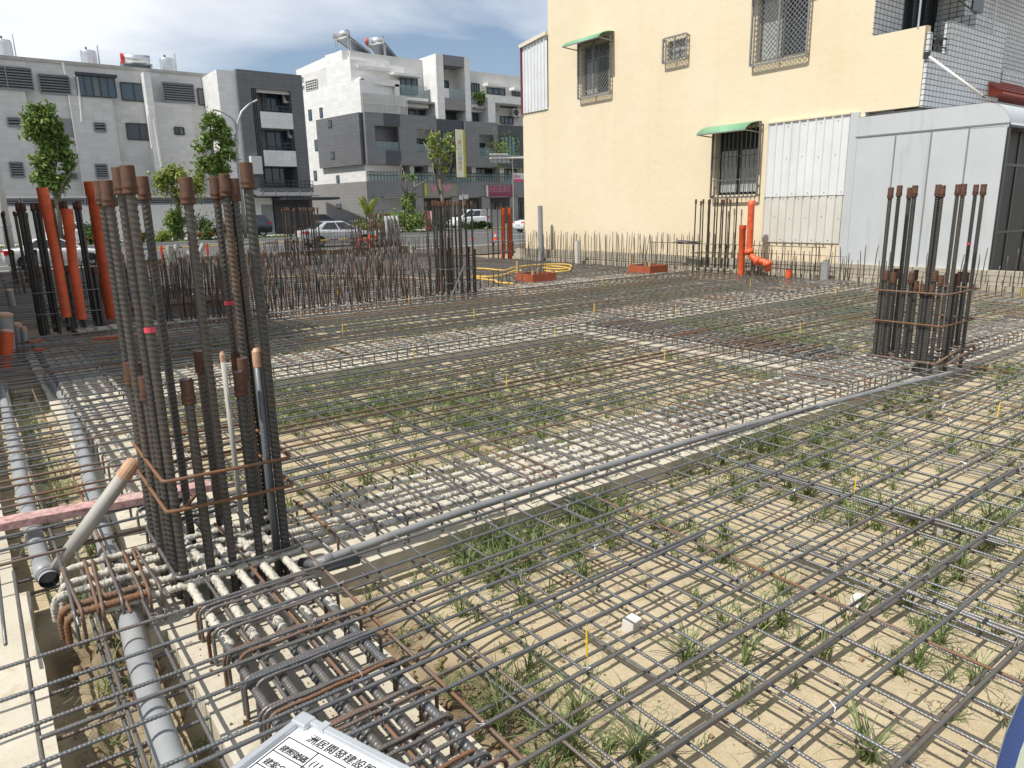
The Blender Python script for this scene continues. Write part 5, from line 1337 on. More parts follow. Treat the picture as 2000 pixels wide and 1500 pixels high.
# traffic cones and barrier rail along the site edge of the street
M_CONE = simple('orange_cone', (.75, .07, .02), .5); 
def cone(label, px, py, hpx, Y, zb=-.15):
    c = gz(px, py, zb); Y = c.y; h = gy(px, py - hpx, Y).z - zb
    t = thing('traffic_cone', label, 'traffic cone', (c.x, Y, zb), 0, 'traffic cones along the street')
    s_ = h / .7
    MB().lathe([(.19*s_, .0), (.17*s_, .04*s_), (.13*s_, .05*s_), (.035*s_, .68*s_), (.0, .70*s_)], 14).box(-.2*s_, .2*s_, -.2*s_, .2*s_, -.02, .03*s_).build('cone_body', M_CONE, t, local=True)
    MB().lathe([(.098*s_, .26*s_), (.102*s_, .265*s_), (.073*s_, .44*s_), (.068*s_, .445*s_)], 14).build('white_band', M_ACWHITE, t, local=True)
for lb_, x, y, h in (('traffic cone left of the far column bars', 563, 477, 13), ('traffic cone in front of the silver sedan', 635, 472, 11), ('leftmost of the two traffic cones by the orange pipe pair', 924, 469, 17), ('traffic cone nearest the orange pipe pair', 968, 469, 18), ('faded pink traffic cone right of the middle column', 876, 468, 14)):
    cone(lb_, x, y, h, 29.4)
xa, xb = gy(250, 470, 28.9).x, gy(735, 468, 28.9).x
t = thing('barrier_rail', 'long striped barrier rail on red posts along the street edge', 'barrier', (xa, 28.9, -.1), 0)
zr_ = gy(480, 478, 28.9).z
for k in range(22):
    a, b_ = xa + (xb - xa) * k / 22, xa + (xb - xa) * (k + 1) / 22
    MB().tube([(a, 28.9, zr_ + .06 * k / 22), (b_ - .01, 28.9, zr_ + .06 * (k + 1) / 22)], .022, 6).build('rail_section', M_WFRAME if k % 2 else M_HOSE, t)
for px_ in (314, 404, 500, 700, 730): x_ = gy(px_, 478, 28.9).x; MB().tube([(x_, 28.9, -.12), (x_, 28.9, zr_ + .1)], .045, 8).build('post', M_CONE, t)
x0, x1, z0, z1 = rectY(717, 459, 738, 478, 28.6); t = thing('water_barrier', 'red plastic barrier at the end of the striped rail', 'barrier', ((x0 + x1) / 2, 28.6, -.1))
b2 = MB(); b2.hull8([(x0, 28.4, -.1), (x1, 28.4, -.1), (x1, 28.8, -.1), (x0, 28.8, -.1)], [(x0 + .1, 28.52, z1), (x1 - .1, 28.52, z1), (x1 - .1, 28.68, z1), (x0 + .1, 28.68, z1)]); b2.build('body', M_CONE, t, bevel=.03)
MB().box(x0 - .4, x0 + .1, 28.55, 28.65, z1 - .25, z1 - .12).build('link_arm', M_CONE, t)

# ================================================================== REINFORCEMENT
def np_mesh(name, v, q, mat, smooth=True):
    me = bpy.data.meshes.new(name); nv, nf = len(v), len(q); k = q.shape[1]
    me.vertices.add(nv); me.vertices.foreach_set('co', np.ascontiguousarray(v, dtype=np.float32).ravel())
    me.loops.add(nf * k); me.loops.foreach_set('vertex_index', np.ascontiguousarray(q, dtype=np.int32).ravel())
    me.polygons.add(nf); me.polygons.foreach_set('loop_start', np.arange(0, nf * k, k, dtype=np.int32))
    me.polygons.foreach_set('use_smooth', np.full(nf, smooth))
    me.materials.append(mat); me.update(calc_edges=True); me.validate(); return me
def ribbed_rod(name, L, r, pitch, rib, sides=10, per=4, slant=.5, ridge=True, bow=0.0, crust=0.0, seed=0, axis='x', mat=None):
    """deformed bar along an axis from 0 to L: slanted ribs between two long ridges, optional cement crust"""
    n = max(2, int(L / pitch * per)) + 1
    s = np.linspace(0, L, n)[:, None]; th = (np.arange(sides) * 2 * PI / sides)[None, :]
    fold = np.abs(((th / PI) % 2) - 1)                                # 0..1..0 between the ridges
    ph = s / pitch + slant * fold
    prof = np.clip(np.cos(2 * PI * ph), 0, 1) ** 1.5
    edge = np.clip(np.sin(th) ** 2 * 3, 0, 1)
    rr = r + rib * prof * edge
    if ridge: rr = rr + rib * .9 * np.exp(-(np.sin(th) / .28) ** 2)
    if crust > 0:
        g = np.random.default_rng(seed); c = np.zeros_like(rr)
        for _ in range(14):
            f1, f2 = g.uniform(8, 160), g.integers(0, 4); c = c + g.uniform(.3, 1) * np.sin(s * f1 + th * f2 + g.uniform(0, 6.28))
        gr = g.normal(size=rr.shape); gr = (gr + np.roll(gr, 1, 0) + np.roll(gr, 1, 1)) * .6
        rr = rr + crust * np.clip(c / 7.5 + .22 + .34 * gr, 0, 1.4)
    bz = bow * np.sin(s * PI / L * 1.0 + seed); by = bow * .8 * np.sin(s * PI / L * 2.3 + seed * 1.7)
    bz = bz - (bz[0] * (1 - s / L) + bz[-1] * s / L) * .0
    a = np.broadcast_to(s, rr.shape); b = rr * np.cos(th) + by; c = rr * np.sin(th) + bz
    v = {'x': (a, b, c), 'y': (-b, a, c), 'z': (b, c, a)}[axis]
    v = np.stack([x.ravel() for x in v], 1)
    idx = np.arange(n * sides).reshape(n, sides); nx = np.roll(idx, -1, 1)
    q = np.stack([idx[:-1], nx[:-1], nx[1:], idx[1:]], -1).reshape(-1, 4)
    # end caps as quads fanned from a doubled centre vertex
    vc = np.stack([v[idx[0]].mean(0), v[idx[-1]].mean(0)]); v = np.concatenate([v, vc]); n0, n1 = len(v) - 2, len(v) - 1
    h = sides // 2
    e0 = [(n0, idx[0][(2*k+2) % sides], idx[0][2*k+1], idx[0][2*k]) for k in range(h)]; e1 = [(n1, idx[-1][2*k], idx[-1][2*k+1], idx[-1][(2*k+2) % sides]) for k in range(h)]
    q = np.concatenate([q, np.array(e0 + e1)])
    return np_mesh(name, v, q, mat or (M_COLBAR if name == 'column_bar' else M_REBAR))
RR = random.Random(5)
def place_bar(me, parent, loc, rust=None, cem=0.0, rz=0.0, ry=0.0, rx=0.0, name='bar'):
    o = link(name, me, parent); o.location = Vector(loc) - world_loc(parent) if parent is not None else loc
    o.rotation_euler = (rx, ry, rz)
    steel_color(o, RR.choice((.08, .1, .12, .2, .3, .42)) if rust is None else rust, cem); return o

# ---- slab mats: two layers of bars in both directions
XA0, XA1 = -1.1, 14.15
def mat_bay(label, y0, y1, ya, yb, xs_top, xs_bot, ys_top, ys_bot, ribA, ribB, xr=(XA0, XA1), bottom=True):
    """ya..yb: reach of the bars that run along y"""
    t = thing('rebar_mat', label, 'rebar mat', ((xr[0] + xr[1]) / 2, (y0 + y1) / 2, -.12), 0, 'slab reinforcement mats')
    L = xr[1] - xr[0]; Ly = yb - ya
    A = [ribbed_rod('long_bar', L, .0064, .0125, .0017, 8, 4, bow=.008, seed=s) if ribA else ribbed_rod('long_bar', L, .0076, .25, 0, 6, 1, ridge=False, bow=.011, seed=s) for s in (1, 2, 3)]
    B = [ribbed_rod('cross_bar', Ly, .0054, .0125, .0018, 8, 4, bow=.005, seed=s, axis='y') if ribB else ribbed_rod('cross_bar', Ly, .0066, .25, 0, 6, 1, ridge=False, bow=.006, seed=s, axis='y') for s in (1, 2, 3)]
    for i, y in enumerate(ys_top):
        place_bar(RR.choice(A), t, (xr[0] - RR.uniform(0, .3), y + RR.uniform(-.012, .012), RR.uniform(-.002, .003)), RR.choice((.02, .04, .05, .06, .08, .1, .12, .2, .46)), 0, RR.uniform(-.0014, .0014), name='long_bar')
    for i, x in enumerate(xs_top):
        place_bar(RR.choice(B), t, (x + RR.uniform(-.015, .015), ya - RR.uniform(0, .12), -.0135 + RR.uniform(-.002, .001)), RR.choice((.06, .08, .1, .12, .14, .2, .22, .28, .5)), RR.choice((.05, .1, .15, .2)), RR.uniform(-.006, .006), name='cross_bar')
    if bottom:
        for y in ys_bot: place_bar(RR.choice(A), t, (xr[0] - RR.uniform(0, .3), y + RR.uniform(-.03, .03), -.182 + RR.uniform(-.006, .006)), RR.choice((.08, .15, .2, .3)), RR.choice((0, .1)), RR.uniform(-.003, .003), name='lower_long_bar')
        for x in xs_bot: place_bar(RR.choice(B), t, (x + RR.uniform(-.03, .03), ya, -.195 + RR.uniform(-.006, .006)), RR.choice((.08, .15, .25, .35)), RR.choice((0, .1)), RR.uniform(-.01, .01), name='lower_cross_bar')
    return t
fr = lambda a, b, s: list(np.arange(a, b, s))
near_mat = mat_bay('rebar mat nearest the camera in front of the long grey conduit', -.2, 2.95, -.25, 3.72,
    fr(1.23 - .213 * 10, 9.4, .213), [x for x in fr(1.32, 9.4, .24)] + [-.62, -.2, .16, .3], fr(1.33 - .21 * 6, 3.0, .21), fr(.31, 2.9, .25), True, True, (-1.1, 10.2))
mid_mat = mat_bay('rebar mat between the front beam and the second beam', 3.6, 7.3, 3.0, 7.95,
    fr(1.12, 14.1, .213) + [-.75, -.52, -.3, -.1, .12, .3], fr(1.2, 14.1, .25), fr(3.72, 7.1, .185), fr(3.75, 7.1, .2), False, False)
back_mat = mat_bay('rebar mat behind the second beam, nearly edge on', 7.7, 11.4, 7.2, 12.1,
    fr(1.1, 14.1, .213) + [-.5, -.2, .1], fr(1.2, 14.1, .25), fr(7.9, 11.35, .16), fr(7.95, 11.3, .2), False, False)
far_mat = mat_bay('rebar mat at the back of the site reaching to the street', 11.9, 26.6, 12.0, 26.6,
    fr(1.5, 14.1, .2), [], fr(12.1, 26.5, .15), [], False, False, bottom=False)
# extra lapped bars lying beside the regular ones near the camera
lap = [ribbed_rod('lap_bar', 2.4, .0075, .0105, .0012, 8, 3, bow=.004, seed=s) for s in (4, 5)]
for (px_, py_, dy) in ((700, 1365, .03), (480, 1295, .02)):
    q = gz(px_, py_, 0); place_bar(RR.choice(lap), near_mat, (q.x - .6, q.y + dy, .0), .1, 0, RR.uniform(-.01, .01), name='lap_bar')
lapb = [ribbed_rod('bent_bar', 1.5, .0095, .012, .0015, 8, 3, bow=.01, seed=s, axis='y') for s in (6,)]
for (px_, py_) in ((1690, 980), (1870, 1200), (1230, 1050)):
    q = gz(px_, py_, -.16)
    for k in range(2): place_bar(lapb[0], near_mat, (q.x + k * .05, q.y - .7, -.165 + .004 * k), .24, 0, RR.uniform(-.05, .05), name='bent_bar')
thick = [ribbed_rod('thick_bar', 3.4, .011, .014, .0018, 8, 3, bow=.008, seed=s) for s in (7, 8)]
for (px_, py_) in ((1440, 1380), (1640, 1120)):
    q = gz(px_, py_, -.165); place_bar(RR.choice(thick), near_mat, (q.x - 1.2, q.y, -.165), .25, 0, RR.uniform(-.006, .006), name='thick_bar')

# wire ties twisted at crossings
tie_me = []
for s in range(3):
    m = MB(); r_ = random.Random(s)
    m.tube([(-.012, -.010, -.014), (-.004, .002, .011), (.010, .010, -.008)], .0012, 5, False); m.tube([(.006, 0, .006), (.012 + .01 * r_.random(), .004, .016), (.010, .016 + .012 * r_.random(), .024), (.022, .02, .018)], .0011, 5, False)
    tie_me.append(m.mesh('wire_tie', M_WIRE))
for k in range(130):
    x = 1.23 + .213 * RR.randrange(-9, 22); y = 1.33 + .21 * RR.randrange(-4, 8)
    o = link('wire_tie', RR.choice(tie_me), near_mat, Vector((x, y, -.002)) - near_mat.location); o.rotation_euler = (0, 0, RR.uniform(0, 6.28)); o.scale = (1.1,) * 3

# ---- ground beam cages
def u_bar(w, drop, r, bend=.035, lip=0.0, axis='x', left=True, right=True, rib=True):
    """inverted U stirrup, w wide, legs drop long"""
    pts = []
    def arc(cx_, cz_, a0, a1):
        for a in np.linspace(a0, a1, 7): pts.append((cx_ + bend * math.cos(a), 0, cz_ + bend * math.sin(a)))
    if left: pts.append((0, 0, -drop)); pts.append((0, 0, -bend - .03)); arc(bend, -bend, PI, PI / 2)
    else: pts.append((0, 0, 0))
    for k in range(1, 8): pts.append((bend + (w - 2 * bend) * k / 8, 0, .002 * math.sin(k * 2)))
    if right: arc(w - bend, -bend, PI / 2, 0); pts.append((w, 0, -bend - .03)); pts.append((w, 0, -drop))
    else: pts.append((w, 0, 0))
    if axis == 'y': pts = [(y, x, z) for x, y, z in pts]
    # resample for ribs
    P3 = [Vector(p) for p in pts]; d = [0]
    for a, b_ in zip(P3[:-1], P3[1:]): d.append(d[-1] + (b_ - a).length)
    n_ = int(d[-1] / .004); q = []; rs = []
    for k in range(n_ + 1):
        s_ = d[-1] * k / n_; i = max(0, min(len(d) - 2, int(np.searchsorted(d, s_) - 1))); u_ = (s_ - d[i]) / max(1e-9, d[i + 1] - d[i])
        q.append(P3[i].lerp(P3[i + 1], u_)); rs.append(r + (.0011 if (rib and k % 3 == 0) else 0))
    return MB().tube(q, rs, 7).mesh('stirrup', M_REBAR, True)
def beam_long(L, r, axis, seed, crust): return ribbed_rod('beam_bar', L, r, .016, .0022, 10, 4, bow=.003, seed=seed, crust=crust, axis=axis)
# left beam along y, nearest the camera
bl = thing('beam_cage', 'beam cage running away from the camera at lower left, half splashed with cement', 'beam cage', (.75, 2, -.1), 0, 'ground beam cages')
for i, (x, sd_) in enumerate(((.545, 1), (.64, 2), (.745, 3), (.85, 4), (.95, 5))):
    c1, c2 = (beam_long(2.92, .0140, 'y', sd_, .0012), beam_long(.86, .0138, 'y', sd_ + 9, .006))
    place_bar(c1, bl, (x, -.35, -.032), .06, .17 + .06 * (i % 2), name='beam_bar')
    place_bar(c2, bl, (x + .003, 2.48, -.032), .05, .62, name='beam_bar')
    place_bar(beam_long(8.2, .0125, 'y', sd_ + 20, .004), bl, (x, 3.3, -.03), .3, .52, name='beam_bar')
for i, x in enumerate((.56, .66, .76, .87, .96)): place_bar(beam_long(4.2, .0125, 'y', 60 + i, .002), bl, (x + RR.uniform(-.02, .02), -.4, -.112), .2, .30, RR.uniform(-.006, .006), name='beam_bar')
su = u_bar(.46, .145, .0066); su2 = u_bar(.46, .145, .0066, right=False)
ys_st = [1.44 + .19 * k for k in range(-9, 8)]
for k, y in enumerate(ys_st):
    place_bar(su, bl, (.515, y, .0), RR.choice((.24, .3, .38)), .08 if y < 2.3 else .42, RR.uniform(-.03, .03), name='stirrup')
    place_bar(su, bl, (.53 + RR.uniform(-.01, .02), y - .025, -.004), RR.choice((.3, .42, .55)), .05, RR.uniform(-.05, .05), name='stirrup')
for k in range(11): place_bar(su, bl, (.50 + RR.uniform(0, .02), .9 + .19 * k, -.012), RR.choice((.3, .5, .62)), .1, RR.uniform(-.07, .07), name='stirrup')
for k in range(32): place_bar(su, bl, (.515, 3.8 + .235 * k, .0), .25, .4, RR.uniform(-.03, .03), name='stirrup')
# front beam along x
bf = thing('beam_cage', 'front beam cage beside the long grey conduit, bars white with cement', 'beam cage', (7, 3.3, -.1), 0, 'ground beam cages')
FY = (3.06, 3.165, 3.28, 3.42, 3.55)
for i, y in enumerate(FY):
    x = .22 + .02 * i
    place_bar(beam_long(1.35, .0132, 'x', i + 31, .007), bf, (x, y, -.030), .1, .62, name='beam_bar')
    for j, (L, cem, rust) in enumerate(((1.1, .64, .1), (1.3, .78, .1), (1.3, .52, .2), (1.6, .76, .1), (2.8, .70, .2), (4.4, .58, .3))):
        x0 = (1.55, 2.62, 3.9, 5.18, 6.75, 9.5)[j]
        place_bar(beam_long(L + .04, .0128, 'x', i * 7 + j, .007 if cem > .4 else .003), bf, (x0, y + RR.uniform(-.008, .008), -.030), rust, cem + RR.uniform(-.06, .06), name='beam_bar')
sf = u_bar(.56, .145, .0062, axis='y')
xs_st = [1.2 + .2 * k for k in range(22)] + [5.7 + .1 * k for k in range(14)] + [8.1 + .14 * k for k in range(40)]
for x in xs_st: place_bar(sf, bf, (x + RR.uniform(-.02, .02), 3.02, .002), RR.choice((.15, .25, .35, .5)), RR.choice((.2, .3, .45)), RR.uniform(-.05, .05), name='stirrup')
# hooked ends of the front beam bars, left of the near column
def hook(r, run, drop, bend, crust, seed):
    pts = [(run, 0, 0)]; pts += [(run * k / 8, 0, 0) for k in range(7, 1, -1)]
    pts += [(bend - bend * math.sin(a), 0, -bend + bend * math.cos(a)) for a in np.linspace(0, PI / 2, 9)] + [(0, 0, -bend - .03 - drop * k / 4) for k in range(5)]
    P3 = [Vector(p) for p in pts]; d = [0]
    for a, b_ in zip(P3[:-1], P3[1:]): d.append(d[-1] + (b_ - a).length)
    n_ = int(d[-1] / .004); q, rs = [], []; g = random.Random(seed); w = 0
    for k in range(n_ + 1):
        s_ = d[-1] * k / n_; i = max(0, min(len(d) - 2, int(np.searchsorted(d, s_) - 1))); u_ = (s_ - d[i]) / max(1e-9, d[i + 1] - d[i])
        w = .6 * w + .4 * g.uniform(0, 1)
        q.append(P3[i].lerp(P3[i + 1], u_)); rs.append(r + (.0014 if k % 4 == 0 else 0) + (crust * w if s_ < run * 1.0 else 0))
    return MB().tube(q, rs, 9).mesh('hooked_bar', M_REBAR, True)
for i, (y, x, r_, rust, cem) in enumerate(((3.05, .09, .012, .62, .18), (3.13, .075, .013, .58, .30), (3.25, .065, .014, .2, .56), (3.36, .10, .0125, .2, .60), (3.50, .12, .0125, .2, .6))):
    place_bar(hook(r_, .30 + .03 * i, .05 if i < 2 else .03, .045, .005, i), bf, (x, y, -.005 - .004 * (i % 2)), rust, cem, RR.uniform(-.03, .03), name='hooked_bar')
stl = u_bar(.5, .15, .0062, axis='y')
for k, x in enumerate((.12, .145, .20, .215, .285, .36, .385, .43)):
    place_bar(stl, bf, (x, 3.02 + RR.uniform(-.01, .02), .012), RR.choice((.25, .35, .5)), .36, RR.uniform(-.06, .06), name='stirrup')
# second beam along x, and the cross beam along y by the right column
def far_beam(label, axis, a0, a1, c0, c1, cem, step, loc):
    t = thing('beam_cage', label, 'beam cage', loc, 0, 'ground beam cages'); w = c1 - c0
    for i in range(5):
        c = c0 + w * (i + .2) / 4.5
        me = ribbed_rod('beam_bar', a1 - a0, .0135, .05, .002, 8, 2, crust=.006, seed=i, axis=axis)
        place_bar(me, t, (a0, c, -.03) if axis == 'x' else (c, a0, -.03), .25, cem + RR.uniform(-.05, .05), name='beam_bar')
    st_ = u_bar(w, .14, .007, axis='y' if axis == 'x' else 'x', rib=False); a = a0 + .1; n_ = 0
    while a < a1 and n_ < 95:
        place_bar(st_, t, (a, c0, .004) if axis == 'x' else (c0, a, .004), RR.choice((.3, .5)), RR.choice((.2, .4, .5)), RR.uniform(-.04, .04), name='stirrup'); a += step * RR.uniform(.85, 1.15); n_ += 1
    return t
far_beam('second beam cage behind the middle mat, crossing the picture at mid height', 'x', 1.1, 14.0, 7.2, 7.8, .55, .14, (7, 7.5, -.1))
far_beam('brown beam cage running from the right column to the second beam', 'y', 3.7, 7.15, 6.65, 7.3, .16, .09, (7, 5.4, -.1))
far_beam('third beam cage under the long row of starter bars', 'x', 1.1, 14.0, 11.4, 12.0, .62, .16, (7, 11.7, -.1))

# ---- column cages
COUP = MB().lathe([(.0, .0), (.0275, .0), (.0290, .004), (.0275, .012), (.0258, .016), (.0290, .022), (.0290, .028), (.0262, .034), (.0262, .100), (.0245, .104), (.0195, .104), (.0195, .085), (.0, .085)], 18).mesh('coupler', M_COUPLER, True)
PLUG = MB().lathe([(0, .098), (.0196, .0985), (.0196, .09)], 14).mesh('thread_plug', M_BLUEPLUG)
TAPE = MB().lathe([(.0218, 0), (.0222, .001), (.0222, .021), (.0218, .022)], 14).mesh('pink_tape', M_REDTAPE)
ROD = {}
def col_rod(L, big=True):
    L = round(L, 2)
    if (L, big) not in ROD: ROD[(L, big)] = ribbed_rod('column_bar', L,   .0168, .0235, .0036, 16, 7, .95, True, axis='z', seed=int(L * 100)) if big else ribbed_rod('column_bar', L, .016, .024, .003, 10, 3, .5, True, axis='z', seed=3)
    return ROD[(L, big)]
def hoop(pts, r=.0066):
    P3 = []; n_ = len(pts)
    for i in range(n_):
        a, b_, c = Vector(pts[i - 1]), Vector(pts[i]), Vector(pts[(i + 1) % n_]); d1, d2 = (a - b_).normalized(), (c - b_).normalized()
        for k in range(5):
            u_ = k / 4; P3.append((b_ + d1 * .03) * (1 - u_) ** 2 + b_ * 2 * u_ * (1 - u_) + (b_ + d2 * .03) * u_ ** 2)
    P3.append(P3[0]); return MB().tube(P3, r, 7, False)
def col_bar(parent, x, y, z0, ztop, rust=.22, cem=0.0, big=True, coupler=True, plug=False, rz=None, lean=(0, 0), tape=None, scale=1.0):
    L = ztop - z0 - (.085 if coupler else 0)
    o = place_bar(col_rod(L, big), parent, (x, y, z0), rust, cem, RR.uniform(0, 6.28) if rz is None else rz, lean[0], lean[1], name='column_bar')
    if scale != 1.0: o.scale = (scale, scale, 1)
    if coupler:
        c = link('coupler', COUP, o, (0, 0, round(L, 2) - .02)); c.rotation_euler = (0, 0, RR.uniform(0, 6))
        if plug: link('thread_plug', PLUG, o, (0, 0, round(L, 2) - .02))
    if tape: link('pink_tape', TAPE, o, (0, 0, tape - z0))
    return o
near_col = thing('column_cage', 'nearest column cage of thick ribbed bars with rusty couplers at left', 'column cage', (.77, 3.36, -.15), 0, 'column cages standing on the grid')
Z0 = -.15
def at_front(px_, py_, y): q = gy(px_, py_, y); return q.x
def at_left(px_, py_, x): return gx(px_, py_, x).y
def top_y(px_, py_, y): return gy(px_, py_, y).z
FYc, LXc, BYc, RXc = 3.085, .535, 3.66, 1.0
front = [(345, 'T', (245, 324)), (399, 'S', (365, 742)), (444, 'T', (357, 347)), (499, 'S', (470, 726)), (552, 'T', (478, 318))]
for px_, kd, tp in front:
    x = at_front(px_, 1010, FYc); zt_ = top_y(tp[0], tp[1], FYc)
    col_bar(near_col, x, FYc, Z0, zt_, .18, .0 if px_ in (345, 399) else .10, True, True, kd == 'S', rz=RR.uniform(-.6, .6) + (1.0 if px_ == 345 else 0), tape=gy(287, 650, FYc).z if px_ == 345 else None)
left = [(330, 'T', 3.20, (232, 324)), (322, 'S', 3.23, (287, 733)), (306, 'T', 3.40, (213, 350)), (309, 'S', 3.45, (270, 706)), (294, 'T', 3.64, (203, 352)), (297, 'S', 3.60, (257, 708))]
for px_, kd, y, tp in left:
    x = at_front(px_, 1010, y); col_bar(near_col, x, y, Z0, top_y(*tp, y), .24, .05, True, True, kd == 'S')
back = [(369, 'T', (277, 343)), (429, 'S', (387, 686)), (495, 'T', (410, 345)), (497, 'S', (455, 688)), (512, 'T', (428, 338)), (527, 'T', (447, 346)), (530, 'S', (494, 711)), (508, 'S', (466, 700))]
for i, (px_, kd, tp) in enumerate(back):
    y = BYc - (.1 if i in (4, 5) else 0) - (.22 if i == 7 else 0); x = at_front(px_, 1010, y); col_bar(near_col, x, y, Z0, top_y(*tp, y), .25, .22, True, True, kd == 'S', tape=gy(432, 597, y).z if i == 2 else None)
for zz, rust, j in ((.45, .55, 0), (.315, .6, .008), (.015, .3, -.005)):
    pts = [(LXc - .035, FYc - .035, zz), (RXc + .035, FYc - .035, zz - .015), (RXc + .04, BYc + .03, zz), (LXc - .035, BYc + .03, zz + .01)]
    o = hoop(pts, .0078).build('stirrup', M_REBAR, near_col, True); steel_color(o, rust, .02 if zz > .1 else .38)
# bent tails of the hoops at the near corner
m = MB().tube([(LXc - .03, FYc - .03, .318), (LXc + .02, FYc - .035, .312), (LXc + .05, FYc - .0, .316), (LXc + .10, FYc + .05, .335)], .0082, 8); steel_color(m.build('stirrup_tail', M_REBAR, near_col, True), .8)
right_col = thing('column_cage', 'right column cage of ribbed bars before the silver shed', 'column cage', (7.6, 3.2, -.12), 0, 'column cages standing on the grid')
def slope_x(px_, y0, y1): return px_ + (1119.7 - px_) / (6457 - y0) * (y1 - y0)
XL, XR, YN2, YB2 = 7.23, 7.88, 2.87, 3.48
T2 = [(1740, 366.6, 'L'), (1760, 362, 'B'), (1780, 367, 'B'), (1787.5, 361, 'L'), (1833, 361, 'L'), (1841, 362, 'C'), (1872.5, 359.6, 'R'), (1882, 359.6, 'F'), (1907.6, 360, 'R'), (1921, 359.6, 'F')]
S2 = [(1731.6, 527, 'L'), (1745.5, 533, 'L'), (1753, 525, 'B'), (1781, 533, 'L'), (1791.7, 527, 'B'), (1827, 529, 'L'), (1838, 537, 'F'), (1868, 535, 'F'), (1876, 531, 'R'), (1889, 532, 'R')]
for (x_, y_, fc), tall in [(q, True) for q in T2] + [(q, False) for q in S2]:
    bx = slope_x(x_, y_, 692)
    if fc == 'B': x, y = gy(bx, 672, YB2).x, YB2
    elif bx < 1828: q = gx(bx, 697, XL); x, y = XL, min(max(q.y, YN2), YB2)
    else: x, y = min(gy(bx, 700, YN2).x, XR), YN2
    if fc == 'R' and bx > 1828: y = YN2 + .28; x = gy(bx, 690, y).x
    zt_ = gy(x_, y_, y).z
    col_bar(right_col, x, y, -.13, zt_, RR.choice((.08, .12, .2)), RR.choice((.0, .12, .2)), True, True, False, tape=gy(1886, 487, YN2).z if (tall and x_ == 1907.6) else None)
for x, y, zt_ in ((XL, 3.06, .74), (XL, 2.98, .73), (XL + .03, 3.14, .76)):
    col_bar(right_col, x, y, -.13, zt_, .12, .08, True, True, False)
for zz, rust in ((.66, .5), (.36, .55), (.0, .4)):
    o = hoop([(XL - .04, YN2 - .04, zz), (XR + .05, YN2 - .04, zz), (XR + .05, YB2 + .04, zz), (XL - .04, YB2 + .04, zz)], .008).build('stirrup', M_REBAR, right_col, True); steel_color(o, rust)
m = MB()
m.tube([(XL - .1, YN2 - .05, .02), (XL + .35, YN2 - .03, .07), (XR + .25, YN2 + .02, .06), (XR + .35, YN2 + .04, .0)], .012, 8); m.tube([(XL - .05, YN2 - .12, .01), (XL + .4, YN2 - .08, .045), (XR + .3, YN2 - .04, .03)], .011, 8); steel_color(m.build('lap_bar', M_REBAR, right_col, True), .5)
def plain_cage(label, x0, x1, y0, y1, tall, short, nx, ny, z0=-.12, hoops=(.15, .5), rust=.4, cem=.1, ties=True, big=False, coupler=True, sc=1.0, skip=(), jit=.02):
    t = thing('column_cage', label, 'column cage', ((x0 + x1) / 2, (y0 + y1) / 2, z0), 0, 'column cages standing on the grid')
    per = [(x0 + (x1 - x0) * i / (nx - 1), y) for y in (y0, y1) for i in range(nx)] + [(x, y0 + (y1 - y0) * j / (ny - 1)) for x in (x0, x1) for j in range(1, ny - 1)]
    for i, (x, y) in enumerate(per):
        if i in skip: continue
        col_bar(t, x + RR.uniform(-jit, jit), y + RR.uniform(-jit, jit), z0, round(tall + RR.uniform(-.02, .02), 2), rust + RR.uniform(-.1, .15), cem, big, coupler, lean=(RR.uniform(-.01, .01), RR.uniform(-.01, .01)), scale=sc)
        if short and i % 2 == 0: col_bar(t, x + .05, y + .03, z0, round(short + RR.uniform(-.03, .03), 2), rust, cem, big, coupler, scale=sc)
    for zz in hoops:
        o = hoop([(x0 - .05, y0 - .05, zz), (x1 + .05, y0 - .05, zz), (x1 + .05, y1 + .05, zz), (x0 - .05, y1 + .05, zz)], .009).build('stirrup', M_REBAR, t, True); steel_color(o, rust, .25)
    return t
mid_col = plain_cage('middle column cage with light crusted bars before the corner block', 7.12, 7.72, 11.4, 12.0, 1.70, .82, 5, 4, hoops=(.20, .46), rust=.15, cem=.30, big=True, sc=1.05)
m = MB().tube([gy(902, 548, 11.3) + Vector((.1, 0, .35)), gz(878, 588, 0)], .014, 6); steel_color(m.build('lean_bar', M_REBAR, mid_col), .2, .4)
plain_cage('dark shaded column cage at the left with orange pipe stubs inside', .72, 1.42, 11.9, 12.5, 1.75, .85, 5, 4, hoops=(.22, .52), rust=.12, cem=.0, big=True, sc=1.35)
plain_cage('far shaded column cage cut by the left edge of the photo', .9, 1.6, 21.2, 21.8, 1.72, .8, 4, 3, hoops=(.3,), rust=.2, cem=0, sc=1.15)
plain_cage('far column cage in front of the silver sedan', 7.9, 8.75, 21.3, 21.9, 1.72, .8, 6, 4, hoops=(.15, .45), rust=.22, cem=.2, sc=1.1)
plain_cage('slim column cage beside the yellow house below its barred window', 14.02, 14.36, 10.32, 11.25, 1.66, .62, 3, 6, hoops=(.42, .1), rust=.12, cem=.05, sc=.9, skip=(1, 4))
plain_cage('slim column cage at the far corner of the yellow house', 13.95, 14.35, 18.9, 19.7, 1.62, .5, 3, 4, hoops=(.2, .5), rust=.2, cem=.1, sc=.9)
plain_cage('small distant column cage by the bushes and street', 13.4, 14.2, 27.0, 27.5, 1.5, .6, 5, 3, hoops=(.3,), rust=.2, cem=.35, sc=1.2)

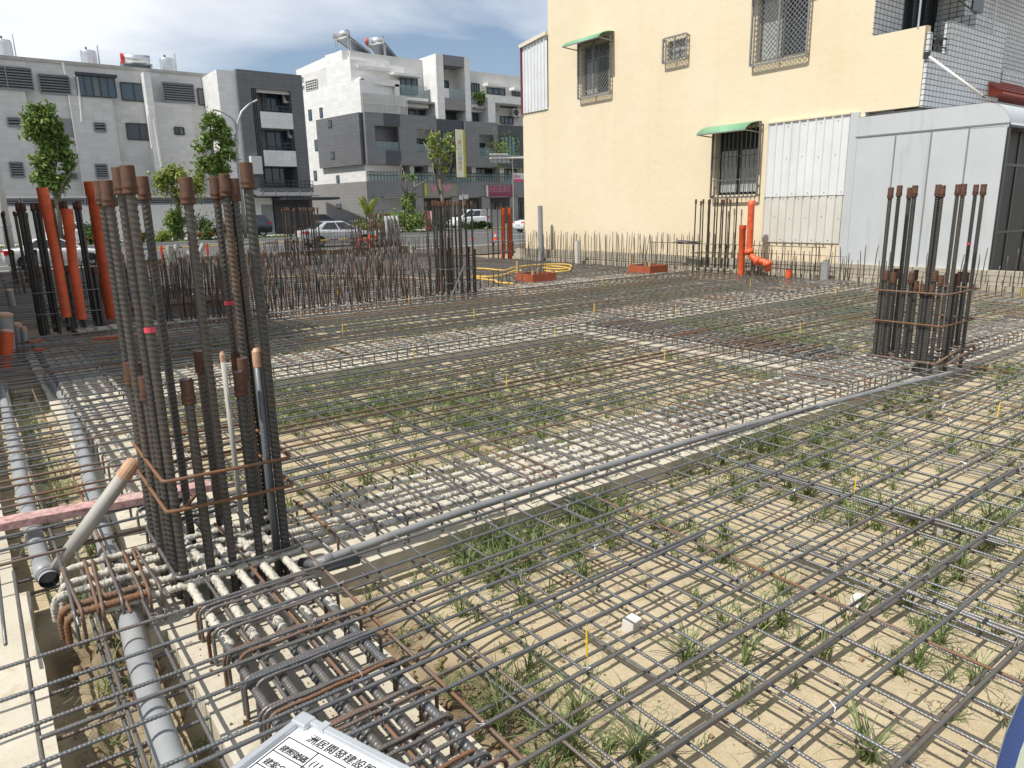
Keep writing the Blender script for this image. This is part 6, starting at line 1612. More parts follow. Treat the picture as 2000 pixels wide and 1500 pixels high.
# ---- rows of thin starter bars
def starter_row(label, p0, p1, n, h, r=.0075, jit=.05, lean=.05, hv=.12, rails=(), rust=.22, cem=.12, z0=-.12, name='starter_bar_row'):
    p0, p1 = Vector(p0), Vector(p1); mid = (p0 + p1) / 2
    t = thing(name, label, 'starter bars', (mid.x, mid.y, z0), 0, 'rows of starter bars')
    mes = [ribbed_rod('starter_bar', h * s_, r, .12, 0, 6, 1, ridge=False, bow=.008, axis='z', seed=i, mat=M_COLBAR) for i, s_ in enumerate((1, 1 - hv * .5, 1 - hv, 1 + hv * .35))]
    d = p1 - p0
    for k in range(n):
        q = p0 + d * ((k + RR.uniform(-.25, .25)) / max(1, n - 1))
        place_bar(RR.choice(mes), t, (q.x + RR.uniform(-jit, jit), q.y + RR.uniform(-jit, jit), z0), rust + RR.uniform(-.1, .25), cem * .4, RR.uniform(0, 6), RR.gauss(0, lean), RR.gauss(0, lean), name='starter_bar')
    for zz, off in rails:
        nv = Vector((-d.y, d.x, 0)).normalized() * off; m = MB().tube([(p0 + nv) + Vector((0, 0, zz)), (p0 + p1) / 2 + nv + Vector((0, 0, zz + .015)), (p1 + nv) + Vector((0, 0, zz))], .0062, 6); steel_color(m.build('tie_bar', M_REBAR, t), rust, .2)
    return t
starter_row('long row of starter bars along the foot of the yellow house', (14.2, 18.3, 0), (14.2, 11.3, 0), 88, .98, .0085, .03, .02, .1, ((.15, 0), (.32, .02)))
starter_row('starter bars below the ribbed white sheets of the yellow house', (14.2, 10.1, 0), (14.2, 7.5, 0), 44, .78, .0085, .04, .05, .3, ((.18, 0), (.45, .02)), rust=.2, cem=.25)
starter_row('starter bars along the foot of the silver shed', (14.2, 7.6, 0), (14.2, 3.6, 0), 40, .7, .0085, .05, .05, .5, ((.12, 0), (.22, .02)), rust=.25, cem=.1)
starter_row('close row of starter bars on the third beam left of the middle column', (2.2, 11.62, 0), (7.0, 11.6, 0), 120, .88, .009, .05, .045, .25, ((.02, 0),), rust=.26, cem=.06)
starter_row('second row of starter bars behind the third beam', (3.4, 13.2, 0), (7.2, 13.4, 0), 90, .9, .009, .14, .09, .25, ((.35, 0),), rust=.2)
starter_row('dark row of starter bars around the shaded pit at left', (1.7, 13.0, 0), (3.6, 13.0, 0), 60, 1.0, .009, .05, .03, .2, ((.25, 0), (.5, 0)), rust=.2)
starter_row('shaded row of starter bars behind the pit at left', (1.6, 16.0, 0), (5.4, 16.0, 0), 70, .85, .009, .08, .04, .2, ((.3, 0),), rust=.2)
starter_row('row of starter bars running back from the far column', (5.6, 19.6, 0), (8.0, 21.0, 0), 60, .95, .009, .1, .06, .2, ((.4, 0), (.12, 0)), rust=.2)
starter_row('row of starter bars along the street behind the middle column', (8.9, 22.0, 0), (14.1, 22.2, 0), 90, .82, .0085, .04, .03, .15, ((.3, 0), (.66, 0)), rust=.2, cem=.2)
starter_row('tangle of bent starter bars left of the middle column top', (11.2, 24.6, 0), (13.6, 25.2, 0), 90, 1.25, .010, .22, .10, .4, ((.4, 0),), rust=.3, cem=.3)
starter_row('row of starter bars at the street corner of the site', (9.6, 26.4, 0), (14.2, 26.4, 0), 40, 1.15, .0075, .05, .02, .2, ((.4, 0), (.8, 0)), rust=.3, cem=.2)
starter_row('shaded starter bars along the left boundary of the site', (.3, 17.0, 0), (1.9, 20.8, 0), 30, .7, .007, .1, .05, .3, ((.3, 0),), rust=.2)
starter_row('shorter starter bars on the third beam in front of the close row', (3.0, 11.45, 0), (7.0, 11.42, 0), 60, .55, .0085, .06, .06, .3, (), rust=.28, cem=.05)
starter_row('starter bars behind the middle column on the third beam line', (7.9, 11.9, 0), (9.3, 12.0, 0), 12, .45, .008, .06, .05, .3, (), rust=.2, cem=.2)
starter_row('thin starter bars before the street formwork at left', (2.6, 24.5, 0), (7.6, 24.9, 0), 50, .6, .009, .1, .06, .3, ((.25, 0),), rust=.2)
t = thing('rebar_bundle', 'bundle of short bars laid on the starter bars by the yellow house', 'bar bundle', tuple(gx(1345, 474, 14.1)))
m = MB(); q = gx(1340, 474, 14.05)
for k in range(16): m.tube([(q.x + RR.uniform(-.05, .05), q.y - .38 + RR.uniform(-.1, .1), q.z + RR.uniform(-.03, .05)), (q.x + RR.uniform(-.05, .05), q.y + .3 + RR.uniform(-.12, .1), q.z + RR.uniform(-.03, .06))], .008, 5)
steel_color(m.build('short_bar', M_REBAR, t), .3, .2); m = MB().tube([q + Vector((0, 1.2, -.01)), q + Vector((0, -3.6, -.02))], .009, 6); steel_color(m.build('carrier_bar', M_REBAR, t), .2)

# ================================================================== PIPES
M_GREYPVC2 = simple('dusty_grey_pvc', (.36, .35, .32), .6, 0, .2, 5, .0006, 90, stain=(.45, .42, .36))
def pipe(label, pts, r, mat, name='pipe', cat='pipe', sockets=(), hollow=None, group=None, wrap=None):
    pts = [Vector(p) for p in pts]
    t = thing(name, label, cat, tuple(pts[0]), 0, group); m = MB().tube(pts, r, 18, cap=hollow is None); m.build('tube', mat, t, True)
    r0_ = r; r = r[-1] if hasattr(r, '__len__') else r
    d = (pts[-1] - pts[-2]).normalized()
    rb_ = r if not hasattr(r0_, '__len__') else min(r0_)
    if hollow: m = MB().tube([pts[-1], pts[-1] - d * hollow], rb_ * .9, 16, False); m.build('bore', M_DARK, t, True); MB().tube([pts[-1] - d * .004, pts[-1] + d * .001], r * 1.0, 18, False).build('rim', mat, t)
    for i, l in sockets:
        p = pts[i]; dd = (pts[min(i + 1, len(pts) - 1)] - pts[max(i - 1, 0)]).normalized(); MB().tube([p - dd * l * .5, p - dd * l * .49, p + dd * l * .49, p + dd * l * .5], [r * 1.02, r * 1.14, r * 1.14, r * 1.02], 18).build('socket', mat, t, True)
    if wrap:
        m = MB().tube([pts[-1] - d * wrap, pts[-1] - d * wrap * .5, pts[-1] - d * .002, pts[-1] + d * .012], [r * 1.05, r * 1.09, r * 1.05, r * .55], 16); m.build('tape_wrap', M_TAPE, t)
    return t
def smooth_path(pp, n=40):
    P3 = [Vector(p) for p in pp]; out = []
    for i in range(len(P3) - 1):
        p0, p1, p2, p3 = P3[max(0, i - 1)], P3[i], P3[i + 1], P3[min(len(P3) - 1, i + 2)]; m_ = max(2, n // (len(P3) - 1))
        for k in range(m_):
            t_ = k / m_; out.append(.5 * ((2 * p1) + (p2 - p0) * t_ + (2 * p0 - 5 * p1 + 4 * p2 - p3) * t_ ** 2 + (3 * p1 - p0 - 3 * p2 + p3) * t_ ** 3))
    out.append(P3[-1]); return out
pipe('thick grey drain pipe curving back under the mat at the left', smooth_path([(.245, 1.2, -.1), (.255, 2.09, -.095), (.27, 2.57, -.09), (.305, 3.1, -.09), (.325, 3.66, -.09), (.39, 4.76, -.09), (.47, 5.99, -.09), (.53, 7.3, -.1), (.50, 8.9, -.12)], 60), .043, M_GREYPVC, sockets=((6, .09), (26, .09)))
pipe('second grey drain pipe nearer the left edge of the photo', smooth_path([(.075, 3.70, -.12), (.06, 4.02, -.1), (.06, 5.05, -.09), (.07, 6.04, -.09), (.08, 7.26, -.1), (.10, 8.8, -.12)], 40)[::-1], .042, M_GREYPVC, sockets=((36, .10),), hollow=.2)
c0 = gz(110, 1112, -.10); tp = gy(262, 902, c0.y - .05)
pipe('pale grey pipe leaning across the left beam with brown tape over its end', [c0, tp], .034, M_GREYPVC2, wrap=.09)
pipe('long grey conduit lying along the front beam', smooth_path([gz(612, 1103, -.05), gz(700, 1070, -.03), gz(900, 1000, -.012), gz(1200, 906, -.012), gz(1400, 847, -.012), gz(1590, 796, -.015), gz(1760, 752, -.02), gz(1860, 728, -.04)], 60), .0208, M_CONDPVC, 'conduit', 'conduit', sockets=((3, .08),))
pipe('short dark conduit stub under the start of the long grey conduit', [gz(588, 1098, -.09), gz(640, 1108, -.08), gz(700, 1092, -.09)], .022, M_DARKPVC, 'conduit', 'conduit')
q0 = gz(541, 1074, -.02); q0.z = -.15
pipe('dark grey upright conduit with red taped end inside the nearest column cage', [(q0.x, q0.y, -.15), (q0.x, q0.y, .3), (q0.x + .003, q0.y, gy(502, 685, q0.y).z)], .0185, M_DARKPVC, 'conduit', 'conduit', wrap=.07)
q1 = gz(470, 985, 0); q1 = gy(466, 960, 3.5)
pipe('pale grey upright conduit with taped end inside the nearest column cage', [(q1.x, 3.5, -.15), (q1.x, 3.5, gy(448, 690, 3.5).z)], .0125, M_GREYPVC2, 'conduit', 'conduit', wrap=.035)
q = gz(222, 628, -.05); z1 = gy(190, 355, q.y).z
pipe('tallest orange pipe standing at the left behind the nearest column', [(q.x, q.y, -.1), (q.x, q.y, 1.0), (q.x, q.y, z1 - .22), (q.x, q.y, z1 - .2), (q.x, q.y, z1)], [.10, .10, .10, .115, .115], M_ORANGE, hollow=.4, group='orange pipes')
for lb_, a, b_, Y in (('bent orange pipe between the dark column bars at left', (82, 367), (112, 512), 11.55), ('short orange pipe between the dark column bars at left', (131, 408), (143, 518), 11.6)):
    pA, pB = gy(*b_, Y), gy(*a, Y); pipe(lb_, [pA - Vector((0, 0, .75)), pA, pA.lerp(pB, .6), pA.lerp(pB, .62), pB], [.062, .062, .062, .07, .07], M_ORANGE, hollow=.3, group='orange pipes')
q = gz(10, 712, -.1); pT = gy(14, 645, q.y)
pipe('cut off orange pipe stub at the left edge', [(q.x, q.y, -.15), (pT.x, q.y, pT.z)], .062, M_ORANGE, hollow=.2, group='orange pipes', wrap=.02)
for lb_, a, b_, r_, z in (('stout grey pipe stub behind the cut orange stub', (8, 612), (14, 700), .085, -.1), ('grey pipe stub right of the cut orange stub', (33, 632), (40, 685), .05, -.1), ('thin taped grey pipe stub beside the cut orange stub', (46, 640), (50, 685), .033, -.1), ('lone grey pipe stub in the shade at far left', (18, 566), (26, 608), .06, -.1)):
    q = gz(*b_, z); p = gy(*a, q.y); pipe(lb_, [(q.x, q.y, -.2), (p.x, q.y, p.z)], r_, M_GREYPVC, hollow=.2, group='grey pipe stubs', wrap=.04)
for lb_, a, b_ in (('left of two tall orange pipes by the far corner of the yellow house', (982, 406), (982, 498)), ('right of two tall orange pipes by the far corner of the yellow house', (995, 406), (997, 496))):
    q = gy(*b_, 19.6); p = gy(*a, 19.6); pipe(lb_, [(q.x, 19.6, -.15), (q.x, 19.6, .02), (q.x + .03, 19.6, .12), (p.x, 19.6, p.z - .35), (p.x, 19.6, p.z - .33), (p.x, 19.6, p.z)], [.075, .075, .075, .072, .084, .084], M_ORANGE, hollow=.3, group='orange pipes')
q = gx(1057, 500, 14.1); p = gx(1055, 402, 14.1); pipe('tall grey pipe at the far corner of the yellow house', [(14.1, q.y, -.1), (14.1, p.y, p.z)], .075, M_GREYPVC, hollow=.2, group='grey pipe stubs')
X5 = 13.95
q = gx(1448, 525, X5); p = gx(1451, 440, X5); pipe('shorter orange pipe of the pair below the barred window', [(X5, q.y, -.15), (X5, p.y, p.z - .1), (X5, p.y, p.z - .09), (X5, p.y, p.z)], [.075, .072, .08, .08], M_ORANGE, hollow=.3, group='orange pipes')
pp = [gx(1468, 392, X5), gx(1464, 480, X5), gx(1463, 492, X5), gx(1470, 503, X5), gx(1480, 510, X5), gx(1492, 511, X5), gx(1499, 516, X5), gx(1501, 530, X5)]
pp = [pp[0], pp[0].lerp(pp[1], .12), pp[0].lerp(pp[1], .13)] + pp[1:]
pipe('tall orange pipe with jointed bend below the barred window', pp[::-1], [.07] * 8 + [.07, .088, .088], M_ORANGE, sockets=((1, .1), (3, .1), (5, .1)), hollow=None, group='orange pipes')
q = gx(1541, 527, X5); pipe('low orange pipe stub below the white ribbed sheets', [(X5, q.y, -.15), (X5, q.y, .16)], .065, M_ORANGE, hollow=.1, group='orange pipes')
for lb_, x_, y0_, y1_ in (('squat grey pipe stub below the white ribbed sheets', 1610, 527, 512), ('slanting grey pipe stub near the silver shed foot', 1614, 530, 508), ('pale stub pipe standing left of the two form boxes', 1127, 495, 470)):
    q = gx(x_, y0_, X5 + .05); p = gx(x_, y1_, X5 + .05); pipe(lb_, [(q.x, q.y, -.15), (q.x, p.y, p.z)], .06, M_GREYPVC if 'pale' not in lb_ else M_PALEPVC, hollow=.1, group='grey pipe stubs')
for i, (x_, yb_, yt_, ln) in enumerate(((330, 502, 480, 0), (340, 502, 478, 6), (388, 500, 476, 10), (368, 502, 490, 3))):
    q = gy(x_, yb_, 25.6); p = gy(x_ + ln, yt_, 25.6); pipe(('pale grey elbow pipe stub by the street formwork, ' + ('leftmost of four', 'second from left of four', 'rightmost of four', 'third from left of four')[i]), [(q.x, 25.6, -.15), (q.x, 25.6, q.z), (p.x, 25.6, p.z)], .085, M_GREYPVC2, hollow=.15, group='pale grey pipe stubs by the street')
for i, (x_, yb_) in enumerate(((727, 482), (736, 484), (745, 480), (757, 490), (764, 488), (773, 489), (803, 478), (809, 480))):
    q = gy(x_, yb_, 24.8); pipe(('pale grey pipe stub in the cluster beyond the middle column, ' + ('first', 'second', 'third', 'fourth', 'fifth', 'sixth', 'seventh', 'eighth')[i] + ' from left'), [(q.x, 24.8, -.15), (q.x + .02, 24.8, .25)], .07, M_GREYPVC2, hollow=.1, group='pale grey pipe stubs by the street')
for i, x_ in enumerate((755, 762, 769, 777)):
    q = gy(x_, 480, 25.4); pipe(('tall thin grey conduit in the cluster by the street, ' + ('first', 'second', 'third', 'fourth')[i] + ' from left'), [(q.x + .1, 25.4, -.15), (gy(x_ - 2, 426, 25.4).x, 25.4, 1.4)], .055, M_GREYPVC, 'conduit', 'conduit', group='conduits by the street')

# ================================================================== FORMWORK, PLANKS, HOSE, SMALL THINGS
t = thing('street_formwork', 'low brown timber formwork wall along the street edge', 'formwork', (7, 27.2, -.2))
xa, xb = gy(240, 480, 27.2).x, gy(780, 478, 27.2).x; k = 0; x = xa
while x < xb:
    MB().box(x + .01, x + 1.18, 27.2, 27.25, -.25, .14 + .02 * (k % 2)).build('form_board', M_DARKWOOD, t); MB().box(x - .04, x + .04, 27.1, 27.198, -.25, .10).build('stake', M_WOOD, t); x += 1.2; k += 1
t = thing('pit_formwork', 'dark timber board wall behind the dark starter bars at left', 'formwork', (3, 12.75, -.2))
for k in range(14): MB().box(1.75 + k * .14, 1.75 + k * .14 + .125, 12.74 + .004 * (k % 3), 12.78, -.3, .20 + .015 * (k % 2)).build('form_board', M_DARKWOOD, t)
MB().box(1.7, 3.75, 12.69, 12.735, .12, .18).build('waling', M_DARKWOOD, t)
a, b_ = gz(-20, 1028, .03), gz(412, 948, .03)
d = (b_ - a).normalized(); n_ = Vector((-d.y, d.x, 0)) * .052
m = MB(); m.hull8([tuple(a - n_ - Vector((0,0,.02))), tuple(b_ - n_ - Vector((0,0,.02))), tuple(b_ + n_ - Vector((0,0,.02))), tuple(a + n_ - Vector((0,0,.02)))], [tuple(a - n_ + Vector((0,0,.022))), tuple(b_ - n_ + Vector((0,0,.022))), tuple(b_ + n_ + Vector((0,0,.022))), tuple(a + n_ + Vector((0,0,.022)))])
tag(m.build('plank', M_WOODRED, None, bevel=.003), 'worn pink painted plank lying across the mat at lower left', 'plank', 'loose painted planks')
for lb_, p, q, w in (('red plank lying in the shade behind the nearest column', (182, 662), (300, 652), .1), ('short red offcut in the shade left of the red plank', (55, 668), (82, 664), .07), ('dark red offcut in front of the short red offcut', (66, 684), (88, 682), .05)):
    a, b_ = gz(*p, .02), gz(*q, .02); tag(MB().bar(a, b_, w, .03).build('plank', M_FORMRED, None), lb_, 'plank', 'loose painted planks')
def form_box(label, pts, side='x'):
    """open box former: four panels, corner posts and bars stuck through it"""
    (x0, y0), (x1, y1) = pts; h = .16; t = thing('form_box', label, 'form box', ((x0 + x1) / 2, (y0 + y1) / 2, .01), 0, 'open box formers on the mat')
    for nm, bx in (('side_panel', (x0, x0 + .018, y0, y1)), ('side_panel', (x1 - .018, x1, y0, y1)), ('side_panel', (x0 + .018, x1 - .018, y0, y0 + .018)), ('side_panel', (x0 + .018, x1 - .018, y1 - .018, y1))):
        MB().box(*bx, .01, .01 + h).build(nm, M_FORMRED, t)
    for (cx_, cy_, hh) in ((x0 + .045, y0 + .045, .24), (x1 - .045, y0 + .045, .20), (x1 - .045, y1 - .045, .22), (x0 + .045, y1 - .045, .42)):
        MB().box(cx_ - .026, cx_ + .026, cy_ - .026, cy_ + .026, .01, .01 + hh).build('corner_post', M_WOOD, t)
    r_ = random.Random(int(x0 * 10))
    for k in range(12):
        cx_, cy_ = r_.uniform(x0 + .06, x1 - .06), r_.choice((y0 + .05, y1 - .05, (y0 + y1) / 2)); m = MB().tube([(cx_, cy_, -.12), (cx_ + r_.uniform(-.12, .12), cy_ + r_.uniform(-.12, .12), r_.uniform(.5, .85))], .0065, 6); steel_color(m.build('starter_bar', M_REBAR, t), .15, .2)
    return t
form_box('orange box former beside the yellow hose coil', ((9.55, 11.88), (10.2, 12.5)))
form_box('orange box former nearer the yellow house', ((12.72, 11.45), (13.35, 12.15)))
def hz(*pp, z=.05): return [gz(x, y, z) for x, y in pp]
t = thing('yellow_hose', 'yellow hose lying in loops on the mat beside the orange box former', 'hose', tuple(gz(1000, 530, .05)))
pth = smooth_path(hz((925, 524), (950, 525), (985, 528), (1002, 523), (1040, 518), (1085, 516), (1110, 517), (1116, 521), (1104, 525), (1080, 525), (1060, 523), (1078, 520), (1108, 523), (1112, 528), (1090, 531), (1064, 529)), 120); MB().tube(pth, .022, 8).build('hose', M_HOSE, t, True)
MB().tube(smooth_path(hz((924, 539), (950, 541), (980, 538), (1003, 530), (1018, 529)), 40), .026, 8).build('hose', M_HOSE, t, True)
MB().tube(smooth_path(hz((924, 542), (948, 546), (968, 548), (970, 551), (985, 553), (1003, 554)), 40), .022, 8).build('hose', M_HOSE, t, True)
pth = smooth_path(hz((520, 541), (640, 539), (760, 541), (850, 544), (920, 541)), 40); tag(MB().tube(pth, .012, 6).build('batten', M_WOOD, None, True), 'thin pale batten line lying across the back mat behind the starter bars', 'batten')
# yellow level marks tied upright on the bars
mk = MB().box(-.004, .004, -.0025, .0025, -.03, .10).mesh('level_mark', M_YELLOW); mk2 = MB().tube([(0, 0, .10), (.002, 0, .125)], .0018, 5).tube([(-.004, 0, -.03), (-.012, .004, -.06)], .0015, 5).box(-.0055, .0055, -.004, .004, .035, .05).mesh('mark_wire', M_YELLOW)
done_ = []
MARKS = ('nearest the camera, standing left of the white block at lower centre', 'between the two lower right spacer blocks and the conduit', 'near the right edge, below the right column',
 'just right of the nearest column hoops', 'behind the short couplers of the nearest column', 'left inside the nearest column bars in the shade', 'on the second beam right of the nearest column, in thick grass', 'in front of the third beam near the shade tip',
 'on the sand side of the second beam, left of centre', 'at the middle of the second beam', 'in the middle of the middle mat', 'in the middle mat left of the brown beam cage', 'behind the brown beam cage before the right column', 'left of the right column, behind it',
 'on the back mat below the box former nearer the house', 'in front of the slim column below the barred window', 'nearest the bent orange pipe', 'on the back mat right of the middle column', 'among the close starter bars, third from right', 'among the close starter bars left of centre',
 'on the back mat between the two box formers', 'at the far right edge beside the silver shed', 'between the hose and the box former nearer the house', 'in front of the box former beside the hose')
for (x_, y_, sc_) in ((1146, 1270, 1), (1668, 962, 1), (1949, 808, 1), (640, 918, 1.0), (441, 785, 1.1), (320, 705, 1.2), (670, 652, 1.3), (588, 620, 1.3), (808, 700, 1.2), (1083, 655, 1.3), (990, 757, 1.1), (1298, 700, 1.2), (1563, 650, 1.3), (1632, 573, 1.5), (1320, 612, 1.4), (1465, 560, 1.6), (1590, 531, 1.8), (926, 620, 1.4), (799, 590, 1.5), (660, 575, 1.6), (1160, 610, 1.5), (1995, 578, 1.4), (1176, 555, 1.7), (1018, 575, 1.5)):
    q = gz(x_, y_, 0); t = thing('level_mark', 'yellow level mark ' + MARKS[len(done_)], 'level mark', (q.x, q.y, 0), RR.uniform(0, 3), 'yellow level marks'); t.scale = (sc_ * .72, sc_ * .72, sc_ * .85); done_.append(1)
    t.rotation_euler = (RR.uniform(-.08, .08), RR.uniform(-.08, .08), RR.uniform(0, 3)); link('mark_strip', mk, t); link('mark_wire', mk2, t)
# spacer blocks
M_BLOCK = concrete_material('spacer_concrete', (.52, .50, .46), (.66, .64, .60), (.42, .40, .35), .006)
for i, (x_, y_, s_) in enumerate(((1236, 1222, 1.35), (1677, 1172, 1.0), (1836, 1032, 1.0))):
    q = gz(x_, y_, -.22); r_ = random.Random(i); m = MB(); v = []
    nn = 3; pts = []
    hs = .026 * s_
    b8 = [(-hs, -hs, -hs), (hs, -hs, -hs), (hs, hs, -hs), (-hs, hs, -hs)]; t8 = [(-hs * .85, -hs * .9, hs), (hs * .9, -hs * .8, hs), (hs * .8, hs * .9, hs * 1.1), (-hs * .9, hs * .85, hs * .9)]
    jit = lambda P_: [tuple(c + r_.uniform(-.004, .004) for c in p) for p in P_]
    m.hull8(jit(b8), jit(t8)); m.v = [a + np.array([q.x, q.y, -.222]) for a in m.v]
    lab = ('largest pale concrete spacer block left of the yellow mark', 'flat pale spacer block under the bars right of centre', 'pale spacer block below the right column, half under a bar', 'small pale spacer block near the front beam edge', 'small pale spacer block above the flat one')[i]
    tag(m.build('spacer_block', M_BLOCK, None, bevel=.004), lab, 'spacer block', 'concrete spacer blocks')
# ---- held record board at the bottom edge
zc_ = 1.0
C_ = gz(593, 1398, zc_); E1 = gz(780, 1494, zc_) - C_; E2 = gz(440, 1500, zc_) - C_
ex = E1.normalized(); ey = (E2 - ex * E2.dot(ex)).normalized(); nz_ = Vector((0, 0, 1))
wbd = thing('record_board', 'framed white record board with black handwriting at the bottom edge', 'board', tuple(C_))
BW, BH = .34, .24
def bp(u_, w_, z=0.0): return C_ + ex * u_ + ey * w_ + nz_ * z
def bq(mb, u0, u1, w0, w1, z0, z1):
    b4 = [bp(u0, w0, z0), bp(u1, w0, z0), bp(u1, w1, z0), bp(u0, w1, z0)]; t4 = [bp(u0, w0, z1), bp(u1, w0, z1), bp(u1, w1, z1), bp(u0, w1, z1)]
    if (b4[1] - b4[0]).cross(b4[2] - b4[1]).z < 0: b4 = b4[::-1]; t4 = t4[::-1]
    return mb.hull8([tuple(p) for p in b4], [tuple(p) for p in t4])
M_BOARD = simple('white_board_face', (.80, .81, .82), .25, 0, .02, 2); M_INK = simple('black_ink', (.02, .02, .022), .5); M_BOARDFR = simple('grey_alu_frame', (.46, .49, .51), .35, .4, .08, 20)
bq(MB(), .008, BW - .008, .008, BH - .008, -.008, 0).build('board_face', M_BOARD, wbd)
f = MB(); bq(f, 0, BW, 0, .0085, -.011, .005); bq(f, 0, .0085, .0087, BH, -.011, .005); bq(f, BW - .0085, BW, .0087, BH, -.011, .005); bq(f, .0087, BW - .0087, BH - .0085, BH, -.011, .005); f.build('frame', M_BOARDFR, wbd, bevel=.0015)
f = MB(); bq(f, -.001, .019, -.001, .016, -.012, .0062); f.build('corner_cap', M_BOARDFR, wbd, bevel=.002); f = MB(); bq(f, .030, .038, -.002, .009, -.012, .0058); f.build('corner_cap', M_BOARDFR, wbd)
f = MB(); lw = .0005
for u0, u1, w0, w1 in ((.012, BW - .016, .029, .029), (.012, .012, .029, BH - .02), (.012, BW - .016, .049, .049), (.012, BW - .016, .068, .068), (.012, BW - .016, .087, .087), (.053, .053, .029, BH - .02)): bq(f, u0 - lw, u1 + lw, w0 - lw, w1 + lw, .0003, .0007)
f.build('ruled_line', M_INK, wbd)
def write(s_, u_, w_, size, shear=.1): text_mesh(s_, size, M_INK, 'lettering', wbd, tuple(bp(u_, w_, .0006)), ex, -ey, .0002, shear=shear)
for i, ch in enumerate('洲居開發建設股'): write(ch, .029 + i * .0122, .0235, .0122)
for i, ch in enumerate('建照號碼'): write(ch, .0155 + i * .0088, .0455, .0092)
for i, ch in enumerate('建案名稱'): write(ch, .0155 + i * .0088, .0648, .0092)
write('(11', .0565, .0445, .0105)

# ---- person at the right edge
M_CLOTH = simple('pale_green_cloth', (.36, .40, .31), .95, 0, .2, 9, .0006, 500); M_CLOTHB = simple('blue_cloth', (.035, .065, .20), .9, 0, .2, 6, .003, 300); M_SKIN = simple('skin', (.45, .27, .18), .55, 0, .1, 8); M_GLOVE = simple('grey_knit_glove', (.22, .21, .19), .95, 0, .2, 30, .004, 200); M_HAIR = simple('dark_hair', (.015, .013, .012), .6)
def skin_body(name, verts, edges, radii, mat, parent, sub=2):
    me = bpy.data.meshes.new(name); me.from_pydata([tuple(Vector(v) - world_loc(parent)) for v in verts], edges, []); me.materials.append(mat); o = link(name, me, parent)
    md = o.modifiers.new('skin', 'SKIN'); md.use_smooth_shade = True
    sk = me.skin_vertices[0].data if me.skin_vertices else None
    if sk is None: return o
    for k, r_ in enumerate(radii): sk[k].radius = r_ if isinstance(r_, tuple) else (r_, r_)
    sk[0].use_root = True
    s_ = o.modifiers.new('sub', 'SUBSURF'); s_.levels = s_.render_levels = sub; return o
PX, PY = 1.16, -.04
per = thing('person', 'person in pale green and blue work clothes cut off at the lower right edge', 'person', (PX, PY, -.2))
bm_v = [(PX, PY, .72), (PX, PY, .95), (PX, PY, 1.16), (PX, PY, 1.30), (PX, PY + .0, 1.40), (PX, PY - .02, 1.52),
        (PX - .05, PY + .10, .60), (PX - .06, PY + .13, .26), (PX - .05, PY + .13, -.12), (PX - .14, PY + .15, -.17),
        (PX + .05, PY - .10, .60), (PX + .06, PY - .13, .26), (PX + .07, PY - .13, -.12), (PX - .02, PY - .13, -.17),
        (PX - .04, PY + .12, 1.29), (.900, .172, .925), (.885, .156, .70), (PX + .0, PY - .19, 1.27), (PX + .03, PY - .24, 1.02), (PX - .1, PY - .24, .88)]
bm_e = [(0,1),(1,2),(2,3),(3,4),(4,5),(0,6),(6,7),(7,8),(8,9),(0,10),(10,11),(11,12),(12,13),(3,14),(14,15),(15,16),(3,17),(17,18),(18,19)]
bm_r = [.15,.15,.155,.12,.055,.09,.085,.06,.05,.04,.085,.06,.05,.04,.065,.05,.035,.065,.05,.035]
skin_body('body', bm_v, bm_e, bm_r, M_SKIN, per)
# loose jacket over the body, with a blue side panel
def coat_ring(z, rx, ry, ox=0, oy=0, n=28, wob=.0, ph=0): return [(PX + ox + (rx + wob * math.sin(5 * a + ph)) * math.cos(a), PY + oy + (ry + wob * math.cos(4 * a + ph)) * math.sin(a), z) for a in np.linspace(0, 2 * PI, n + 1)[:-1]]
rings = [coat_ring(.62, .255, .235, 0, 0, 28, .016, 0), coat_ring(.75, .245, .225, 0, 0, 28, .012, 1), coat_ring(.90, .225, .215, 0, 0, 28, .008, 2), coat_ring(1.05, .205, .205, 0, 0, 28, .004, 3), coat_ring(1.2, .19, .20), coat_ring(1.30, .14, .17), coat_ring(1.36, .075, .08)]
n = 28; v = [p for r_ in rings for p in r_]
fs_all = [(i*n+k, i*n+(k+1) % n, (i+1)*n+(k+1) % n, (i+1)*n+k) for i in range(len(rings)-1) for k in range(n)]
blue = [f for f in fs_all if (f[0] % n) in (10, 11, 17) or ((f[0] % n) == 12 and f[0] // n < 1)]
m = MB().add(v, [f for f in fs_all if f not in blue]); m.build('jacket', M_CLOTH, per, True)
m = MB().add(v, blue); m.build('jacket_panel', M_CLOTHB, per, True)
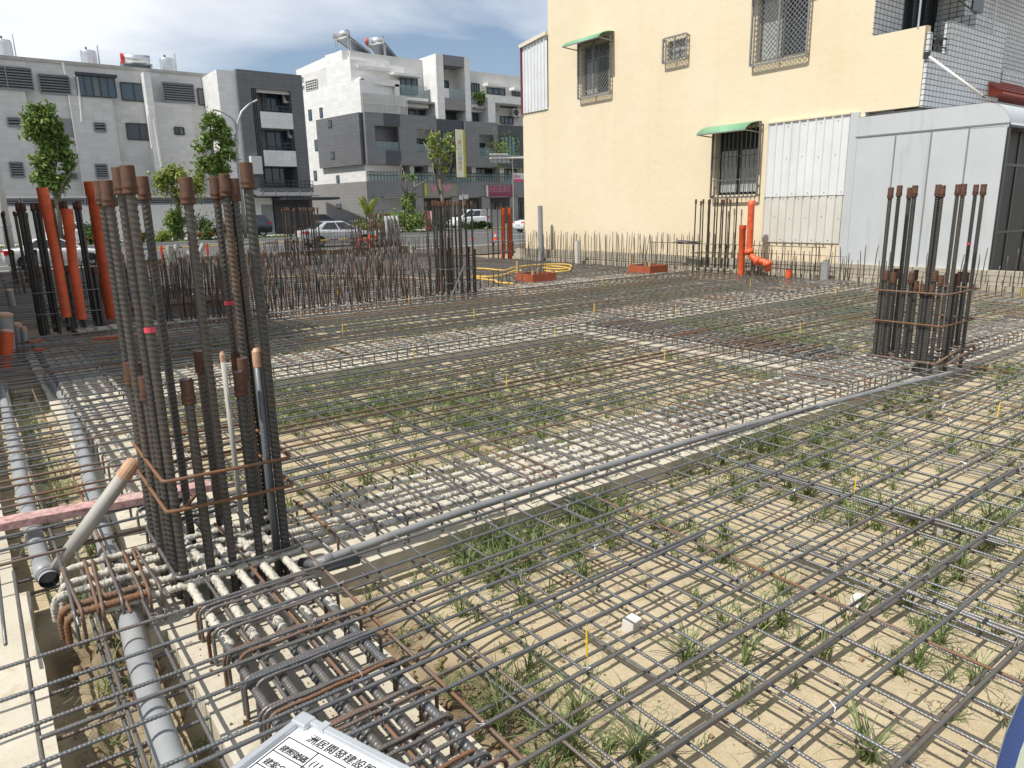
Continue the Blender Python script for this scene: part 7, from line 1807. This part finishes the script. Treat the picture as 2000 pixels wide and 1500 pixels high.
for s_ in (14, 17):
    a, b_, c = Vector(bm_v[s_]), Vector(bm_v[s_ + 1]), Vector(bm_v[s_ + 2]); tb = MB().tube(smooth_path([a, b_, b_.lerp(c, .8)], 16), [.072, .07, .066, .062, .058, .055, .053, .052, .051, .051, .052, .053, .054, .055, .056, .057, .058][:17], 20); V_ = np.concatenate(tb.v); DR_ = Vector((-.80, .58, .1))
    def facing(f):
        n_ = (Vector(V_[f[1]]) - Vector(V_[f[0]])).cross(Vector(V_[f[3]]) - Vector(V_[f[0]]))
        return n_.normalized().dot(DR_) if n_.length > 0 else 0
    st_ = [f for f in tb.f if len(f) == 4 and (f[0] % 20) in (0, 1, 2, 3, 6, 7, 10, 11, 12, 15, 16, 17)]; vv_ = tb.v; tb.f = [f for f in tb.f if f not in st_]; tb.build('sleeve', M_CLOTHB if s_ == 14 else M_CLOTH, per, True); sb = MB(); sb.v = [a_.copy() for a_ in vv_]; sb.n = tb.n; sb.f = st_; sb.build('sleeve_stripe', M_CLOTH if s_ == 14 else M_CLOTHB, per, True)
    if s_ == 14: MB().lathe([(0, .022), (.012, .019), (.020, .008), (.022, -.006), (.016, -.016)], 16, (.872, .192, .972)).build('elbow_patch', M_GLOVE, per, True)
for s_, d in ((16, Vector((-.1, .05, -1))), (19, Vector((-.5, .1, -1)))):
    w0 = Vector(bm_v[s_]); d.normalize(); sd_ = d.cross(Vector((0, 0, 1))).normalized() if abs(d.z) < .9 else Vector((0, 1, 0)); hv = [w0, w0 + d * .05]; he = [(0, 1)]; hr = [.030, (.036, .022)]
    for k, (off, L) in enumerate(((-.03, .062), (-.01, .072), (.01, .068), (.028, .052))):
        b0 = len(hv); hv += [w0 + d * .085 + sd_ * off, w0 + d * (.085 + L * .5) + sd_ * off * 1.1, w0 + d * (.085 + L) + sd_ * off * 1.1 - Vector((0, 0, .015))]; he += [(1, b0), (b0, b0 + 1), (b0 + 1, b0 + 2)]; hr += [.0105, .0095, .008]
    b0 = len(hv); hv += [w0 + d * .04 + sd_ * .045, w0 + d * .075 + sd_ * .06]; he += [(1, b0), (b0, b0 + 1)]; hr += [.013, .010]
    skin_body('glove', hv, he, hr, M_GLOVE, per, 1)
hd = MB(); c = Vector((PX - .01, PY - .02, 1.53))
hd.lathe([(0, .125), (.05, .118), (.078, .085), (.085, .03), (.078, -.03), (.06, -.08), (.035, -.11), (0, -.12)], 20, tuple(c)); hd.add([tuple(c + Vector(p)) for p in ((-.083, -.018, .0), (-.083, .018, .0), (-.112, 0, -.03), (-.08, 0, .03))], [(0, 1, 2), (0, 3, 2), (1, 2, 3)]); hd.build('head', M_SKIN, per, True)
MB().lathe([(0, .135), (.06, .125), (.09, .085), (.094, .03), (.088, .0)], 20, tuple(c + Vector((.012, 0, .003)))).build('hair', M_HAIR, per, True)
e = MB()
for s_ in (-1, 1): e.lathe([(0, .008), (.008, 0), (0, -.008)], 8, (c.x - .078, c.y + s_ * .03, c.z + .012))
e.bar((c.x - .073, c.y - .022, c.z - .062), (c.x - .073, c.y + .022, c.z - .062), .006); e.build('face', M_HAIR, per)
for s_ in (-1, 1): MB().tube([c + Vector((.0, s_ * .084, .02)), c + Vector((.005, s_ * .095, 0)), c + Vector((.0, s_ * .084, -.025))], [.012, .016, .01], 8).build('ear', M_SKIN, per, True)
m = MB()
for a, b_, c2 in ((6, 7, 8), (10, 11, 12)): m.tube([Vector(bm_v[a]) + Vector((0, 0, .1)), bm_v[a], bm_v[b_], bm_v[c2]], [.12, .105, .085, .075], 14)
m.build('trousers', M_CLOTHB, per, True)
m = MB()
for a, b_ in ((8, 9), (12, 13)): q = Vector(bm_v[a]); m.hull8([(q.x - .20, q.y - .05, -.25), (q.x + .08, q.y - .05, -.25), (q.x + .08, q.y + .05, -.25), (q.x - .20, q.y + .05, -.25)], [(q.x - .16, q.y - .04, -.18), (q.x + .06, q.y - .04, -.12), (q.x + .06, q.y + .04, -.12), (q.x - .16, q.y + .04, -.18)])
m.build('shoe', M_BLACK, per, bevel=.02)

# ================================================================== WEEDS among the bars
def grass_field(name, spots, seed, mat=M_GRASS):
    """spots: arrays x,y,height,blade count, ground z"""
    g = np.random.default_rng(seed); X, Y, Hh, Nb = spots; k = np.repeat(np.arange(len(X)), Nb); n = len(k)
    z0, _ = soil_height(X, Y); ang = g.uniform(0, 2 * PI, n); L = Hh[k] * g.uniform(.45, 1.15, n); lean = g.beta(1.9, 1.7, n) * 1.35
    bend = g.uniform(.1, .9, n); w = g.uniform(.0012, .0026, n) * (1 + Hh[k] * 1.5); x0 = X[k] + g.normal(0, .012, n); y0 = Y[k] + g.normal(0, .012, n)
    rows = []; d = np.stack([np.cos(ang), np.sin(ang)], 1); pn = np.stack([-d[:, 1], d[:, 0]], 1)
    pz = z0[k] - .005; pr = np.zeros(n); th = PI / 2 - lean * .45
    for j in range(5):
        ww = w * (1, 1.0, .85, .55, .06)[j]
        cx_, cy_ = x0 + d[:, 0] * pr, y0 + d[:, 1] * pr
        rows.append(np.stack([np.stack([cx_ - pn[:, 0] * ww, cy_ - pn[:, 1] * ww, pz], 1), np.stack([cx_ + pn[:, 0] * ww, cy_ + pn[:, 1] * ww, pz], 1)], 1))
        pr = pr + L / 4 * np.cos(th); pz = pz + L / 4 * np.sin(th); th = th - bend * .55 * (1 + lean * .5)
    v = np.stack(rows, 1).reshape(-1, 3)                              # n x 5 x 2
    b = np.arange(n)[:, None] * 10; q = np.concatenate([np.concatenate([b + 2*j, b + 2*j + 1, b + 2*j + 3, b + 2*j + 2], 1) for j in range(4)], 0)
    v[:, 2] = np.maximum(v[:, 2], SAND_Z - .03)
    return kind(link(name, np_mesh(name, v, q, mat, False)), 'stuff')
def scatter(n, x0, x1, y0, y1, keep, seed):
    g = np.random.default_rng(seed); x, y = g.uniform(x0, x1, n), g.uniform(y0, y1, n); p = keep(x, y); k = g.uniform(0, 1, n) < p; return x[k], y[k], g
def on_strip(x, y): return ((x > .40) & (x < 1.08) & (y < 11.3)) | ((y > 2.93) & (y < 3.68)) | ((y > 7.12) & (y < 7.88)) | ((x > 6.55) & (x < 7.4) & (y > 3.6) & (y < 7.2)) | (x < .0)
# near mat: scattered tufts, thick along the foot of the front beam
dn = lambda x, y: fbm(x, y, 3.1, 3, 31)
x, y, g = scatter(2600, 1.05, 9, .2, 2.95, lambda x, y: np.where(on_strip(x, y), 0, np.clip(.42 + .9 * (dn(x, y) - .08), .06, .95)), 41)
big = g.random(len(x)); Hh = np.where(big > .84, g.uniform(.18, .30, len(x)), g.uniform(.07, .18, len(x))); Nb = np.where(big > .86, g.integers(22, 44, len(x)), g.integers(7, 18, len(x)))
x2, y2, g2 = scatter(520, 1.25, 6.5, 2.42, 2.94, lambda x, y: np.clip(.15 + .8 * (fbm(x, y, 2.2, 2, 33) + .1) + (y > 2.7) * .25, 0, 1), 42)
h2 = g2.uniform(.10, .24, len(x2)); n2 = g2.integers(10, 26, len(x2))
x3, y3, g3 = scatter(160, .06, .40, .9, 9, lambda x, y: np.full_like(x, .7), 43); h3 = g3.uniform(.08, .26, len(x3)); n3 = g3.integers(6, 20, len(x3))
grass_field('weed_grass', tuple(np.concatenate(a) for a in ((x, x2, x3), (y, y2, y3), (Hh, h2, h3), (Nb, n2, n3))), 51)
# middle and back mats
x, y, g = scatter(12000, 1.1, 14, 3.7, 7.12, lambda x, y: np.where(on_strip(x, y), 0, np.clip(.36 + .85 * fbm(x, y, 1.5, 3, 35) + .35 * np.exp(-((x - 2.6) / 1.3) ** 2 - ((y - 6.3) / .8) ** 2), .05, 1)), 44)
h = g.uniform(.07, .2, len(x)); nb_ = g.integers(8, 20, len(x))
x2, y2, g2 = scatter(7500, 1.3, 14, 7.9, 11.4, lambda x, y: np.clip(.30 + .8 * fbm(x, y, 1.3, 3, 36) + .6 * np.exp(-((x - 4.0) / 1.6) ** 2 - ((y - 8.3) / .7) ** 2), .04, 1), 45)
h2 = g2.uniform(.08, .24, len(x2)); n2 = g2.integers(6, 15, len(x2))
grass_field('mat_grass', tuple(np.concatenate(a) for a in ((x, x2), (y, y2), (h, h2), (nb_, n2))), 52)
# earth clods in the trench beside the left beam
g = np.random.default_rng(61); m = MB()
for k in range(170):
    px_, py_ = (g.uniform(.05, .40), g.uniform(1.2, 3.3)) if k % 2 else (g.uniform(1.07, 1.35), g.uniform(1.1, 2.7))
    z0, _ = soil_height(np.array([px_]), np.array([py_])); r_ = g.uniform(.006, .026); q = g.normal(size=(8, 3)) * .25 + np.array([(a, b_, c) for a in (-1, 1) for b_ in (-1, 1) for c in (-1, 1)])
    m.add(q * r_ * .6 + np.array([px_, py_, z0[0] + r_ * .2]), [(0,1,3,2),(4,6,7,5),(0,4,5,1),(2,3,7,6),(0,2,6,4),(1,5,7,3)])
M_CLOD = simple('earth_clod', (.26, .18, .10), .95, 0, .4, 20, .004, 90)
kind(m.build('earth_clods', M_CLOD, None, True), 'stuff')

# pebbles, crumbs of mortar and straw on the soil
g = np.random.default_rng(71); m = MB()
for k in range(900):
    px_, py_ = g.uniform(1.05, 6.5), g.uniform(.6, 2.9)
    if k % 4 == 0: px_, py_ = g.uniform(.45, 1.04), g.uniform(.8, 2.9)
    z0 = soil_height(np.array([px_]), np.array([py_]))[0][0] if k % 4 else -.148
    r_ = g.uniform(.002, .007) if k % 9 else g.uniform(.008, .014); q = g.normal(size=(8, 3)) * .22 + np.array([(a, b_, c) for a in (-1, 1) for b_ in (-1, 1) for c in (-1, 1)])
    m.add(q * r_ * .6 + np.array([px_, py_, z0 + r_ * .3]), [(0,1,3,2),(4,6,7,5),(0,4,5,1),(2,3,7,6),(0,2,6,4),(1,5,7,3)])
kind(m.build('pebbles', M_CLOD, None), 'stuff')
